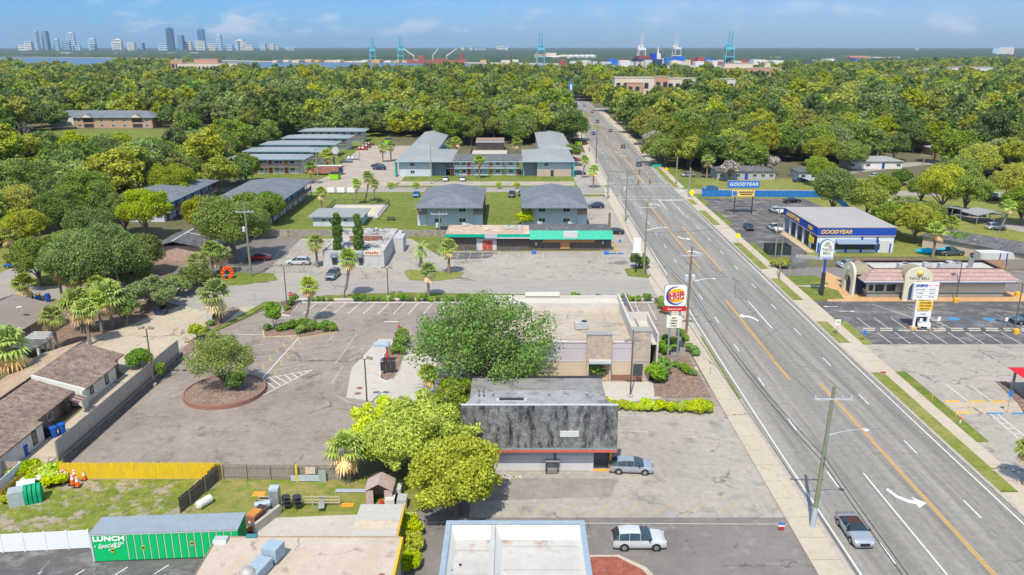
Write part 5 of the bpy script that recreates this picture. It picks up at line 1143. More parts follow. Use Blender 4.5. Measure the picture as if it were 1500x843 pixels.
put(tree('narrow_young_tree','narrow young tree at the left end of the shrubby lot island','tree','fresh',28,4.6,1.15,.6,2500,.17,12,.5,trunk_r=.07,limbs=4,lr=(.4,.6)),*G(401,485))
put(tree('small_round_tree','small round green tree in the mulch strip left of the planter','tree','lime',29,2.6,1.2,.6,1800,.16,10,.6,trunk_r=.07,limbs=3),*G(289,500))
put(tree('clipped_round_bush','clipped mushroom-shaped green bush behind the left lot wall','bush','topi',30,2.3,1.75,.2,3800,.15,14,.85,trunk_r=.1,limbs=2,lr=(.4,.55)),*G(205,538))
put(tree('wall_bush','loose flowering bush at the foot of the tall lamp by the lot wall','bush','shrub',31,2.4,1.3,.1,2200,.18,10,.4,limbs=3,trunk_r=.06),*G(228,555))
cy=tree('italian_cypress','left of the two tall dark cypress columns in front of the white studio','cypress','dark',40,11.4,.78,.2,7000,.2,90,.8,spr=False,lr=(.6,.85),core=.9,trunk_r=.12,limbs=0,lo=-1,group='two cypress columns by the studio',spread=(.2,.9))
put(cy,*G(497,388));put(copy_thing(cy,label='right of the two tall dark cypress columns in front of the white studio'),*G(527,390),(1,1,1.0),2)
near=[((150,440),'grey',12.5,8.5,'broad grey-green oak left of the tall green utility pole'),((42,372),'yel',9.5,4.6,'bright yellow-green tree near the blue car at the left edge'),((218,352),'yel',12,5.5,'mossy oak with grey twigs in front of the left gallery flats'),((345,385),'mid',13.5,7.0,'big green oak by the utility pole above the red parked car'),((372,350),'mid',10.5,5.0,'oak overlapping the corner of the gallery flats beside the big oak'),((300,345),'yel',9,4.4,'yellowish oak just left of the big oak by the brick office'),((225,456),'grey',5.6,4.2,'low airy grey-green tree shading the blue bin on the tan drive'),((185,478),'shrub',5.5,2.2,'dense green tree at the right end of the palm thicket'),((110,405),'mid',9,5.5,'oak behind the broad grey-green oak at the left'),((95,350),'dark',10.5,6,'dark oak behind the yellow-green tree at the left'),((10,330),'dark',10,5.5,'dark oak at the very left edge above the blue car'),((20,290),'mid',12,6,'green oak at the left edge below the dead tree'),((185,345),'dark',9.5,4.8,'dark oak right of the pale carport in the left trees'),((100,300),'grey',12,6,'grey-green oak among the left trees under the bare snag'),((165,300),'mid',12,6,'green oak in the left woods left of the gallery roofs'),((290,425),'mid',4.5,3.0,'low scrubby tree beneath the palms left of the orange ball'),((205,405),'grey',8.0,4.8,'grey-green tree between the green utility pole and the brick office'),((255,436),'grey',3.6,3.0,'low tree in front of the brick office'),((1218,318),'grey',11.5,6.2,'tall grey-green oak just behind the left of the tyre shop'),((1268,322),'mid',9.5,5.0,'green oak behind the middle of the tyre shop roof'),((1300,345),'mid',7.5,4.2,'green tree behind the right corner of the tyre shop'),((1338,356),'yel',8.5,5.2,'yellow-green tree right of the tyre shop above the red mulch bank'),((1378,312),'yel',12,6.2,'big yellowish oak above the carport at right'),((1412,315),'mid',11,5.5,'oak with gappy crown near the dark parked cars at right'),((1348,300),'mid',8,4,'smaller oak at the left foot of the big yellowish oak'),((1479,300),'yel',11,5.5,'yellow-green oak by the road at the far right'),((1462,262),'grey',13,7,'tall grey-green oak at the far right edge of the woods'),((1170,230),'mid',8,4.5,'small oak in front of the shaded lawn right of the woods'),((1198,272),'mid',9,5,'oak between the blue-shuttered cottage and the tyre shop'),((836,236),'mid',6,3.5,'tree by the green bin left of the avenue'),((60,420),'mid',9,5,'green oak behind the blue bins at the left street'),((130,330),'mid',13,6.5,'tall green oak in the left woods above the broad grey oak'),((60,310),'dark',13,6.5,'tall dark oak in the left woods under the bleached snag'),((255,300),'yel',11,6,'yellowish oak overhanging the half hidden gallery roof'),((205,285),'mid',12,6.5,'green oak at the far end of the half hidden gallery flats'),((280,262),'mid',11,6,'green oak between the gallery roofs and the woods'),((235,262),'dark',12,6.5,'dark oak beyond the half hidden gallery flats'),((395,330),'mid',8,4.2,'small oak at the right of the big oak above the fenced yard'),((322,360),'dark',9,5,'dark oak shading the red parked car'),((30,345),'yel',11,6,'yellowish oak at the left edge behind the bright yellow-green tree'),((140,375),'dark',10,5.5,'dark oak just behind the broad grey-green oak'),((190,430),'mid',7,4.2,'green oak at the foot of the tall green utility pole'),((1245,250),'mid',10,6,'green oak left of the curved drive at right'),((1200,245),'yel',11,6.5,'yellow-green oak by the shaded lawn at right'),((1395,285),'mid',11,6,'green oak behind the big yellowish oak at right'),((1430,270),'yel',12,6.5,'yellowish oak in front of the far right woods'),((1495,330),'mid',9,5,'oak cut by the right edge above the road'),((1320,330),'grey',7,4,'grey-green tree hiding the small flat-roofed shop'),((1290,300),'mid',8,4.5,'green tree left of the small flat-roofed shop'),((1360,340),'mid',7,4,'green tree left of the shaggy palm'),((1095,240),'mid',10,5.5,'green oak rising between the two cottages'),((1150,236),'grey',9,5.5,'grey-green oak behind the blue-shuttered cottage'),((975,245),'mid',10,6,'green oak beside the avenue at the far right corner of the intersection'),((958,222),'mid',11,6,'green oak leaning over the avenue sidewalk'),]
for i,(p,k,H_,r_,lab)in enumerate(near):
 Y=G(*p)[1];q=min(1.0,150/Y)
 put(tree('broadleaf_tree',lab,'tree',k,100+i,H_,r_,H_*.2,int((13000*q+3000)*(r_/5)**1.5),.22+.16*(1-q),30,.5,fl=.32,trunk_r=.25+H_*.01,lr=(.22,.36)),*G(*p))
put(tree('round_dark_shrub','round dark shrub on the lawn left of the roadside pines at right','shrub','dark',150,4.2,3.2,.2,4000,.35,14,.8,trunk_r=.1,limbs=1,lr=(.4,.55)),*G(1321,271))
put(tree('round_light_shrub','lighter round shrub just left of the dark one on the lawn','shrub','grey',151,3.0,2.4,.2,3000,.3,12,.7,trunk_r=.1,limbs=1,lr=(.4,.55)),*G(1296,272))
put(tree('corner_round_hedge','big round olive hedge by the sidewalk left of the taco restaurant','hedge','yel',152,1.9,2.9,.05,5200,.2,16,.8,trunk_r=.1,limbs=1,lr=(.35,.5),ry=1.6),*G(1145,392),rz=0)
put(tree('green_round_bush','dense round green bush behind the wooden fence near the charcoal-roofed house','bush','topi',153,4.2,2.9,.3,4500,.25,14,.75,limbs=1),*G(1403,368))
put(tree('small_court_tree','bright bush between the two blue flats, behind the charcoal-roofed shop','bush','lime',154,4.0,2.3,.3,3500,.25,12,.65,limbs=2),*G(770,330))
put(tree('pole_side_bush','leafy yucca clump on the small lawn by the white sign','bush','shrub',155,3.0,1.8,.2,2500,.22,10,.5,limbs=3),*G(937,393))
for i,(p,s_,lab)in enumerate((((62,190),13,'pale dead tree standing in the left woods nearest the lawn'),((38,250),15,'tall bleached dead tree rising from the oaks at the far left'),((94,275),13,'bare snag in the left woods beside the bleached one'))):
 put(bare_tree('dead_tree',lab,s_,60+i),*G(*p))
for i,(p,lab)in enumerate((((955,232),'leafless grey tree leaning over the avenue on its right side'),((1003,200),'grey leafless crown above the green oaks right of the avenue'),((988,215),'grey leafless crown nearest the avenue among green oaks'),((1068,266),'small leafless tree in front of the grey cottage'),((1130,258),'grey twiggy tree beside the blue-shuttered cottage'))):
 put(tree('leafless_tree',lab,'tree','bare',160+i,10 if i<3 else 6.5,4.5 if i<3 else 2.8,2,3500,.35,16,0,limbs=8),*G(*p))
FP=[fan_palm('fan_palm','p',4.6,1,44),fan_palm('fan_palm','p',6.2,2,40,lean=1.2),fan_palm('fan_palm','p',3.2,3,46,1.25,1.2,14)]
pal=[((465,392),0,1.1,'fan palm beside the white car left of the studio'),((514,437),1,1.15,'leaning tall fan palm in the street hedge in front of the studio'),((457,474),1,1.0,'fan palm with curved trunk rising from the shrubby lot island'),((628,437),0,1.05,'slender fan palm in the street hedge below the date palm'),((658,402),0,1.15,'shaggy fan palm at the left end of the grey strip lot'),((472,310),0,1.1,'lone fan palm on the lawn beside the gallery flats'),((524,300),1,.95,'left palm of the trio on the corner of the pool lawn'),((541,297),1,1.15,'middle and tallest palm of the trio on the pool lawn'),((550,299),1,.92,'right palm of the trio on the pool lawn'),((456,270),0,1.2,'palm by the food trailer at the parking yard entrance'),((480,248),2,1.5,'bushy palm right of the second gallery flats'),((490,246),0,1.25,'palm behind the food trailer'),((561,238),0,1.15,'left palm of the pair in the middle of the parking yard'),((573,237),0,1.3,'right palm of the pair in the middle of the parking yard'),((702,262),0,1.3,'palm in front of the middle of the u-shaped apartments'),((659,232),0,1.2,'left palm of the pair in the apartment courtyard'),((669,231),0,1.35,'right palm of the pair in the apartment courtyard'),((757,234),0,1.4,'shaggy palm right of the courtyard pool'),((760,208),2,1.4,'palm behind the courtyard near the right wing'),((856,262),1,1.0,'slim palm at the roadside beside the parked cars'),((869,276),0,1.2,'fuller palm at the street corner left of the crosswalk'),((320,474),2,1.5,'thick squat palm at the corner of the restaurant lot'),((84,512),0,1.1,'palm between the brick house and the brown-roofed townhouses'),((22,566),2,1.7,'bushy palm in front of the brick house at the left edge'),((132,505),0,1.15,'front palm of the thicket beside the tan drive'),((150,488),0,1.1,'middle palm of the thicket beside the tan drive'),((165,480),2,1.6,'low palm at the right of the thicket beside the tan drive'),((122,488),2,1.5,'low palm at the left of the thicket beside the tan drive'),((148,462),0,1.1,'rear palm of the thicket behind the tan drive'),((40,445),2,1.1,'palm left of the blue bins at the street'),((112,440),2,1.25,'left palm of the row behind the blue bins'),((92,442),0,1.15,'palm standing over the blue bins'),((135,438),0,.9,'right palm of the row behind the blue bins'),((18,385),0,1.2,'palm at the left edge near the blue car'),((293,415),2,1.2,'left palm of the three by the orange ball'),((313,405),0,1.15,'middle palm of the three by the orange ball'),((325,402),2,1.2,'right palm of the three by the orange ball'),((300,262),0,1.2,'palm in front of the woods left of the gallery flats'),((512,706),2,1.15,'shaggy fan palm with dead skirt in the corner of the grass yard'),((628,592),0,.85,'fan palm under the spreading tree by the burger restaurant'),((1366,378),0,1.25,'shaggy palm over the turquoise boats behind the wooden fence'),((1388,362),0,1.15,'palm behind the shaggy palm near the wooden fence'),((1470,342),1,1.05,'tall palm by the bend of the road at right'),((1500,712),0,.9,'palm cut by the right edge beside the lower lot'),((1035,262),0,1.3,'palm among the oaks behind the grey cottage'),((1113,252),0,1.1,'palm between the two cottages')]
for i,(p,k,s_,lab)in enumerate(pal):
 o=FP[k]if k in(0,1,2)and not FP[k].get('used')else copy_thing(FP[k])
 FP[k]['used']=1;o['label']=lab;o['group']='fan palms'
 if 'used' in o.keys()and o is not FP[k]:del o['used']
 put(o,*G(*p),s_,rz=(0 if k==1 else None))
for o in FP:
 if 'used' in o.keys():del o['used']
put(feather_palm('date_palm','feathery date palm with drooping fronds on the verge before the strip lot',3.6,5,kind='palm'),*G(617,392))
SHR=[tree('hedge_shrub','s','shrub','shrub',200+i,1.0+.2*i,.62,.03,700,.13,8,.7,trunk_r=.03,limbs=1,lr=(.4,.6),lod_trunk=4)for i in range(3)]
hx=[456,466,474,484,524,533,537,547,554,562,574,589,601,614,622,632,642,652,660,673,682,692,703,712,821,832,843,853,862,875,884,893,915,924,935,948]
for i,x_ in enumerate(hx):
 big=1.25 if x_ in(524,548,601,843,897)else(.75 if x_ in(466,474,484,633)else.95)
 o=SHR[i]if i<3 else copy_thing(SHR[i%3]);tag(o,'small round shrub in the mulch bed between the sidewalk and the angled stalls','shrub','shrubs of the street hedge')
 X_=G(x_,442)[0];put(o,X_,129.4+random.uniform(-.15,.15),big*random.uniform(.85,1.15))
def shrubs(px_list,lab,grp,s=(1,1.4),src=0):
 for p in px_list:
  o=copy_thing(SHR[(src+random.randrange(3))%3],label=lab,group=grp);put(o,*G(*p),random.uniform(*s))
shrubs([(392,486),(410,486),(418,484),(427,483),(436,482),(443,480),(452,481),(460,484),(468,484),(477,486),(487,486),(440,490),(450,488)],'low green shrub in the yellow-kerbed lot island','shrubs of the lot island',(1.0,1.35))
shrubs([(586,500),(592,503),(587,512),(583,520),(590,496)],'shrub in the drive-through island behind the menu boards','shrubs of the drive-through island',(1.3,1.7))
shrubs([(425,450),(421,456),(430,446),(309,478),(302,486),(318,470)],'loose shrub in the bed at the lot corner','shrubs at the lot corner',(.8,1.3))
shrubs([(962,548),(966,556),(960,562),(969,562),(958,552),(970,550)],'dense green shrub at the stone tower end of the sign bed','dense shrubs by the stone tower',(1.5,1.9))
shrubs([(1000,545),(1008,550),(1014,552),(990,540)],'grassy yellow-green shrub in the middle of the sign bed','grassy shrubs of the sign bed',(.8,1.2))
shrubs([(975,512),(984,515),(970,518)],'dark green shrub at the feet of the burger sign','dark shrubs under the burger sign',(1.5,2.0))
shrubs([(996,493),(1003,500),(1010,517),(1018,522)],'low bright shrub between the burger sign and the sidewalk','low shrubs by the sidewalk',(.8,1.2))
shrubs([(880,552),(874,556)],'yellowish shrub by the entrance of the burger restaurant','entrance shrubs',(1.6,2.0))
shrubs([(968,452),(972,460)],'rusty shrub beside the burger sign at the street corner','corner shrubs',(1.2,1.6))
for i in range(13):
 lab='bright vine-covered mound of the overgrown strip right of the mansard shop'
 o=tree('overgrown_shrub',lab,'shrub','lime',230+i,1.1+(.6 if i>10 else 0),.95+(.5 if i>10 else 0),.02,1300,.13,9,.7,group='overgrown strip shrubs',trunk_r=.04,limbs=1,lr=(.4,.6),lod_trunk=4)if i in(0,11)else copy_thing(bpy.data.objects['overgrown_shrub'],label=lab)
 put(o,11.3+i*1.0,87.6-i*.08+random.uniform(-.2,.2),random.uniform(.85,1.2))
for i,(p,s_)in enumerate((((628,640),1.2),((640,650),1.2),((600,805),1.4),((598,780),1.5),((600,830),1.2),((655,665),1.2),((664,600),1.2),((672,590),1.1),((30,703),1.3),((45,697),1.4),((60,700),1.3),((75,703),1.4),((80,712),1.2),((18,735),1.0),((52,708),1.2),((85,695),1.2))):
 lab='vine tangle on the fence line between the lime trees and the side wall' if i<8 else 'green vine tangle over the fence corner by the old green tank'
 o=copy_thing(bpy.data.objects['overgrown_shrub'],label=lab,group='vines by the lime trees' if i<8 else 'vines by the green tank');put(o,*G(*p),s_)
for p in((572,277),(610,277),(731,277),(757,277)):
 o=copy_thing(bpy.data.objects['small_round_tree'],label='spindly young tree on the verge of the cross street',group='young verge trees',name=None);put(o,*G(*p),.8)
OPEN=[(-106,262,-34,385),(-40,240,34,352),(-82,140,30,262),(-104,185,-56,232),(-118,90,30,186),(-240,280,-128,430),(-240,424,-188,446),(-270,440,-220,460),(28,0,62,273),(60,0,140,268),(92,250,150,295),(140,0,200,250),(82,585,166,730),(250,840,352,1075),(-520,1060,-400,1275),(370,780,442,925),(510,880,622,1075),(172,640,202,740),(26,555,92,640),(150,300,230,325)]
def blocked(x,y):
 c=cx(min(y,760))
 if y<600 and(-16 if y<400 else-14)<x-c<13.5:return True
 if 98<x<262 and 255<y<312 and abs(y-(262+(x-98)*.3))<9:return True
 if 110<x<190 and abs((y-224)-(x-107)*-1.45)<14:return True
 return any(a<=x<=c_ and b_<=y<=d_ for a,b_,c_,d_ in OPEN)
rg=random.Random(77);pts=[]
SHN=([-.75,-.60,-.59,-.495,-.48,-.375,-.36,-.30,-.26,-.14,-.11,.09,.13,.27,.7],[1850,1750,1330,1330,1850,1800,1320,1170,1080,1180,1260,1260,1170,1200,2150])
y=60.0
while y<2350:
 st=8.4 if y<420 else 9.6 if y<520 else(10.5 if y<900 else 13.5)
 lim=y*.72+75;x=-lim+rg.random()*st
 while x<lim:
  xx,yy=x+rg.uniform(-.35,.35)*st,y+rg.uniform(-.35,.35)*st
  shore=float(np.interp(xx/yy,SHN[0],SHN[1]))
  if yy<shore-10 and not blocked(xx,yy)and(yy>245 or xx<-70 or xx>175)and not(xx<-60 and yy<190 and xx>-150 and xx>-.66*yy-6)and not(yy<150 and abs(xx)<.7*yy+12):pts.append((xx,yy))
  x+=st
 y+=st
pts.sort(key=lambda p:(abs(p[0])>.655*p[1]+6,p[1]+.25*abs(p[0])))
PR=[]
spec=[('dark',12,5.8),('mid',11,6.2),('mid',13,7.2),('yel',12,5.6),('grey',11.5,6.8),('mid',9,4.4),('dark',14,5.0),('yel',15,4.4)]
lb={'dark':'dark green','mid':'mid green','yel':'yellow-green','grey':'grey-green'}
for i,(k,H_,r_)in enumerate(spec):
 PR.append(tree('woodland_tree','w','tree',k,300+i,H_,r_,H_*(.45 if i==7 else.10),5200,.42,30,.6,lr=(.18,.34),trunk_r=.3,limbs=4,fl=.3))
NI=232;used=set()
for i,(x,y)in enumerate(pts[:NI]):
 k=rg.choices(range(8),[3,4,3,3,2,2,2,2])[0]
 o=PR[k]if k not in used else copy_thing(PR[k]);used.add(k);kd=spec[k][0];side='left' if x<cx(min(y,760))else 'right'
 tag(o,f'{lb[kd]} tree in the front rows of the woods {side} of the avenue','tree',f'{lb[kd]} trees at the front of the {side} woods')
 put(o,x,y,(s_:=rg.uniform(.7,1.35),s_*rg.uniform(.85,1.15),s_*rg.uniform(.8,1.15)))
far=pts[NI:]
def far_crown(i,k,H_,r_):
 me,_,_=crown_mesh('far_crown',LM[k],400+i,r_,H_*.46,20,1500,.72,.66,H_*.5,lr=(.20,.38),fl=.25);return D.objects.new('far_crown',me)
FC=[far_crown(i,*s_)for i,s_ in enumerate(spec)]
me=D.meshes.new('woodland_canopy');me.from_pydata([(x,y,0)for x,y in far],[],[])
for nm,tp,fn in(('scl','FLOAT',lambda:rg.choice((.7,.85,1,1.15,1.3,1.5))*rg.uniform(.9,1.1)),('rz','FLOAT',lambda:rg.uniform(0,6.28)),('knd','INT',lambda:rg.choices(range(8),[3,4,3,3,2,2,2,2])[0])):
 a=me.attributes.new(nm,tp,'POINT');a.data.foreach_set('value',[fn()for _ in far])
wc=link(D.objects.new('woodland_canopy',me));tag(wc,'woods of oaks and pines stretching to the river on both sides of the avenue','woods',kind='stuff')
ng=D.node_groups.new('scatter crowns','GeometryNodeTree');ng.interface.new_socket('Geometry',in_out='INPUT',socket_type='NodeSocketGeometry');ng.interface.new_socket('Geometry',in_out='OUTPUT',socket_type='NodeSocketGeometry')
N_=ng.nodes;gi=N_.new('NodeGroupInput');go=N_.new('NodeGroupOutput');ip=N_.new('GeometryNodeInstanceOnPoints');jn=N_.new('GeometryNodeJoinGeometry')
for o in FC:
 oi=N_.new('GeometryNodeObjectInfo');oi.inputs['Object'].default_value=o;oi.inputs['As Instance'].default_value=True;ng.links.new(oi.outputs['Geometry'],jn.inputs[0])
def na(nm,dt):
 q=N_.new('GeometryNodeInputNamedAttribute');q.data_type=dt;q.inputs['Name'].default_value=nm;return q.outputs['Attribute']
ng.links.new(gi.outputs[0],ip.inputs['Points']);ng.links.new(jn.outputs[0],ip.inputs['Instance']);ip.inputs['Pick Instance'].default_value=True
ng.links.new(na('knd','INT'),ip.inputs['Instance Index']);cb=N_.new('ShaderNodeCombineXYZ');ng.links.new(na('rz','FLOAT'),cb.inputs[2]);ng.links.new(cb.outputs[0],ip.inputs['Rotation']);ng.links.new(na('scl','FLOAT'),ip.inputs['Scale'])
ng.links.new(ip.outputs[0],go.inputs[0]);md=wc.modifiers.new('scatter','NODES');md.node_group=ng
print('woods',len(pts),'palms',len(pal))
# ================================================================ VEHICLES
TY,RM=M('tyre'),M('rim');HL=mat('headlight lens',(.75,.78,.80),rough=.1,var=.02,spec=.8);TL=mat('tail lamp red',(.35,.01,.01),rough=.2,var=.02);CG=mat('car glass',(.018,.035,.04),rough=.06,var=.2,scale=.6,spec=.8)
def paint(n,c,metal=.0):return mat('car paint '+n,c,rough=.3,metal=metal,var=.02,coat=.6,spec=.5)
PNT=dict(white=paint('white',(.50,.52,.52)),silver=paint('silver',(.42,.46,.50),.5),grey=paint('grey',(.16,.18,.20),.4),black=paint('black',(.015,.017,.02)),navy=paint('navy',(.015,.03,.08)),blue=paint('blue',(.01,.12,.38)),red=paint('red',(.42,.01,.015)),dkred=paint('dark red',(.18,.02,.02)),tan=paint('tan',(.42,.36,.27),.3),teal=paint('slate',(.05,.09,.12)),ltblue=paint('light silver blue',(.36,.42,.47),.5),brown=paint('brown',(.10,.06,.05)))
TYPES={'sedan':(4.75,1.84,[(-2.37,.62,.80,'b'),(-2.33,.93,.84,'b'),(-1.75,1.02,.86,'g'),(-.95,1.40,.66,'r'),(-.3,1.46,.66,'r'),(.35,1.42,.66,'g'),(1.15,1.02,.84,'b'),(1.9,.90,.84,'b'),(2.28,.76,.74,'b'),(2.37,.52,.66,'b')],.93,.34),'hatch':(4.55,1.80,[(-2.27,.70,.78,'b'),(-2.22,1.02,.84,'g'),(-1.45,1.36,.64,'r'),(-.5,1.48,.66,'r'),(.25,1.44,.66,'g'),(1.25,1.02,.84,'b'),(1.9,.86,.82,'b'),(2.2,.72,.72,'b'),(2.27,.50,.62,'b')],.93,.33),'suv':(4.70,1.88,[(-2.35,.68,.78,'b'),(-2.3,1.06,.84,'g'),(-1.78,1.56,.68,'r'),(-.9,1.66,.70,'r'),(.05,1.62,.69,'g'),(1.05,1.14,.86,'b'),(1.8,1.04,.86,'b'),(2.22,.90,.78,'b'),(2.35,.58,.70,'b')],1.04,.36),'pickup':(5.4,1.95,[(-2.7,.70,.88,'b'),(-2.68,.98,.92,'b'),(-.75,.98,.92,'g'),(-.62,1.72,.74,'r'),(.5,1.74,.74,'g'),(1.15,1.16,.88,'b'),(2.3,1.08,.86,'b'),(2.6,.95,.80,'b'),(2.7,.60,.74,'b')],1.05,.39),'convertible':(4.6,1.85,[(-2.3,.60,.80,'b'),(-2.26,.90,.84,'b'),(-1.45,1.0,.86,'c'),(-.9,1.30,.66,'c'),(.25,1.36,.68,'g'),(.95,1.0,.86,'b'),(1.85,.88,.84,'b'),(2.22,.74,.74,'b'),(2.3,.50,.66,'b')],.92,.35),}
def make_car(kind,name):
 L_,W,st,belt,rw=TYPES[kind];w=W/2;zb=.22
 r=thing(name,'x','car');secs=[]
 for i,(x,zt,tf,c)in enumerate(st):
  e=min(1,(L_/2-abs(x))/.35);wf=.84+.16*max(0,e)**.5;ww=w*wf;bz=min(belt,zt-.02)
  secs.append([(x,0,zb),(x,ww*.88,zb),(x,ww*.99,zb+.14),(x,ww,(zb+bz)/2+.06),(x,ww*.965,bz),(x,ww*tf if zt>belt+.15 else ww*.90,zt-.035 if zt>belt+.15 else zt-.01),(x,ww*tf*.82,zt),(x,0,zt+.015)])
 bod,gls,top=MB(),MB(),MB()
 for s_ in(1,-1):
  for i in range(len(secs)-1):
   c=st[i][3];nx=st[i+1][3]
   for j in range(7):
    q=[secs[i][j],secs[i+1][j],secs[i+1][j+1],secs[i][j+1]];q=[(p[0],p[1]*s_,p[2])for p in q];f=(0,1,2,3)if s_<0 else(3,2,1,0)
    tgt=bod
    if c=='g' and j>=5:tgt=gls
    if c in 'gr' and j==4:tgt=gls if not(kind=='pickup' and i<2)else(gls if c=='r' else bod)
    if c=='c':tgt=top if j>=5 or(j==4 and i<3)else gls if j==4 else bod
    tgt.add(q,[f])
 for e,f in((0,1),(-1,-1)):
  pts=secs[e];ring=[(p[0],p[1],p[2])for p in pts]+[(p[0],-p[1],p[2])for p in reversed(pts[1:-1])]
  bod.add(ring,[tuple(range(len(ring)))if f<0 else tuple(reversed(range(len(ring))))])
 for i,(x,zt,tf,c)in enumerate(st):
  if c in 'gr' and i>0 and kind!='x' and(zt>belt+.2):
   for s_ in(1,-1):
    a,b=secs[i][4],secs[i][5];bod.tube([(a[0]-.05,a[1]*s_,a[2]),(b[0],b[1]*s_,b[2])],.022,4)
 bo=bod.build('body',PNT['white'],r);bo.data.polygons.foreach_set('use_smooth',[True]*len(bo.data.polygons))
 try:
  wl_=bo.modifiers.new('weld','WELD');wl_.merge_threshold=.002
  bo.data.set_sharp_from_angle(angle=R(32))
 except Exception:pass
 go_=gls.build('windows',CG,r)
 if top.v:top.build('soft_top',mat('brown canvas',(.07,.03,.028),rough=.9),r)
 tri=MB()
 ax=(L_*.30,-L_*.29)
 for x in ax:
  for s_ in(1,-1):
   t=MB().tube([(0,-.11,0),(0,.11,0)],rw-.015,18).build('wheel',TY,r);t.location=(x,s_*(w-.09),rw-.01)
   MB().tube([(0,s_*.111,0),(0,s_*.125,0)],rw*.62,10).build('rim',RM,t)
   MB().tube([(0,-.1*s_,0),(0,.097*s_,0)][::s_],rw+.06,16).build('wheel_arch',M('black plastic'),t)
 fz=.70 if kind not in('suv','pickup')else.84
 for s_ in(1,-1):
  MB().obox((L_/2-.2,s_*w*.66,fz-.02),(.26,.32,.1),s_*-R(22)).build('headlight',HL,r)
  MB().obox((-L_/2+.10,s_*w*.72,fz+.12),(.16,.30,.16),s_*R(12)).build('tail_light',TL,r)
  MB().obox((L_*(.17 if kind!='pickup' else.14),s_*(w+.06),belt+.08),(.14,.2,.12)).build('mirror',M('black plastic'),r)
 MB().box(L_/2-.05,L_/2+.01,-.42,.42,.36,.62).build('grille',M('black plastic'),r)
 MB().box(-L_/2-.02,-L_/2+.05,-.26,.26,.48,.60).build('number_plate',M('white paint'),r)
 if kind=='pickup':MB().box(-2.6,-.85,-.78,.78,.93,1.0).build('bed',M('black plastic'),r)
 return r
KN={'sedan':'parked_car','hatch':'hatchback','suv':'sport_utility_vehicle','pickup':'pickup_truck','convertible':'convertible'}
CARS={}
def car(p,kind,colr,hd,lab,cat='car',grp=None,world=False):
 if kind not in CARS:CARS[kind]=o=make_car(kind,KN[kind])
 else:o=copy_thing(CARS[kind])
 tag(o,lab,cat,grp)
 for ch in o.children:
  if ch.name.startswith('body'):
   ch.material_slots[0].link='OBJECT';ch.material_slots[0].material=PNT[colr]
 x,y=p if world else G(*p);o.location=(x,y,.028);o.rotation_euler=(0,0,R(hd));return o
car((935,799),'suv','white',0,'white crossover parked beside the red mulch bed at the bottom','suv');
car((924,690),'hatch','silver',-4,'silver hatchback with open rear parked at the right end of the mansard shop')
car((31.6-.9,61.6),'convertible','silver',-90,'silver convertible with brown soft top driving towards the camera','convertible',world=True)
car((1352,478),'suv','white',-115,'white crossover parked behind the leasing sign','suv');car((1503,474),'suv','teal',180,'dark vehicle cut by the right edge beyond the yellow-based lamp','suv')
car((1134,338),'pickup','white',-80,'white pickup in front of the service bays of the tyre shop','pickup');car((1137,312),'pickup','white',-75,'white pickup near the rear left corner of the tyre shop','pickup');car((1096,336),'sedan','black',-95,'dark car parked alone in the middle of the tyre shop lot');car((1160,297),'sedan','black',5,'black car parked along the blue fence of the tyre shop lot')
car((1040,279),'sedan','blue',180,'bright blue car on the cross street beyond the blue fence');car((1172,267),'sedan','navy',0,'dark blue car parked before the blue-shuttered cottage');car((1008,259),'sedan','silver',15,'silver car parked beside the porch of the grey cottage')
car((380,381),'sedan','red',180,'red car parked under the oaks left of the studio');car((437,388),'suv','white',180,'white suv parked left of the studio beside the fan palm','suv');car((488,407),'suv','grey',-95,'dark grey suv parked before the studio in the fenced yard','suv');car((521,354),'suv','tan',5,'tan suv parked behind the left side of the studio','suv')
car((531,220),'sedan','red',3,'nearest of the three red cars in the parking yard');car((536,216.5),'sedan','dkred',3,'middle of the three red cars in the parking yard');car((540,213),'sedan','dkred',3,'farthest of the three red cars in the parking yard')
car((507,238.5),'sedan','grey',0,'grey car nearest the camera in the pair left of the parking yard lane');car((516,234.5),'sedan','silver',3,'silver car behind the grey car in the parking yard');car((556,249),'suv','navy',178,'dark blue suv parked right of the yard lane','suv');car((553,245),'sedan','black',178,'black car behind the dark blue suv in the parking yard')
car((610,288),'sedan','blue',-88,'blue car parked on the cross street left of the left hip-roofed flats');car((750,288),'pickup','navy',88,'dark pickup parked on the cross street between the hip-roofed flats','pickup');car((764,286),'sedan','black',88,'black car right of the dark pickup behind the right hip roof')
car((841,236),'sedan','red',3,'red car in the lot right of the u-shaped apartments');car((843,243),'sedan','teal',3,'slate blue car below the red car in the lot right of the u-shaped apartments');car((848,256),'sedan','navy',3,'dark blue car nearest the street in the lot right of the u-shaped apartments')
car((872,305),'suv','navy',182,'dark blue suv beside the right hip-roofed flats','suv');car((899,343),'sedan','black',178,'black car behind the right end of the charcoal-roofed shop');car((26,392),'sedan','blue',180,'blue car on the street at the left edge')
for p in((653,265),(678,265)):car(p,'sedan','silver',90,'silver car nosed in before the u-shaped apartments, nearly hidden by the left flats roof',grp='silver cars nearly hidden by the left hip roof')
for o_,y_,kd,c_,lab in((-4.5,398,'sedan','navy','dark blue car driving down the avenue on the left'),(5.0,288+3,'suv','teal','slate suv nearest of the traffic driving up the right side of the avenue'),(4.6,345,'sedan','brown','brown car second in the traffic on the right side of the avenue'),(1.9+3.2,412,'sedan','brown','dark brown car beside the nearer grass median'),(2.6,462,'pickup','teal','dark pickup just beyond the nearer grass median'),(4.6,535,'sedan','red','red car far up the avenue beside the far median'),(2.5,588,'sedan','blue','blue car at the far intersection of the avenue')):
 car((cx(y_)+o_,y_),kd,c_,86 if o_>0 else-94,lab,'pickup' if kd=='pickup' else 'car',world=True)
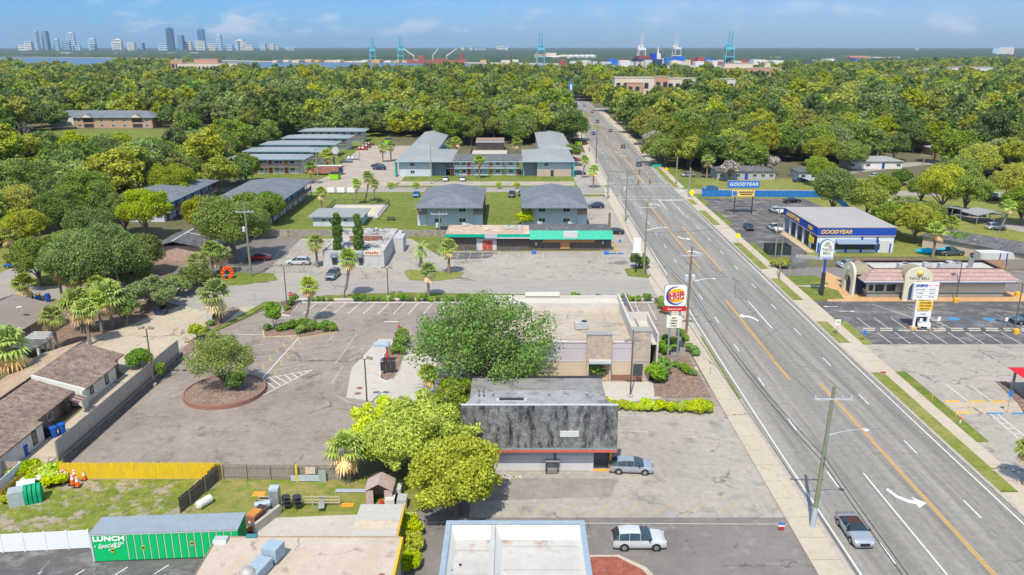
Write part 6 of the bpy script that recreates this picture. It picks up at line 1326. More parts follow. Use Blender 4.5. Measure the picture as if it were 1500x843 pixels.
for p,k,c,h,lab in(((1404,312),'suv','black',-35,'black suv under the long metal shed at right'),((1416,314),'suv','navy',-35,'dark blue suv right of the black one by the long shed'),((1429,317),'sedan','teal',-30,'slate car at the end of the row by the long shed'),((1458,336),'suv','white',5,'white van beside the grey carport at the road'),((1486,375),'suv','white',5,'white suv at the end of the charcoal-roofed house'),((1479,378),'sedan','red',5,'red car beside the white suv at the charcoal-roofed house'),((1449,288),'sedan','navy',10,'dark car across the road at the far right'),((1454,294),'sedan','black',10,'black car in front of the dark one at the far right'),((1284,261),'suv','white',8,'white suv on the curved drive right of the tyre shop trees'),((1243,391),'sedan','ltblue',10,'pale blue car half hidden behind the left end of the taco restaurant'),((1440,378),'sedan','navy',5,'dark car behind the white storage box'),((1392,374),'pickup','teal',5,'dark pickup behind the wooden fence above the taco restaurant')):
 car(p,k,c,h,lab,'suv' if k=='suv' else('pickup' if k=='pickup' else 'car'))
t=thing('food_trailer','box trailer with a rusty brown mural at the parking yard entrance','trailer',(*G(480,256),0),R(4))
MB().box(-5,5,-1.2,1.2,.6,3.0).build('body',mat('mural brown',(.30,.13,.09),var=.5,scale=1.2,dirt=((.5,.35,.25),.6,.8)),t);MB().box(-5.1,5.1,-1.3,1.3,3.0,3.1).build('roof',M('white paint'),t)
MB().box(3.9,5.3,-1.21,1.21,.6,2.6).build('cab',M('car paint navy'),t)
for x in(-3.5,3.6):
 for s_ in(-1,1):MB().tube([(x,s_*1.1,.42),(x,s_*1.25,.42)],.42,12).build('wheel',TY,t)
def dumpster(p,colr,lab,rz=0,s=1):
 t=thing('dumpster',lab,'dumpster',(*G(*p),0),rz);MB().yprism([(-1.0*s,.15),(1.0*s,.15),(1.1*s,1.3*s),(-1.1*s,1.3*s)],-.8*s,.8*s).build('bin',colr,t)
 MB().obox((0,0,1.42*s),(2.2*s,1.7*s,.08),0,R(10)).build('lid',M('black plastic'),t);MB().box(-1.15*s,1.15*s,-.2,.2,.7,.85).build('fork_pocket',colr,t);return t
LG=mat('lime dumpster paint',(.25,.52,.01),var=.08)
dumpster((491,263),LG,'lime green dumpster beside the food trailer',R(-12),1.5);dumpster((569,211),LG,'lime green dumpster at the far end of the parking yard',0,1.5);dumpster((847,213),LG,'bright green dumpster beside the avenue left of the lot',0,1.4);dumpster((843.5,212),M('black plastic'),'black dumpster left of the green one by the avenue',0,1.3)
dumpster((855,212.5),mat('brown dumpster',(.12,.05,.04)),'brown dumpster right of the green one by the avenue',0,1.2)
dumpster((648,345),mat('dark green bin',(.02,.10,.07)),'dark green dumpster in the fenced nook left of the tan-roofed shop',0,1.2);dumpster((236,461),M('car paint navy'),'dark blue bin under the low grey-green tree on the tan drive',R(-5),.8)
def bin_(p,c,lab,grp=None,lid=None,s=1):
 t=thing('wheelie_bin',lab,'bin',(*G(*p),0),random.uniform(-.3,.3),grp)
 MB().lathe([(.26*s,.05),(.34*s,.95*s),(.36*s,1.0*s)],8).build('bin',c,t);MB().lathe([(.38*s,1.0*s),(.36*s,1.08*s),(.1,1.12*s)],8).build('lid',lid or c,t)
 for q in(-.2,.2):MB().tube([(q,.28*s,.1),(q+.06,.28*s,.1)],.1,8).build('wheel',TY,t)
 return t
BB=mat('bin blue',(.01,.09,.40),rough=.5)
bin_((47,442),BB,'left of three blue bins standing by the street','three street bins',s=1.3);bin_((57,442),BB,'middle street bin with a yellow lid','three street bins',mat('bin yellow',(.6,.45,.02)),1.3);bin_((71,442),BB,'right one of the three street bins, blue with blue lid','three street bins',s=1.3)
bin_((37,668),BB,'round blue bin on the lawn corner below the white house',s=1.15);bin_((31,666),mat('bin yellow',(.6,.45,.02)),'yellow bin half behind the round blue bin',s=.8);bin_((80,641),BB,'blue bin lying near the left wall, left of its neighbour',s=1.2);bin_((92,636),BB,'blue bin near the left wall, right of its neighbour',s=1.2);bin_((70,640),M('black plastic'),'black bin beside the blue bins at the white house',s=1.2)
bin_((190.5,580),mat('hydrant yellow',(.6,.45,.1)),'small yellow hydrant-like post by the clipped bush',s=.5);bin_((1050/1+216,244),BB,'blue bin at the curved drive at right',s=1.2);bin_((1306,243),BB,'blue bin right of the curved drive at right',s=1.3)
# ================================================================ POLES, LAMPS, WIRES
PG,PBR=M('pole wood green'),M('pole wood brown');GS=M('galvanised steel')
def utility_pole(p,ytop,lab,wood=PG,arm=None,lamp=0,trans=0,wrap=False,lean=0,rz=0,r=.19,grp=None,world=None,h=None):
 X,Y=world or G(*p);H_=h or HT(*p,ytop);t=thing('utility_pole',lab,'utility pole',(X,Y,0),rz,grp)
 MB().tube([(0,0,0),(lean,0,H_)],[r,r*.65],10).build('pole',wood,t)
 if wrap:MB().tube([(0,0,0),(lean*.14,0,H_*.15)],r+.03,12).build('steel_sleeve',mat('grey sleeve',(.38,.42,.46)),t)
 if arm:
  za=H_*arm;a=MB().box(-1.7+lean,1.7+lean,-.16,-.04,za,za+.14)
  a.build('crossarm',mat('pale crossarm',(.42,.45,.46),dirt=((.25,.25,.22),.4,2)),t)
  for q in(-1.55,.75,1.55):MB().lathe([(.05,0),(.09,.08),(.05,.14),(.08,.2),(.02,.3)],7,(q+lean,-.1,za+.14)).build('insulator',mat('insulator',(.40,.45,.52)),t)
 for k in range(trans):
  s_=-1 if k%2==0 else 1;MB().lathe([(.27,0),(.29,.1),(.29,.8),(.2,.92),(.05,1.0)],12,(s_*.5,0,H_*.62)).build('transformer',mat('transformer grey',(.45,.50,.54)),t)
 if lamp:
  zl=abs(lamp)*H_;s_=1 if lamp>0 else-1
  MB().tube([(lean*.5,0,zl),(s_*1.2,0,zl+.35),(s_*2.6,0,zl+.62),(s_*3.3,0,zl+.6)],[.06,.05,.045,.04],6).build('lamp_arm',GS,t)
  MB().lathe([(.02,0),(.28,.06),(.30,.12),(.1,.2)],10,(s_*3.6,0,zl+.5)).build('lamp_head',mat('lamp grey',(.5,.54,.55)),t)
 return t
AP=[]
utility_pole((1190,773),566,'near green wooden pole with grey foot sleeve and street light beside the avenue',arm=.91,lamp=.66,wrap=True,lean=.35,r=.22)
utility_pole((1005,490),362,'brown pole with two transformers right of the burger sign',PBR,arm=.90,lamp=.60,trans=2,r=.2)
utility_pole((943,405),296,'green pole with crossarm and street light above the white roadside sign',arm=.92,lamp=.62)
utility_pole((916,325),252,'green pole with crossarm beside the lot of the right hip-roofed flats',arm=.88,lamp=0,trans=1)
utility_pole((873,240),190,'dark slim pole left of the avenue beyond the intersection',mat('dark pole',(.09,.08,.07)),r=.16)
utility_pole((852,205),162,'farthest pole on the left side of the avenue',mat('dark pole',(.09,.08,.07)),r=.16)
utility_pole((890,292),256,'short tan pole at the left end of the crosswalk',M('weathered wood'),r=.3)
utility_pole((1009,289),246,'thick tan pole beside the yellow crossing sign at the intersection',M('weathered wood'),r=.3)
utility_pole((990,272),230,'tan pole at the far right corner of the intersection',M('weathered wood'),r=.25)
utility_pole((1141,409),347,'green pole standing in the verge by the round olive hedge',r=.15)
utility_pole((1135,378),296,'tall green pole behind the black enclosure of the tyre shop lot',r=.15,arm=.9)
utility_pole((178,447),358,'tall green pole with street light left of the tan drive',lamp=-.55,r=.2)
utility_pole((368,406),298,'tall grey-green pole with crossarm above the orange ball lawn',arm=.88,r=.22,trans=1)
utility_pole((466,270),218,'pole at the entrance of the parking yard',M('weathered wood'),arm=.9)
utility_pole((632,270),214,'pole before the left end of the u-shaped apartments',M('weathered wood'),r=.2)
utility_pole((645,372),310,'green pole with transformer left of the tan-roofed shop',trans=1,arm=.93)
utility_pole((892,344),312,'thick brown post at the rear right corner of the charcoal-roofed shop',PBR,r=.38)
utility_pole((527,237),208,'thin pole beside the red cars in the yard',M('weathered wood'),r=.15);utility_pole((1284,242),205,'pole with street light by the curved drive in the right woods',M('weathered wood'),lamp=.9);utility_pole((1350,246),227,'leaning pole by the big yellowish oak at right',M('weathered wood'),lean=.8,arm=.9);utility_pole((1472,290),257,'pole before the tall oak at the far right',M('weathered wood'))
utility_pole((994,0),0,'next pole toward the camera, outside the frame',world=(27.6,14),h=13,arm=.91)
D.objects.remove(D.objects['utility_pole.021'])if False else None
BLKW=mat('cable black',(.02,.02,.022),var=.02)
def wire(a,b,sag,lab,r=.022,grp='overhead cables along the avenue'):
 a,b=Vector(a),Vector(b);pts=[]
 for k in range(15):t=k/14;p=a.lerp(b,t);p.z-=sag*4*t*(1-t);pts.append(p)
 o=MB().tube(pts,r,5).build('overhead_wire',BLKW);tag(o,lab,'cable',grp)
for k,(z1,z2)in enumerate(((7.3,7.0),(6.7,6.5))):
 wire((27.4+.2,62.7,z1),(27.6+.2,14,z2),.6,'thick low cable running from the near green pole out of the frame',.035);wire((27.4+.2,62.7,z1),(26.5+.2,113.4,z1+.2),1.1,'thick low cable between the near green pole and the transformer pole',.035)
 wire((26.5+.2,113.4,z1+.2),(25.3,145.2,z1),.6,'thick low cable between the transformer pole and the pole by the white sign',.03);wire((25.3,145.2,z1),(27.5,199,z1+.3),.8,'low cable from the pole by the white sign towards the intersection',.03)
for q in(-1.5,1.5):
 wire((27.4+q+.3,62.7,13.0),(26.5+q,113.4,12.6),.9,'thin power line between the near green pole and the transformer pole',.014);wire((26.5+q,113.4,12.6),(25.1+q,145.2,12.0),.5,'thin power line between the transformer pole and the pole by the white sign',.014)
 wire((25.1+q,145.2,12.0),(27.3+q,199,12.5),.8,'thin power line towards the intersection',.014)
wire((25.1,145.2,8.5),(58,158,9),.8,'cable crossing the avenue towards the tyre shop',.02)
wire((-49.8,145.2,12.0),(-68,128,9.5),.8,'thin line between the two tall poles at the left',.015);wire((-49.8,145.2,11.5),(-15.0,163,8),1,'thin line between the left pole and the pole beside the tan-roofed shop',.015)
def lot_lamp(p,ytop,lab,heads=2,wood=None,h=None,base=True,rz=0):
 H_=h or HT(*p,ytop);t=thing('lot_lamp',lab,'street lamp',(*G(*p),0),rz);m=wood or M('bronze steel')
 MB().tube([(0,0,.3),(0,0,H_)],[.11,.08],8).build('pole',m,t)
 if base:MB().lathe([(.32,0),(.32,.4),(.26,.45)],12).build('base',M('concrete'),t)
 for k in range(heads):
  s_=-1 if k==0 else 1;hd=MB().obox((s_*.62,0,H_+.12),(.75,.5,.22),0,0,s_*R(14)).build('lamp_head',mat('lamp bronze',(.24,.20,.175)),t,bevel=.04)
  MB().tube([(0,0,H_-.1),(s_*.35,0,H_+.05)],.04,6).build('bracket',m,t)
 return t
lot_lamp((538,596),526,'twin-headed lamp beside the drive-through pad in the restaurant lot');lot_lamp((226,566),482,'twin-headed lamp at the foot of the long left wall');lot_lamp((923,583),500,'twin-headed lamp before the corner stone tower of the burger restaurant')
lot_lamp((569,437),393,'slim lamp on the street hedge between two palms');lot_lamp((421,455),390,'lamp at the left corner of the angled stalls');lot_lamp((1400,441),386,'lamp in a yellow base before the tiled roof',1);lot_lamp((1485,486),415,'lamp in a yellow base beside the double row of wheel stops',1)
for p in((1400,443),(1488,489),(1490,434)):
 o=MB().lathe([(.42,0),(.42,.7),(.36,.76)],14).build('yellow_bollard',mat('yellow paint',(.7,.38,.03)));o.location=(*G(*p),0);tag(o,{1400:'round yellow lamp base before the tiled roof',1488:'round yellow lamp base at the wheel stops near the right edge',1490:'yellow post at the right end of the bark bed'}[p[0]],'bollard','yellow lamp bases and posts')
SGL=[('signal facing the camera over the left lane',(937,252)),('signal over the middle of the near crosswalk',(935,268)),('signal over the right lane of the intersection',(952,267))]
for nm,p in SGL:
 z=5.6;X,Y=G(*p,z);t=thing('traffic_signal','hanging yellow-backed '+nm,'traffic light',(X,Y,z),0,'traffic lights over the intersection')
 MB().box(-.22,.22,-.15,.15,-.6,.6).build('housing',mat('signal yellow brown',(.25,.15,.04)),t)
 for k,c in enumerate(((.3,.02,.02),(.3,.2,.02),(.02,.2,.08))):MB().tube([(0,-.15,.38-.38*k),(0,-.2,.38-.38*k)],.13,10).build('lens',mat('lens%d'%k if False else('lens red','lens amber','lens green')[k],c),t)
 MB().tube([(0,0,.6),(0,0,1.1)],.03,5).build('hanger',M('dark steel'),t)
A1=G(890,292);A2=G(1009,289);A3=G(990,272)
wire((*A1,8.3),(*A2,8.0),1.3,'span wire carrying the traffic lights across the near side',.03,'span wires at the intersection');wire((*A1,8.0),(*A3,8.0),1.2,'span wire carrying the traffic lights across the far side',.03,'span wires at the intersection')
t=thing('street_name_sign','teal street name panel hanging from the far span wire','sign',(*G(962,243,5.8),5.8));MB().box(-1.4,1.4,-.04,.04,-.35,.35).build('panel',mat('sign teal',(.0,.36,.28)),t);MB().tube([(0,0,.35),(0,0,1.3)],.03,5).build('hanger',M('dark steel'),t)
def small_sign(p,ytop,lab,c,w_,h_,shape='rect',back=None,name='road_sign',txt=None,tc=None,ts=.2,cat='sign'):
 H_=HT(*p,ytop);t=thing(name,lab,cat,(*G(*p),0));MB().tube([(0,0,0),(0,0,H_)],.035,6).build('post',GS,t);zc=H_-h_/2
 if shape=='rect':MB().box(-w_/2,w_/2,-.06,-.04,zc-h_/2,zc+h_/2).build('panel',c,t)
 else:
  n=8 if shape=='oct' else 4;MB().yprism([(w_/2*math.cos(2*math.pi*(k+(.5 if n==8 else 0))/n),zc+w_/2*math.sin(2*math.pi*(k+(.5 if n==8 else 0))/n))for k in range(n)],-.06,-.04).build('panel',c,t)
 if txt:
  for i,s_ in enumerate(txt):lettering(s_,ts,tc or M('black plastic'),t,(0,-.07,zc+(len(txt)-1)*ts*.5-i*ts*1.0),ext=.005)
 return t
YS=mat('fluorescent sign yellow',(.75,.68,.01),var=.02);SR=mat('sign red',(.45,.03,.03));SW=mat('sign white',(.70,.70,.70),var=.03);SB=mat('sign blue',(.03,.16,.45),var=.03)
small_sign((427,447),428,'red stop sign at the left corner of the restaurant lot',SR,.8,.8,'oct',txt=['STOP'],tc=SW,ts=.24);small_sign((1080,362),341,'fluorescent yellow pedestrian sign on the verge by the tyre shop lot',YS,1.3,1.3,'dia');small_sign((975,265),245,'orange-yellow warning sign at the far corner of the intersection',mat('sign amber',(.8,.42,.01)),1.5,1.5,'dia')
small_sign((1013,290),277,'large fluorescent crossing sign at the near corner of the intersection',YS,1.9,1.9,'dia');small_sign((1225,492),468,'white speed limit sign on the verge opposite the taco lawn',SW,.75,.95,txt=['35'],ts=.5);small_sign((1265,500),484,'small blue sign on the grass strip by the dark lot',SB,.55,.7);small_sign((1475,606),572,'blue accessible parking sign on the tan walk',SB,.5,.8)
small_sign((1347,483),466,'white accessible parking sign beside the leasing sign leg',SW,.45,.7);small_sign((1373,483),464,'second white parking sign right of the leasing sign',SW,.45,.7);small_sign((1471,486),465,'white parking sign left of the yellow lamp base',SW,.4,.6);small_sign((308,491),462,'grey panel sign in the bed beside the squat palm',M('hvac grey'),.55,.65)
small_sign((908,357),351,'tiny blue and white accessible sign beside the charcoal-roofed shop',SB,.5,.6);small_sign((1040,550),538,'slim grey marker post by the sign bed',GS,.12,.8)
small_sign((1188/1-44,782),766,'small red white and blue yard sign at the seam of the lots',SW,.55,.75,txt=['SALE'],tc=SR,ts=.18)if False else None
t=thing('yard_sign','small red, white and blue yard sign by the seam of the two lower lots','sign',(*G(1144,778),0));MB().box(-.28,.28,-.02,.02,.15,.45).build('red_half',SR,t);MB().box(-.28,.28,-.02,.02,.45,.62).build('white_band',SW,t);MB().box(-.28,.28,-.02,.02,.62,.85).build('blue_half',SB,t);MB().box(-.2,-.18,-.01,.01,0,.15).box(.18,.2,-.01,.01,0,.15).build('stake',GS,t)
t=thing('a_frame_sign','little red and white sandwich sign on the verge beside the driveway','sign',(*G(1293,549),.13));MB().box(-.45,.45,-.03,.0,.05,.4).build('panel',SW,t);MB().box(-.4,.4,-.04,-.031,.1,.35).build('print',SR,t)
CN=mat('cone orange',(.72,.12,.01),rough=.5)
def cone(p,lab,s=1,grp=None):
 t=thing('traffic_cone',lab,'traffic cone',(*G(*p),0),0,grp);MB().lathe([(.17*s,.05*s),(.04*s,.85*s)],10).build('cone',CN,t);MB().box(-.24*s,.24*s,-.24*s,.24*s,0,.06*s).build('base',M('black plastic'),t)
 MB().lathe([(.118*s,.40*s),(.088*s,.60*s)],10).build('reflective_band',SW,t);MB().lathe([(.082*s,.66*s),(.062*s,.78*s)],10).build('upper_band',SW,t);return t
for p in((88,708),(94,702),(91,704),(101,701),(98,705),(110,702),(107,710),(114,713),(124,703)):cone(p,'traffic cone in the cluster before the left end of the yellow fence' if p[0]<120 else 'traffic cone standing alone right of the cluster by the yellow fence',1.45 if p[0]<120 else 1.2,'cones by the yellow fence' if p[0]<120 else None)
cone((367,778),'orange and white cone squeezed between the container end and the patio junk',1.3)
for p,lab in(((1365,587),'thin yellow marker post on the grass strip, farther one'),((1399,612),'thin yellow marker post on the grass strip, nearer one'),((1157,399),'orange marker post on the verge by the olive hedge')):
 o=MB().cyl((0,0,0),.05,.95,8).build('marker_post',mat('yellow paint',(.7,.38,.03)));o.location=(*G(*p),0);tag(o,lab,'marker post')
t=thing('flagged_marker','orange and white marker stub beside the grass strip','marker post',(*G(1406,621),0));MB().cyl((0,0,0),.09,.5,8).build('base',SW,t);MB().cyl((0,0,.5),.09,.4,8).build('top',CN,t)
# ================================================================ FENCES AND WALLS
def plank_fence(name,lab,a,b,h,m,grp=None,pw=.14,gap=.012,rails=True,posts=2.4,jag=.06,lean=0,cat='fence',railside=1,seed=1,post_m=None):
 a,b=Vector(a),Vector(b);L_=(b-a).length;rz=math.atan2(b.y-a.y,b.x-a.x);t=thing(name,lab,cat,(a.x,a.y,0),rz,grp);rd=random.Random(seed);pl=MB();x=0
 while x<L_:hh=h+rd.uniform(-jag,jag);pl.box(x,min(L_,x+pw-gap),-.012,.012,.04,hh);x+=pw
 pl.build('planks',m,t)
 if rails:
  for z in(.35,h*.8):MB().box(0,L_,.013*railside,.06*railside,z,z+.09).build('rail',post_m or m,t)if railside>0 else MB().box(0,L_,-.06,-.013,z,z+.09).build('rail',post_m or m,t)
 k=0
 while k<=L_+.01:MB().box(k-.05,k+.05,.061 if railside>0 else-.16,.16 if railside>0 else-.061,0,h).build('post',post_m or m,t);k+=posts
 return t
YF=mat('yellow fence paint',(.66,.44,.015),var=.22,scale=4,stretch=(2,2,.2),dirt=((.42,.30,.06),.6,1.5));WW=mat('weathered grey fence',(.26,.225,.19),var=.3,scale=3,stretch=(3,3,.4))
plank_fence('yellow_fence','bright yellow plank fence at the back of the weedy yard',G(90,702),G(326,702),1.85,YF,railside=1)
plank_fence('grey_plank_fence','weathered grey plank fence with rails, running right from the yellow fence',G(328,702),G(500,704),1.7,WW,railside=-1)
plank_fence('leaning_side_fence','dark weathered side fence between weedy yard and grass yard',G(322,703),G(264,753),1.7,mat('dark weathered planks',(.14,.12,.09),var=.35,scale=3,stretch=(3,3,.4)),railside=1)
plank_fence('yellow_side_panel','yellow open-backed panel at the corner of the yellow fence',(G(322,703)[0]-.12,G(322,703)[1]),(G(308,716)[0]-.12,G(308,716)[1]),1.9,YF,railside=1)
def panel_fence(name,lab,a,b,h,m,pitch=1.9,grp=None):
 a,b=Vector(a),Vector(b);L_=(b-a).length;t=thing(name,lab,'fence',(a.x,a.y,0),math.atan2(b.y-a.y,b.x-a.x),grp);n=max(1,round(L_/pitch))
 for k in range(n):x0,x1=L_*k/n,L_*(k+1)/n;MB().box(x0+.06,x1-.06,-.03,.03,.06,h-.05).build('panel',m,t)
 for k in range(n+1):x=L_*k/n;MB().box(x-.06,x+.06,-.06,.06,0,h+.04).build('post',m,t)
 return t
VN=mat('white vinyl',(.72,.72,.72),var=.03,rough=.5,dirt=((.55,.53,.48),.3,1.5))
pf=panel_fence('vinyl_fence','white vinyl panel fence left of the green container',G(-60,813),G(133,803),1.85,VN);st_=MB().box(0,.22,-.07,-.04,0,.32).build('sticker',M('sticker yellow'),pf);st_.location=(11.8,0,1.05)
panel_fence('vinyl_side_fence','white vinyl fence slanting away at the left edge above the green tank',G(-15,745),G(33,700),1.8,VN)
plank_fence('yellow_inner_fence','dirty yellow plank fence beside the slanting white fence',G(5,738),G(42,706),1.4,mat('dirty yellow paint',(.50,.30,.02),var=.25,scale=2),seed=3)
plank_fence('grey_corner_fence','pinkish grey plank fence at the left edge above the white one',G(-40,697),G(32,697),1.6,mat('pinkish grey planks',(.36,.30,.26),var=.2,scale=3),seed=4)
plank_fence('tall_lot_wall_fence','long weathered plank fence on a low block wall along the left side of the lot',G(88,684),G(264,527),3.0,mat('warm grey planks',(.43,.37,.31),var=.22,scale=2.5,stretch=(3,3,.3),dirt=((.22,.19,.17),.5,1)),railside=1,jag=.04,seed=5)
bw_=brick_mat('dark block wall',(.07,.065,.065),(.14,.13,.125),(.04,.04,.04),scale=1,w=.45,h=.22,ms=.015)
o=MB().obox((0,0,.55),((Vector(G(88,684))-Vector(G(264,527))).length,.3,1.1)).build('low_block_wall',bw_);A_,B_=Vector(G(88,684)),Vector(G(264,527));o.location=((A_.x+B_.x)/2+.35,(A_.y+B_.y)/2,0);o.rotation_euler=(0,0,math.atan2(B_.y-A_.y,B_.x-A_.x));tag(o,'low dark block wall at the foot of the long plank fence, lot side','wall')
BF=mat('blue slat fence',(.01,.14,.42),var=.12,scale=2,dirt=((.1,.3,.5),.3,1))
plank_fence('blue_fence','blue fence behind the tyre shop lot along the cross street',(55.5,229.0),(93,227.5),1.9,BF,posts=4,pw=.3)
plank_fence('blue_return_fence','blue fence running back toward the tyre shop from the street corner',(93.2,227),(86.5,196),1.9,BF,posts=4,pw=.3,seed=7)
plank_fence('brown_plank_fence','brown plank fence between the tyre shop and the taco restaurant',(68,151.2),(97,150.2),1.9,mat('brown fence planks',(.34,.22,.14),var=.25,scale=3,stretch=(3,3,.4)),posts=3,pw=.18,seed=8)
plank_fence('grey_rear_fence','grey weathered plank fence behind the white storage box',(97.3,150.2),(125,149),2.0,WW,posts=3,pw=.18,seed=9)
o=MB().box(-51.5,-15,178.2,178.5,0,1.5).build('stained_block_wall',mat('stained block',(.28,.25,.22),var=.2,scale=1.5,dirt=((.08,.07,.06),.8,1.2)));tag(o,'low stained block wall behind the studio and its lot','wall')
o=MB().box(-66,-51.7,178.2,178.5,0,1.6).build('tan_block_wall',mat('tan stained block',(.36,.31,.25),var=.15,dirt=((.12,.1,.08),.7,1.2)));tag(o,'tan block wall left of the studio below the lawn','wall')
def wire_fence(name,lab,a,b,h,m=None,pitch=2.4):
 a,b=Vector(a),Vector(b);L_=(b-a).length;t=thing(name,lab,'fence',(a.x,a.y,0),math.atan2(b.y-a.y,b.x-a.x));m=m or GS;w_=MB();n=int(L_/.3)
 for k in range(n):x=L_*k/n;w_.box(x,x+.015,-.007,.007,0,h)
 w_.box(0,L_,-.02,.02,h,h+.05);w_.box(0,L_,-.02,.02,.05,.09);w_.build('mesh',m,t)
 for k in range(int(L_/pitch)+1):MB().tube([(k*pitch,0,0),(k*pitch,0,h+.05)],.04,6).build('post',m,t)
BKF=mat('black fence',(.02,.025,.02))
wire_fence('pool_fence','dark railing along the far side of the pool',(-48.8,216.6),(-34,216.6),1.4,BKF);wire_fence('pool_side_fence','dark railing along the right side of the pool',(-33.9,216.5),(-33.9,196),1.4,BKF);wire_fence('pool_left_fence','dark railing along the left side of the pool',(-49,216.4),(-49,199),1.4,BKF)
wire_fence('chain_link_fence','chain link fence before the yard of the white studio',(-58,147.8),(-38,147.4),1.5);wire_fence('court_pool_fence','dark railing around the courtyard pool, left side',(-16.6,308),(-16.6,336),1.3,BKF);wire_fence('court_pool_side_fence','dark railing around the courtyard pool, right side',(-1.9,308),(-1.9,336),1.3,BKF)
t=thing('bin_enclosure','black screened bin enclosure behind the round olive hedge','enclosure',(*G(1141,374),0));w_=MB();walls(w_,-2.4,2.4,0,3,0,1.9,.08);w_.build('screens',mat('black screen',(.03,.04,.045),var=.2),t)
for k in range(4):MB().box(-2.45+k*1.6,-2.33+k*1.6,-.06,-.002,0,2.0).build('post',M('dark steel'),t)
plank_fence('rail_guard','low tan rail fence along the planter right of the black enclosure',G(1166,379),G(1204,382),.9,M('hvac grey'),posts=2,pw=.4,gap=.2)
# ================================================================ SIGNS
def post(t,x,h,r=.12,m=None,y=0):MB().tube([(x,y,0),(x,y,h)],r,10).build('post',m or mat('post blue grey',(.24,.30,.36),metal=.2),t)
SC=mat('sign face cream',(.78,.76,.68),var=.02);SRD=mat('sign red bright',(.55,.015,.02),var=.02);SNV=mat('sign navy',(.012,.07,.33),var=.02);SYE=mat('sign orange yellow',(.82,.42,.01),var=.02)
t=thing('burger_sign','tall burger restaurant sign on two posts with red strip and letter board','sign',(22.4,103.4,0))
post(t,-.55,8.2);post(t,.75,8.2)
def rrect(w_,h_,r,n=5):
 pts=[]
 for cx_,cz_,a0 in((w_/2-r,h_/2-r,0),(-w_/2+r,h_/2-r,90),(-w_/2+r,-h_/2+r,180),(w_/2-r,-h_/2+r,270)):
  pts+=[(cx_+r*math.cos(R(a0+90*k/n)),cz_+r*math.sin(R(a0+90*k/n)))for k in range(n+1)]
 return pts
o=MB().yprism(rrect(3.0,2.95,.45),-.25,.25).build('sign_box',SC,t);o.location=(-.05,0,9.4)
o=MB().yprism(rrect(3.08,3.03,.47),-.2,.2).build('sign_frame',GS,t);o.location=(-.05,0,9.4)
def arcpoly(cx_,cz_,r0,r1,a0,a1,n=20):
 return[(cx_+r1*math.cos(R(a0+(a1-a0)*k/n)),cz_+r1*math.sin(R(a0+(a1-a0)*k/n)))for k in range(n+1)]+[(cx_+r0*math.cos(R(a1-(a1-a0)*k/n)),cz_+r0*math.sin(R(a1-(a1-a0)*k/n)))for k in range(n+1)]
m_=MB();n=26
out=[(1.32*math.cos(R(70+255*k/n)),1.32*math.sin(R(70+255*k/n)))for k in range(n+1)];inn=[((1.32-.30*max(0,math.sin(math.pi*k/n))**.7)*math.cos(R(70+255*k/n)),(1.32-.30*max(0,math.sin(math.pi*k/n))**.7)*math.sin(R(70+255*k/n)))for k in range(n+1)]
for k in range(n):m_.add([(out[k][0],-.29,out[k][1]),(out[k+1][0],-.29,out[k+1][1]),(inn[k+1][0],-.29,inn[k+1][1]),(inn[k][0],-.29,inn[k][1])],[(3,2,1,0)])
o=m_.build('blue_crescent',SNV,t);o.location=(-.05,0,9.4)
bn=MB().yprism([(1.02*math.cos(R(a)),.48+.52*math.sin(R(a)))for a in range(0,181,12)],-.28,-.251);bn.yprism([(.95*math.cos(R(a)),-.50+.45*math.sin(R(a)))for a in range(180,361,12)],-.28,-.251)
o=bn.build('bun',SYE,t);o.location=(.05,0,9.4);o.rotation_euler=(0,R(-8),0)
lettering('BURGER',.68,SRD,t,(0,-.30,9.64),rot=(R(90),R(-8),0),sx=.92,ext=.02,bold=.022,space=1.0);lettering('KING',.92,SRD,t,(.05,-.30,9.10),rot=(R(90),R(-8),0),sx=1.0,ext=.02,bold=.025,space=1.0)
MB().box(-1.65,1.55,-.2,.2,7.15,7.72).build('red_strip_sign',SRD,t);lettering('BREAKFAST',.32,SC,t,(-.05,-.22,7.42),ext=.01,sx=1.2)
MB().box(-1.05,.95,-.15,.15,4.7,6.4).build('letter_board',mat('letter board cream',(.70,.68,.56),var=.03),t)
for k,s_ in enumerate(('GIFT','CARDS','HERE 2','4 YOU')):lettering(s_,.30,M('black plastic'),t,(-.05,-.17,6.12-k*.38),ext=.005,bold=.01)
t=thing('taco_sign','arch-topped taco restaurant sign on a single dark post','sign',(54.5,133.1,0))
MB().tube([(0,0,0),(0,0,4.2)],.34,10).build('lower_sleeve',M('dark steel'),t);MB().tube([(0,0,4.2),(0,0,6.8)],.2,10).build('post',SNV,t)
pts=[(1.15,7.1),(1.15,8.9)]+[(1.15*math.cos(R(a)),8.9+1.15*math.sin(R(a)))for a in range(15,180,15)]+[(-1.15,8.9),(-1.15,7.1)]
MB().yprism(pts,-.25,.25).build('sign_box',mat('sign face pale green',(.62,.68,.60),var=.02),t);MB().yprism([(p[0]*1.07,p[1]+(.06 if p[1]>8 else-.05))for p in pts],-.2,.2).build('sign_frame',mat('sign frame blue',(.05,.12,.3)),t);MB().box(-1.2,1.2,-.28,.28,6.65,7.05).build('lavender_strip',mat('lavender strip',(.45,.42,.62)),t)
bl=MB().yprism([(-.62,0),(.55,.0),(.5,.25),(.2,.75),(0,.82),(-.35,.7),(-.55,.3)],-.28,-.251).build('bell_emblem',mat('bell taupe',(.38,.33,.28)),t);bl.location=(0,0,8.95);o=MB().tube([(.2,-.27,0),(.7,-.27,.1)],.14,8).build('bell_clapper',mat('bell taupe',(.38,.33,.28)),t);o.location=(0,0,8.95)
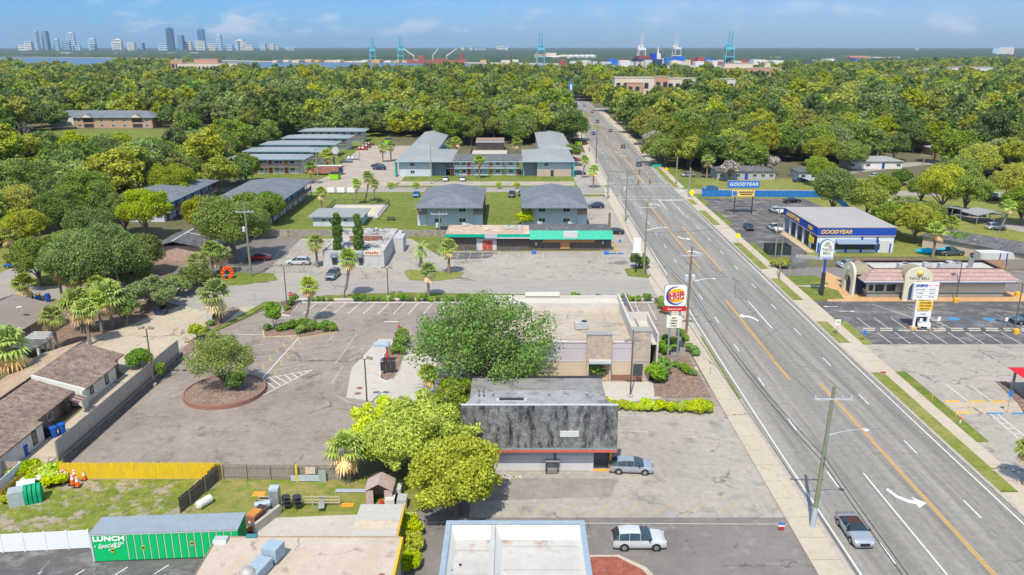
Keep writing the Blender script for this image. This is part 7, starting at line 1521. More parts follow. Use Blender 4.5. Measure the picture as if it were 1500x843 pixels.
lettering('TACO',.60,M('black plastic'),t,(0,-.27,8.35),ext=.01,bold=.008,space=1.12);lettering('BELL',.60,M('black plastic'),t,(0,-.27,7.72),ext=.01,bold=.008,space=1.12);lettering('OPEN LATE',.24,SNV,t,(0,-.30,6.84),ext=.005)
t=thing('tyre_shop_sign','blue tyre shop sign over a yellow board on two tall posts','sign',(*G(1086,314),0),0)
post(t,-2.0,6.4,.14,M('dark steel'));post(t,2.6,6.4,.14,M('dark steel'));hx_=HT(1086,314,265)
MB().box(-4.2,4.0,-.3,.3,hx_-1.75,hx_).build('sign_box',SB,t);MB().box(-4.3,4.1,-.25,.25,hx_-1.85,hx_+.1).build('sign_frame',mat('frame bronze',(.3,.25,.15)),t);lettering('GOODYEAR',1.2,SC,t,(-.1,-.32,hx_-.9),ext=.02,sx=1.05,bold=.01,shear=.2,space=1.1)
MB().box(-2.9,2.9,-.2,.2,hx_-4.1,hx_-2.5).build('yellow_board',mat('board yellow',(.72,.48,.12)),t);MB().box(-2.8,-1.6,-.22,-.2,hx_-3.9,hx_-2.7).build('blue_square',SB,t)
for k,q in enumerate((2.95,3.5)):MB().box(-1.2+.4*k,2.6-.3*k,-.215,-.2,hx_-q-.15,hx_-q+.15).build('print_line',M('dark steel'),t)
MB().box(-2,2.6,-.06,.06,1.9,2.05).build('brace',M('dark steel'),t)
t=thing('leasing_sign','white leasing sign tower with yellow panel on two legs in the parking lot','sign',(63.1,115.4,0))
for x in(-1.05,1.05):MB().box(x-.16,x+.16,-.16,.16,0,5).build('post',M('white vinyl'),t);MB().box(x-.45,x+.45,-.4,.4,0,.5).build('footing',mat('orange footing',(.62,.38,.18)),t)
MB().box(-1.95,1.85,-.22,.22,4.95,7.6).build('leasing_panel',SW,t);o=t
lettering('LEASING',.50,SNV,t,(-.85,-.24,7.2),ext=.01,bold=.03,sx=.95);lettering('NOW 4 RENT',.3,SRD,t,(1.0,-.24,7.2),ext=.005)
for r_ in range(3):
 for c_ in range(2):lettering(('FOR LEASE','SUITE A','STORES','OFFICE','SALES','RETAIL')[r_*2+c_],.30,M('black plastic'),t,(-.95+1.85*c_,-.24,6.55-r_*.58),ext=.005)
for z in(5.3,5.9,6.5):MB().box(-1.95,1.85,-.235,-.222,z+.33,z+.36).build('panel_line',GS,t)
MB().box(-1.0,1.35,-.2,.2,3.2,4.75).build('yellow_panel',mat('panel yellow',(.75,.48,.06)),t)
for k,s_ in enumerate(('AVAILABLE','FOR LEASE','555-0134')):lettering(s_,.36,M('black plastic'),t,(.17,-.22,4.45-k*.48),ext=.005,bold=.01)
MB().box(-1.2,1.3,-.2,.2,2.2,3.0).build('lower_panel',SW,t);lettering('OPEN',.35,SNV,t,(.05,-.22,2.6),ext=.005)
t=thing('roadside_pylon_sign','blank white sign on a dark post at the corner lawn of the side street','sign',(*G(931,400),0));hx_=HT(931,400,349)
MB().tube([(0,0,0),(0,0,hx_-2)],.13,8).build('post',M('dark steel'),t);MB().box(-.7,.75,-.15,.15,hx_-2.6,hx_).build('panel',SW,t);MB().box(-.8,.85,-.17,.17,hx_-2.9,hx_-2.62).build('lower_panel',SC,t)
t=thing('blue_pylon_sign','distant blue vertical sign above the far intersection','sign',(cx(640)-5.5,640,0));MB().tube([(0,0,0),(0,0,9)],.3,8).build('post',M('dark steel'),t);MB().box(-1.6,1.6,-.3,.3,5,15).build('panel',SB,t)
MB().box(-.3,.9,-.34,-.3,9,13.5).build('pale_mark',SW,t)
t=thing('yellow_kerb_sign','yellow marker sign at the far intersection','sign',(cx(600)-5.5,600,0));MB().box(-.9,.9,-.1,.1,.8,2.8).build('panel',YS,t);MB().cyl((0,0,0),.08,.9).build('post',GS,t)
for o_,y_,w_ in((-14,645,9),(10,655,16)):
 t=thing('distant_station','low pale filling-station canopy %s the far intersection'%('left of' if o_<0 else 'right behind'),'canopy',(cx(640)+o_,y_,0));MB().box(-w_/2,w_/2,0,8,3.6,4.4).build('roof',SC,t)
 for q in(-w_/2+1,w_/2-1.3):MB().box(q,q+.3,3,3.3,0,3.6).build('post',GS,t)
t=thing('order_canopy','pale blue order-point canopy on a red post in the drive-through','canopy',(*G(568,535),.14));MB().tube([(0,0,0),(0,0,2.7)],.12,10).build('post',SRD,t);MB().box(-1.75,.35,-.5,.5,2.7,3.05).build('canopy',mat('glassy pale blue',(.34,.42,.50),var=.1),t);MB().box(-.2,.4,-.2,.2,2.4,3.3).build('head',mat('glassy pale blue',(.34,.42,.50)),t);MB().box(-.6,-.15,-.25,.1,0,.95).build('speaker_post',M('dark steel'),t)
t=thing('clearance_post','red height-clearance post with grey arm at the entry of the drive-through','clearance bar',(*G(585,493),.14));MB().tube([(0,0,0),(0,0,1.7)],[.2,.13],10).build('post',SRD,t);MB().tube([(0,0,2.2),(-2.2,0,2.2)],.05,6).tube([(0,0,1.7),(0,0,2.2)],.05,6).build('arm',GS,t)
t=thing('menu_board','black three-panel menu board seen from behind on the drive-through island','menu board',(*G(569,549),.14),R(10));
for k in range(3):MB().obox((-.68+k*.68,-.04*abs(k-1),1.15),(.64,.12,1.25),R((k-1)*-12)).build('panel',M('dark steel'),t)
for q in(-.5,.5):MB().box(q-.05,q+.05,-.05,.05,0,.55).build('post',M('black plastic'),t)
for p,lab in(((527,569),'rusty round manhole cover on the pad, farther one'),((524,577),'rusty round manhole cover on the pad, nearer one')):
 o=MB().lathe([(.42,0),(.42,.012),(.3,.02)],16).build('manhole_cover',mat('rust',(.25,.12,.08)));o.location=(*G(*p),.017);tag(o,lab,'manhole cover')
t=thing('walkway_menu_sign','small pale green menu sign beside the corner stone tower','sign',(*G(953,530),0));MB().box(-.45,.1,-.08,.08,1,2.6).build('panel',mat('sign face pale green',(.62,.68,.60)),t);MB().cyl((-.2,0,0),.05,1.1).build('post',GS,t)
t=thing('orange_play_ball','orange inflatable ring ball lying on the lawn by the palms','ball',(*G(334,409),0))
OR=mat('inflatable orange',(.80,.10,.01),var=.05)
for k in range(10):
 a=2*math.pi*k/10;q=MB().tube([(1.0*math.cos(a)*1.0-.45*math.cos(a),0,1.25+.55*math.sin(a)),(1.15*math.cos(a),0,1.25+1.15*math.sin(a))],[.20,.34],8);q.build('chamber',OR,t)
MB().lathe([(.05,-.1),(.4,.1),(.3,.35)],10,(-.2,-.35,.6)).build('blue_core',SB,t)
# ================================================================ THE TWO YARDS
t=thing('propane_tank','white cylindrical tank lying beside the dark side fence','tank',(*G(300,741),.42),R(62))
MB().tube([(-.85,0,0),(-.72,0,0),(.72,0,0),(.85,0,0)],[.25,.42,.42,.25],18).build('tank',mat('tank white',(.62,.62,.60),dirt=((.4,.35,.28),.5,2)),t,smooth=False)
for q in(-.5,.5):MB().box(q-.05,q+.05,-.3,.3,-.42,-.32).build('foot',M('dark steel'),t)
t=thing('old_green_tank','pale metal chest with ribbed green round-backed tank in the overgrown corner','tank',(*G(36,736),0),R(24))
MB().box(-1.2,.1,-.65,.65,0,1.5).build('metal_chest',mat('dull aluminium',(.38,.44,.45),metal=.3,var=.15),t)
for k in range(4):MB().xprism([(.75*math.cos(a),.9+.85*math.sin(a))for a in np.linspace(0,math.pi,9)]+[(-.75,0),(.75,0)],.12+k*.38,.42+k*.38).build('green_rib',mat('tank green',(.0,.28,.13),var=.1),t)
t=thing('white_lid_cabinet','white slanted lid propped behind the green tank','panel',(*G(40,722),0),R(25));MB().obox((0,0,1.0),(1.6,.9,.08),0,R(25)).build('panel',M('white paint'),t);MB().box(-.5,.5,-.3,.3,0,.8).build('stand',M('galvanised steel'),t)
t=thing('covered_table','old table under a dirty white tarpaulin in the overgrown corner','table',(*G(58,712),0),R(14));MB().box(-1.6,1.2,-.5,.5,.9,1.0).build('tarpaulin',mat('dirty tarp',(.52,.50,.45),var=.2,scale=3),t)
for q in(-1.4,1.0):MB().box(q,q+.08,-.4,.4,0,.9).build('leg',M('dark steel'),t)
def kitchen(p,lab,nm,parts,rz=0,cat='equipment'):
 t=thing(nm,lab,cat,(*G(*p),.02),R(rz))
 for pn,bx,m in parts:MB().box(*bx).build(pn,m,t)
 return t
STL=mat('stainless steel',(.40,.44,.48),metal=.6,rough=.35,var=.1)
kitchen((404,742),'tall stainless steel fridge with curved top standing at the patio edge','steel_fridge',[('cabinet',(-.45,.45,-.4,.4,0,1.9),STL),('top',(-.42,.45,-.35,.35,1.9,2.1),mat('pale blue steel',(.5,.6,.66),metal=.4)),('door',(-.4,.4,-.44,-.402,.2,1.8),STL)])
kitchen((385,748),'low blue-grey wash sink left of the steel fridge','wash_sink',[('basin',(-.7,.7,-.35,.35,.5,.8),mat('pale blue steel',(.5,.6,.66))),('stand',(-.6,.6,-.3,.3,0,.5),M('dark steel'))],20)
kitchen((378,762),'rusty brown barbecue smoker against the patio wall','barbecue_smoker',[('cabinet',(-.5,.5,-1.1,1.1,0,.95),M('rust')),('lid',(-.45,.45,-1.0,.2,.95,1.1),mat('rust orange',(.5,.2,.05))),('grate',(-.4,.4,.3,1.0,.95,1.0),M('dark steel'))],-18)
kitchen((396,756),'grey step stool below the steel fridge','step_stool',[('seat',(-.3,.3,-.25,.25,.5,.55),GS),('leg',(-.3,-.22,-.25,.25,0,.5),GS),('leg',(.22,.3,-.25,.25,0,.5),GS)])
for p,lab,n_ in(((420,746),'left metal wire rack behind the patio',0),((436,746),'right metal wire rack behind the patio',1)):
 t=thing('wire_rack',lab,'rack',(*G(*p),.02),0,'wire racks on the patio')
 for k in range(4):a=k*1.57;MB().tube([(.4*math.cos(a),.4*math.sin(a),0),(.35*math.cos(a),.35*math.sin(a),1.3)],.025,5).build('leg',M('dark steel'),t)
 for z in(.5,.9,1.3):MB().lathe([(.38,z),(.42,z+.03),(.42,z+.06)],14).build('shelf',M('dark steel'),t)
for p,lab in(((471,749),'nearer metal chair by the rail fence'),((473,743),'farther metal chair by the rail fence')):
 t=thing('metal_chair',lab,'chair',(*G(*p),.02),.2);MB().box(-.28,.28,-.25,.25,.4,.44).build('seat',GS,t);MB().box(-.28,.28,.22,.26,.45,.95).build('backrest',GS,t)
 for a in(-.24,.24):
  for c_ in(-.22,.22):MB().box(a-.02,a+.02,c_-.02,c_+.02,0,.4).build('leg',M('dark steel'),t)
t=thing('rail_fence','low pale timber rail fence behind the patio','fence',(*G(380,742),0),0);Lr=G(498,740)[0]-G(380,742)[0]
for z in(.35,.65,1.0):MB().box(0,Lr,-.03,.03,z,z+.1).build('rail',mat('pale timber',(.45,.38,.28),var=.2),t)
for k in range(4):MB().box(Lr*k/3-.05,Lr*k/3+.05,.03,.12,0,1.15).build('post',mat('pale timber',(.45,.38,.28)),t)
t=thing('garden_shed','open-fronted pinkish plank shed under the lime tree','shed',(*G(556,742),0));w_=MB();w_.box(-1.25,-.55,0,.05,0,1.7);w_.box(.5,1.25,0,.05,0,1.7);w_.box(-1.25,-1.2,.05,2,0,1.7);w_.box(1.2,1.25,.05,2,0,1.7);w_.box(-1.25,1.25,2,2.05,0,1.7);w_.build('wall',mat('pinkish planks',(.42,.33,.30),var=.2),t)
MB().yprism([(-1.35,1.65),(0,2.4),(1.35,1.65),(1.35,1.75),(0,2.5),(-1.35,1.75)],-.1,2.1).build('roof',mat('pinkish planks',(.42,.33,.30)),t)
o=MB().lathe([(.2,0),(.2,.5),(.1,.7)],10).build('gas_bottle',SRD);o.location=(*G(559,742),.02);tag(o,'red gas bottle in the mouth of the pinkish shed','gas bottle')
for k,(p,c,lab)in enumerate((((574,742),'white paint','white chest freezer right of the shed'),((588,742),'hvac grey','grey box cabinet right of the white freezer'),((580,726),'white paint','white box standing behind the freezer'))):
 kitchen(p,lab,'chest_freezer',[('cabinet',(-.55,.55,-.6,.6,0,.9),M(c)),('lid',(-.57,.57,-.62,.62,.9,1.0),M(c))])
t=thing('white_roof_beams','low stack of pale pipes left of the shed','pipes',(*G(524,722),0));
for k in range(3):MB().tube([(-2.2,.2*k,.12),(1.4,.2*k,.12)],.08,6).build('pipe',STL,t)
t=thing('fence_patch_panels','yellow post and pale sheets leaning on the grey plank fence','panels',(*G(436,705),0));MB().box(-.12,.12,-.2,-.1,0,1.9).build('yellow_post',YF,t)
MB().box(-.6,-.13,-.2,-.17,.1,.75).box(.13,2.2,-.2,-.17,.1,.8).build('blue_sheet',mat('pale blue sheet',(.38,.46,.50),var=.15),t);MB().box(.9,1.9,-.2,-.17,.9,1.7).build('cream_sheet',mat('cream sheet',(.55,.45,.34)),t);MB().box(2.2,2.95,-.22,-.17,0,1.35).build('grey_sheet',mat('grey green sheet',(.28,.34,.32)),t)
t=thing('patio_kerb_wall','low block kerb wall at the left edge of the patio','wall',(*G(372,782),0),R(66));MB().box(0,3.6,-.15,.15,0,.9).build('wall',M('concrete'),t)
o=MB().box(-.6,.6,-.3,.3,0,.08).build('orange_board',mat('board orange',(.7,.28,.03)));o.location=(*G(509,741),.02);tag(o,'orange board lying on the grass by the rail fence','board')
o=MB().box(-.6,.6,-.4,.4,.9,.98).build('orange_tray',mat('board orange',(.7,.28,.03)));o.location=(*G(381,738),.1);tag(o,'orange tray at the left end of the rail fence','tray')
tb=MB();random.seed(3)
for k in range(10):tb.obox((random.uniform(-1,1),random.uniform(-.25,.25),.06),(.35,.2,.1),random.random()*3)
o=tb.build('litter_pile',mat('litter pale',(.60,.52,.45),var=.3,scale=5));o.location=(*G(752,700),.01);tag(o,'pale litter along the foot of the mansard shop wall','litter',kind='stuff')
for k,(p,l)in enumerate((((1358,372),'longer turquoise boat behind the brown plank fence'),((1384,371),'shorter turquoise boat right of the longer one'))):
 t=thing('turquoise_boat',l,'boat',(*G(*p),.3),R(-3),'turquoise boats behind the fence');Lb=2.6 if k==0 else 1.7
 MB().tube([(-Lb,0,.35),(-Lb*.6,0,.3),(0,0,.28),(Lb*.6,0,.3),(Lb,0,.4)],[.08,.5,.7,.5,.06],10).build('hull',mat('turquoise hull',(.0,.38,.58),var=.05),t)
 MB().lathe([(.3,0),(.3,.05)],10,(0,0,.95)).build('hatch',mat('turquoise hull',(.0,.38,.58)),t)
structure('mulch_bank',MB().prism([(83,152),(83,157),(90,156),(92,152)],0,.3),mat('red bank',(.36,.14,.10),var=.3,scale=4))
t=thing('garden_umbrella','pale pink garden umbrella beside the palms behind the fence','umbrella',(*G(1382,352),0));MB().lathe([(2.2,2.0),(1.2,2.5),(.02,2.9)],8).build('canopy',mat('pale pink',(.62,.50,.56)),t);MB().cyl((0,0,0),.04,2.2,6).build('pole',GS,t)
t=thing('satellite_dish','white dish on a pole between the gallery flats','satellite dish',(*G(493,251),0));MB().cyl((0,0,0),.1,6.5,6).build('pole',GS,t);o=MB().lathe([(.1,0),(.9,.1),(1.25,.35),(1.3,.35)],16).build('dish',M('hvac grey'),t);o.location=(0,-.3,7.2);o.rotation_euler=(R(80),0,R(20))
for k in range(4):
 t=thing('mailbox_unit','pale cabinet in the row by the cross street before the lone palm lawn','cabinet',(-57+k*3.0,234.3,0),0,'pale cabinets by the cross street');MB().box(-1.1,1.1,-.3,.3,.3,1.7).build('cabinet',SW,t);MB().box(-.9,-.8,-.2,.2,0,.3).box(.8,.9,-.2,.2,0,.3).build('leg',GS,t)
t=thing('picnic_bench','dark picnic bench on the lawn left of the left flats','bench',(-30.5,196,0));MB().box(-1,1,-.4,.4,.7,.76).build('table_top',M('dark steel'),t);MB().box(-1,1,-.9,-.6,.42,.46).build('seat',M('dark steel'),t);MB().box(-1,1,.6,.9,.42,.46).build('seat',M('dark steel'),t);MB().box(-.8,-.7,-.8,.8,0,.42).box(.7,.8,-.8,.8,0,.42).build('leg',M('dark steel'),t)
for p,lab in(((782,372),'blue block before the tan-roofed shop'),((888,373),'blue drum before the right end of the charcoal-roofed shop')):
 o=MB().lathe([(.5,0),(.5,.6),(.4,.7)],10).build('blue_drum',SB);o.location=(*G(*p),0);tag(o,lab,'drum')
for k in range(2):o=MB().cyl((0,0,0),.12,2.2-k*.6,8).build('yellow_guard_post',mat('yellow paint',(.7,.38,.03)));o.location=(21.8+.35*k,163.6-2*k,0);tag(o,('taller' if k==0 else 'shorter')+' yellow guard post at the corner of the charcoal-roofed shop','bollard')
for k in range(6):o=MB().cyl((0,0,0),.06,1.0,6).build('parking_post',SB);o.location=(-12.5+k*2.6,163.9,0);tag(o,'thin blue parking post before the vacant shops','bollard','thin parking posts before the vacant shops')
o=MB().box(20.5,23.5,161.8,162.3,0,.25).build('blue_kerb_block',SB);tag(o,'low blue kerb block right of the charcoal-roofed shop','kerb block')
t=thing('pedestrian','person in dark clothing walking on the left sidewalk beyond the intersection','person',(*G(863,223),.125))
MB().tube([(-.12,0,0),(-.1,.02,.8)],[.08,.1],8).tube([(.12,.15,0),(.1,.02,.8)],[.08,.1],8).tube([(0,0,.75),(0,0,1.1),(0,0,1.42),(0,0,1.5)],[.17,.19,.21,.07],10).tube([(0,0,1.5),(0,0,1.6),(0,0,1.74),(0,0,1.78)],[.07,.1,.1,.04],10).tube([(.2,0,1.4),(.26,.05,.9)],[.06,.04],6).tube([(-.2,0,1.4),(-.26,-.05,.9)],[.06,.04],6).build('body',mat('dark red clothing',(.14,.03,.03)),t)
# ================================================================ FAR SHORE, PORT, SKYLINE, HAZE
FW=leaf_mat('far woods leaves',(.045,.085,.02),(.10,.14,.035),0,0)
rg2=np.random.default_rng(5)
na_,rr=760,[2020.0]
while rr[-1]<15500:rr.append(rr[-1]*1.0105)
ang=np.linspace(R(90+40),R(90-40),na_);rr=np.array(rr);A2_,R2_=np.meshgrid(ang,rr)
X_,Y_=R2_*np.cos(A2_),R2_*np.sin(A2_)
shx=np.array([p[0]/p[1]for p in far_sh]);shy=np.array([p[1]for p in far_sh]);o_=np.argsort(shx)
shore=np.interp(X_/np.maximum(Y_,1),shx[o_],shy[o_]);Z=rg2.uniform(2,13,X_.shape)
Z=.5*Z+.25*np.roll(Z,1,1)+.25*np.roll(Z,1,0)+2.5*np.sin(X_/90)*np.sin(Y_/170)
bare_=(Y_<shore+240)|((Y_>3800)&(Y_<4700)&(X_/Y_<-.33));Z=np.where(bare_,-1.0,Z+3)
me=D.meshes.new('far_woods');nv=X_.size;me.vertices.add(nv);me.vertices.foreach_set('co',np.stack([X_,Y_,Z],-1).astype(np.float32).ravel())
ii,jj=np.meshgrid(np.arange(len(rr)-1),np.arange(na_-1),indexing='ij');a=ii*na_+jj;q=np.stack([a,a+1,a+na_+1,a+na_],-1).reshape(-1,4)
me.loops.add(q.size);me.loops.foreach_set('vertex_index',q.astype(np.int32).ravel());me.polygons.add(len(q));me.polygons.foreach_set('loop_start',(np.arange(len(q))*4).astype(np.int32))
me.materials.append(mat('far woods',(.040,.068,.026),var=.5,scale=.02,det=9,dirt=((.09,.10,.045),.5,.006)));me.update(calc_edges=True)
tag(link(D.objects.new('far_woods',me)),'endless woods beyond the river reaching the horizon','woods',kind='stuff')
structure('quay',MB().sheet(px((-400,84.5),(60,84.5),(190,86),(330,90),(383,91.6),(600,92.6),(760,95),(830,96),(1600,96))+px((1600,88),(900,88),(760,88),(380,86),(190,80),(-400,79)),.5),mat('quay ground',(.34,.31,.26),var=.3,scale=.01))
CRT=mat('crane turquoise',(.10,.42,.52),var=.05);CRW=mat('crane white',(.62,.60,.58),var=.05)
def at_row(px_,row,Y):
 "height that shows at that row at distance Y; and x"
 v=(421.5-row)/F_PX;u=(px_-750)/F_PX;z=CAM_H-(Y*_s-v*Y*_c)/(_c+v*_s);d=Y*_c+(CAM_H-z)*_s;return u*d,z
def crane(px_,top,base,Y,lab,m,w_=14):
 x,zt=at_row(px_,top,Y);zt=max(zt,40);t=thing('harbour_crane',lab,'harbour crane',(x,Y,0),R(rg2.uniform(-10,10)),'ship-to-shore cranes along the river');H_=zt;p=zt*.48;r=.9
 for a in(-w_,w_):
  for b_ in(-12,12):MB().tube([(a,b_,0),(a*.8,b_,p)],r,4).build('leg',m,t)
  MB().tube([(a*.9,-12,p*.5),(a*.9,12,p*.5)],r,4).build('leg_beam',m,t)
 MB().tube([(-w_,-12,p*.5),(w_,-12,p*.5)],r,4).build('portal_beam',m,t);MB().box(-w_,w_,-13,13,p-2,p+2.5).build('girder',m,t)
 for a in(-w_*.4,w_*.4):MB().tube([(a,8,p),(a*.9,-6,H_)],r*.9,4).build('raised_boom',m,t);MB().tube([(a,8,p),(a*.7,8,p+(H_-p)*.6)],r*.8,4).build('mast',m,t)
 for k in range(6):z=p+(H_-p)*(k+.5)/6;MB().tube([(-w_*.4,2,z),(w_*.4,2,z)],r*.6,4).build('cross_tie',m,t)
 MB().box(-7,7,9,20,p+2.6,p+9).build('machine_house',m,t);return t
for a in((545,55,92,2250,'leftmost turquoise harbour crane, left of the rusty ship',CRT,8),(586,53,92,2250,'second turquoise harbour crane just left of the rusty ship',CRT,8),(792,48,93,2000,'turquoise harbour crane above the avenue',CRT,9),(941,48,93,1980,'white harbour crane above the container stacks',CRW,9),(993,48,92,2150,'slimmer white harbour crane right of the first white one',CRW,9),(1071,46,92,1980,'turquoise harbour crane farthest to the right',CRT,11)):crane(*a)
x,_=at_row(640,90,2090);t=thing('cargo_ship','rusty red cargo ship with pale deck cranes moored across the river','ship',(x,2090,0));RD=mat('rust red hull',(.28,.09,.06),var=.15,scale=.05)
MB().yprism([(-75,3),(-68,0),(66,0),(75,4),(76,9),(66,8.5),(-55,8),(-78,12)],-10,10).build('hull',RD,t);MB().box(-48,-30,-8,8,8,16).box(-5,22,-8,8,8,12).build('deck_house',RD,t);MB().box(-46,-32,-6,6,16,20).build('bridge',RD,t)
for xx,dx in((-58,-26),(-10,14),(25,26)):MB().tube([(xx,0,8),(xx,0,22)],1.6,6).build('crane_post',M('concrete'),t);MB().tube([(xx,0,18),(xx+dx,0,36)],1.2,5).build('jib',mat('pale jib',(.62,.60,.50)),t)
MB().tube([(62,0,8),(62,0,26)],[3,1.5],6).build('funnel',SRD,t)
x,_=at_row(950,90,1800);t=thing('container_ship','dark blue stern of a container ship among coloured containers','ship',(x,1800,0));NB=mat('ship navy',(.012,.03,.12),var=.05)
MB().yprism([(-26,0),(20,0),(24,15),(-28,15)],-40,60).build('hull',NB,t);MB().box(2,14,-20,0,15,27).build('bridge',mat('bright navy',(.01,.05,.4)),t);MB().box(-26,0,-30,40,15,22).build('deck_load',mat('container maroon',(.22,.05,.045)),t)
MB().box(16,24,-10,10,15,27).build('white_tower',M('crane white'),t);MB().tube([(20,0,27),(20,0,42)],[1.8,.5],6).build('mast',M('crane white'),t)
cc=[mat('container '+n,c,var=.08)for n,c in(('blue',(.01,.12,.45)),('rust',(.30,.07,.05)),('grey',(.40,.42,.45)),('maroon',(.22,.05,.045)),('tan',(.5,.42,.3)),('navy',(.02,.05,.2)))]
rd=random.Random(4)
def block(px0,px1,row_top,Y,m,nm,lab,cat,dp=30,grp=None,base=0):
 x0,z=at_row(px0,row_top,Y);x1,_=at_row(px1,row_top,Y);o=MB().box(x0,x1,Y,Y+dp,base,max(z,2)).build(nm,m);return tag(o,lab,cat,grp)
for i,(a,b_,r_,c)in enumerate(((890,905,87,0),(905,918,88,1),(918,930,89,3),(975,990,85,0),(990,1004,83,0),(1010,1022,86,3),(1022,1033,84,1),(1033,1042,85,0),(1042,1052,87,5),(1052,1060,88,2),(880,893,90,3),(963,976,86,4),(1004,1012,88,4),(1086,1097,88,1),(1097,1104,87,0))):
 block(a,b_,r_,1900+10*(i%3),cc[c],'container_stack',f'{cc[c].name.replace("container ", "")} container stack on the quay right of the avenue','containers',25,'container stacks on the quay')
for i,(a,b_,r_)in enumerate(((783,800,80),(800,815,78),(1095,1130,85),(1130,1150,84),(1245,1275,82.5),(1280,1296,84),(770,783,86),(1195,1215,86),(1220,1230,85))):block(a,b_,r_,2300,(PBK,BEI)[i%2],'port_building','pale port building on the far quay behind the cranes','building',60,'port buildings')
for i in range(26):
 a=400+i*14.5+rd.uniform(-3,3);b_=a+rd.uniform(6,14)
 if 612<a<690:continue
 block(a,b_,rd.uniform(87.8,90.3),2140+rd.uniform(0,130),rd.choice([BEI,M('white paint'),M('tan stucco'),M('hvac grey'),M('roof membrane white'),mat('ochre shed',(.50,.32,.14))]),'port_shed','long low shed on the far bank of the river','shed',60,'low sheds along the far bank')
for i in range(22):
 a=-10+i*19+rd.uniform(-4,4);b_=a+rd.uniform(8,22)
 block(a,b_,rd.uniform(77.5,79.8),3950+rd.uniform(0,500),rd.choice([BEI,M('white paint'),M('tan stucco'),M('hvac grey')]),'port_shed','long low shed on the far bank below the skyline','shed',80,'low sheds below the skyline')
for i,p_ in enumerate((836,845,853,861,868,806,814)):
 x,z=at_row(p_,82 if i<5 else 84,2250);o=MB().lathe([(13,0),(13,z),(8,z+2),(.5,z+3)],16).build('storage_tank',M('white paint'));o.location=(x,2250+6*i,0);tag(o,'round white storage tank on the quay above the avenue','storage tank','white storage tanks on the quay')
x,z=at_row(826,80.5,2350);o=MB().lathe([(28,0),(28,z*.55),(20,z*.9),(8,z),(.5,z*1.02)],20).build('salt_dome',mat('dome tan',(.50,.40,.26)));o.location=(x,2350,0);tag(o,'broad tan dome on the quay behind the white tanks','dome')
for i in range(7):
 p_=1457+i*4.4;x,z=at_row(p_,69.5+(1.5 if i<2 else 0),3300);o=MB().cyl((0,0,0),6.6,max(z,20),12).build('silo',mat('silo pale',(.55,.50,.48))if i>1 else mat('silo blue',(.35,.50,.68)));o.location=(x,3300,0);tag(o,('pale' if i>1 else 'bluish')+' silo in the cluster on the horizon at the far right','silo','silos at the far right')
BG_=mat('blue glass tower',(.04,.17,.28),rough=.3,var=.15,scale=.02);PG_=mat('pale tower',(.46,.55,.62),var=.1);TG_=mat('cream tower',(.70,.60,.48),var=.1);DG_=mat('dark glass tower',(.03,.07,.11),rough=.3)
SK=[(48,53,46,'pale',5),(53,63,47,'glass',5),(65,72,58,'pale',4),(77,90,48,'pale',5),(91,103,61,'glass',3),(28,41,61,'cream',3),(116,128,57,'pale',3),(148,163,58,'cream',3),(163,178,62,'cream',3),(180,194,62,'cream',3),(195,199,63,'glass',3),(216,230,63.5,'pale',3),(242,254,42,'dark',6),(255,264,53,'glass',5),(259,273,61,'cream',4),(274,285.5,38,'tall',6),(286,301,60,'cream',4),(301,312,64,'cream',3),(307,316,51,'pale',5),(333,347,59,'cream',4),(347,350,61,'glass',3),(351,358,62,'cream',3),(373,383,64,'pale',3),(384,392,65,'cream',3),(404,408,68,'cream',2),(415,430,69.5,'pale',2),(674,679,68.5,'cream',2),(686,691,68.5,'cream',2),(728,747,68.5,'cream',2),(695,715,71.5,'pale',2),(1352,1358,71,'pale',2),(5,20,66,'cream',2),(132,140,66,'glass',2),(100,112,67,'pale',2),(230,240,66,'pale',2),(318,330,66,'pale',2),(360,372,67,'cream',2)]
YD=6200
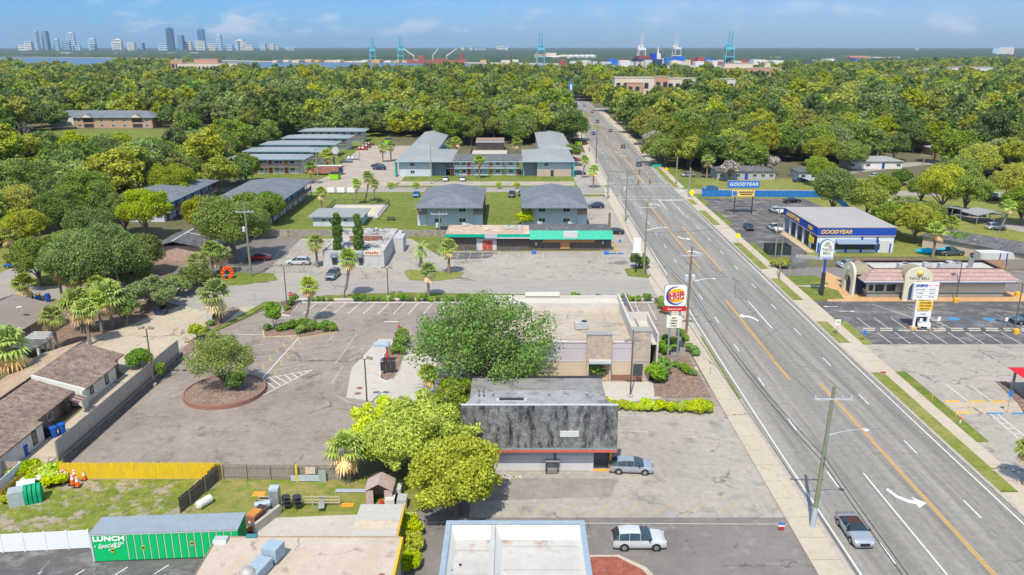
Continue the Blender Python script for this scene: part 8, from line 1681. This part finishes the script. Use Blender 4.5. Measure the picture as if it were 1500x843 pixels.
for i,(a,b_,top,k,q_)in enumerate(SK):
 x0,z=at_row(a,top,YD);x1,_=at_row(b_,top,YD);m={'pale':PG_,'cream':TG_,'glass':BG_,'dark':DG_,'tall':BG_}[k]
 lab={(242):'dark flat-topped downtown tower left of the tallest one',(274):'tallest blue downtown tower with a pointed top'}.get(a)or(f'{ {"pale":"pale grey","cream":"cream","glass":"bluish glass"}[k]} building of the downtown skyline')
 t=thing('skyscraper' if top<56 else 'downtown_building',lab,'tower' if top<56 else 'building',(x0,YD+(i%4)*60,0),R((i*37)%30-15),None if a in(242,274)else f'{k} buildings of the skyline');w_=(x1-x0)*.82
 MB().box(0,w_,0,30,0,z if k!='tall' else z*.88).build('shaft',m,t)
 n=max(3,int(z/14));bn=MB()
 for j in range(n):zz=z*(j+.35)/n*(.88 if k=='tall' else 1);bn.box(w_*.08,w_*.92,-1.5,-.1,zz,zz+z/n*.3)
 bn.build('window_bands',BG_ if k in('pale','cream')else PG_ if k=='glass' else mat('tower band blue',(.09,.20,.30)),t)
 if k=='tall':MB().add([(0,0,z*.88),(w_,0,z*.88),(w_,30,z*.88),(0,30,z*.88),(w_*.3,15,z)],[(0,1,4),(1,2,4),(2,3,4),(3,0,4)]).build('pointed_top',BG_,t)
 elif top<60:MB().box(w_*.25,w_*.75,10,35,z,z+6).build('roof_plant',m,t)
for i in range(34):
 a=rd.uniform(770,1330);b_=a+rd.uniform(4,18);c_=rd.choice(cc[:3]+[M('white paint'),BEI,M('white paint'),M('tan stucco'),M('white paint'),BEI,M('hvac grey')])
 block(a,b_,rd.uniform(88.3,91.5)-max(0,a-1050)*.018,1560+rd.uniform(0,300)+max(0,a-1050)*1.6,c_,'port_shed','low shed or container row in the port yard right of the avenue','shed',30,'sheds of the port yard')
hz_m=D.materials.new('haze');hz_m.use_nodes=True;nt=hz_m.node_tree
nt.nodes.remove(nt.nodes['Principled BSDF']);pv=nt.nodes.new('ShaderNodeVolumePrincipled');pv.inputs['Color'].default_value=(.62,.78,1,1);pv.inputs['Density'].default_value=HAZE_D;pv.inputs['Anisotropy'].default_value=.2
nt.links.new(pv.outputs[0],nt.nodes['Material Output'].inputs['Volume'])
hb=MB().box(-13500,13500,-300,16500,-1.2,300).build('haze',hz_m);tag(hb,'thin blue haze lying over the land','haze',kind='stuff')
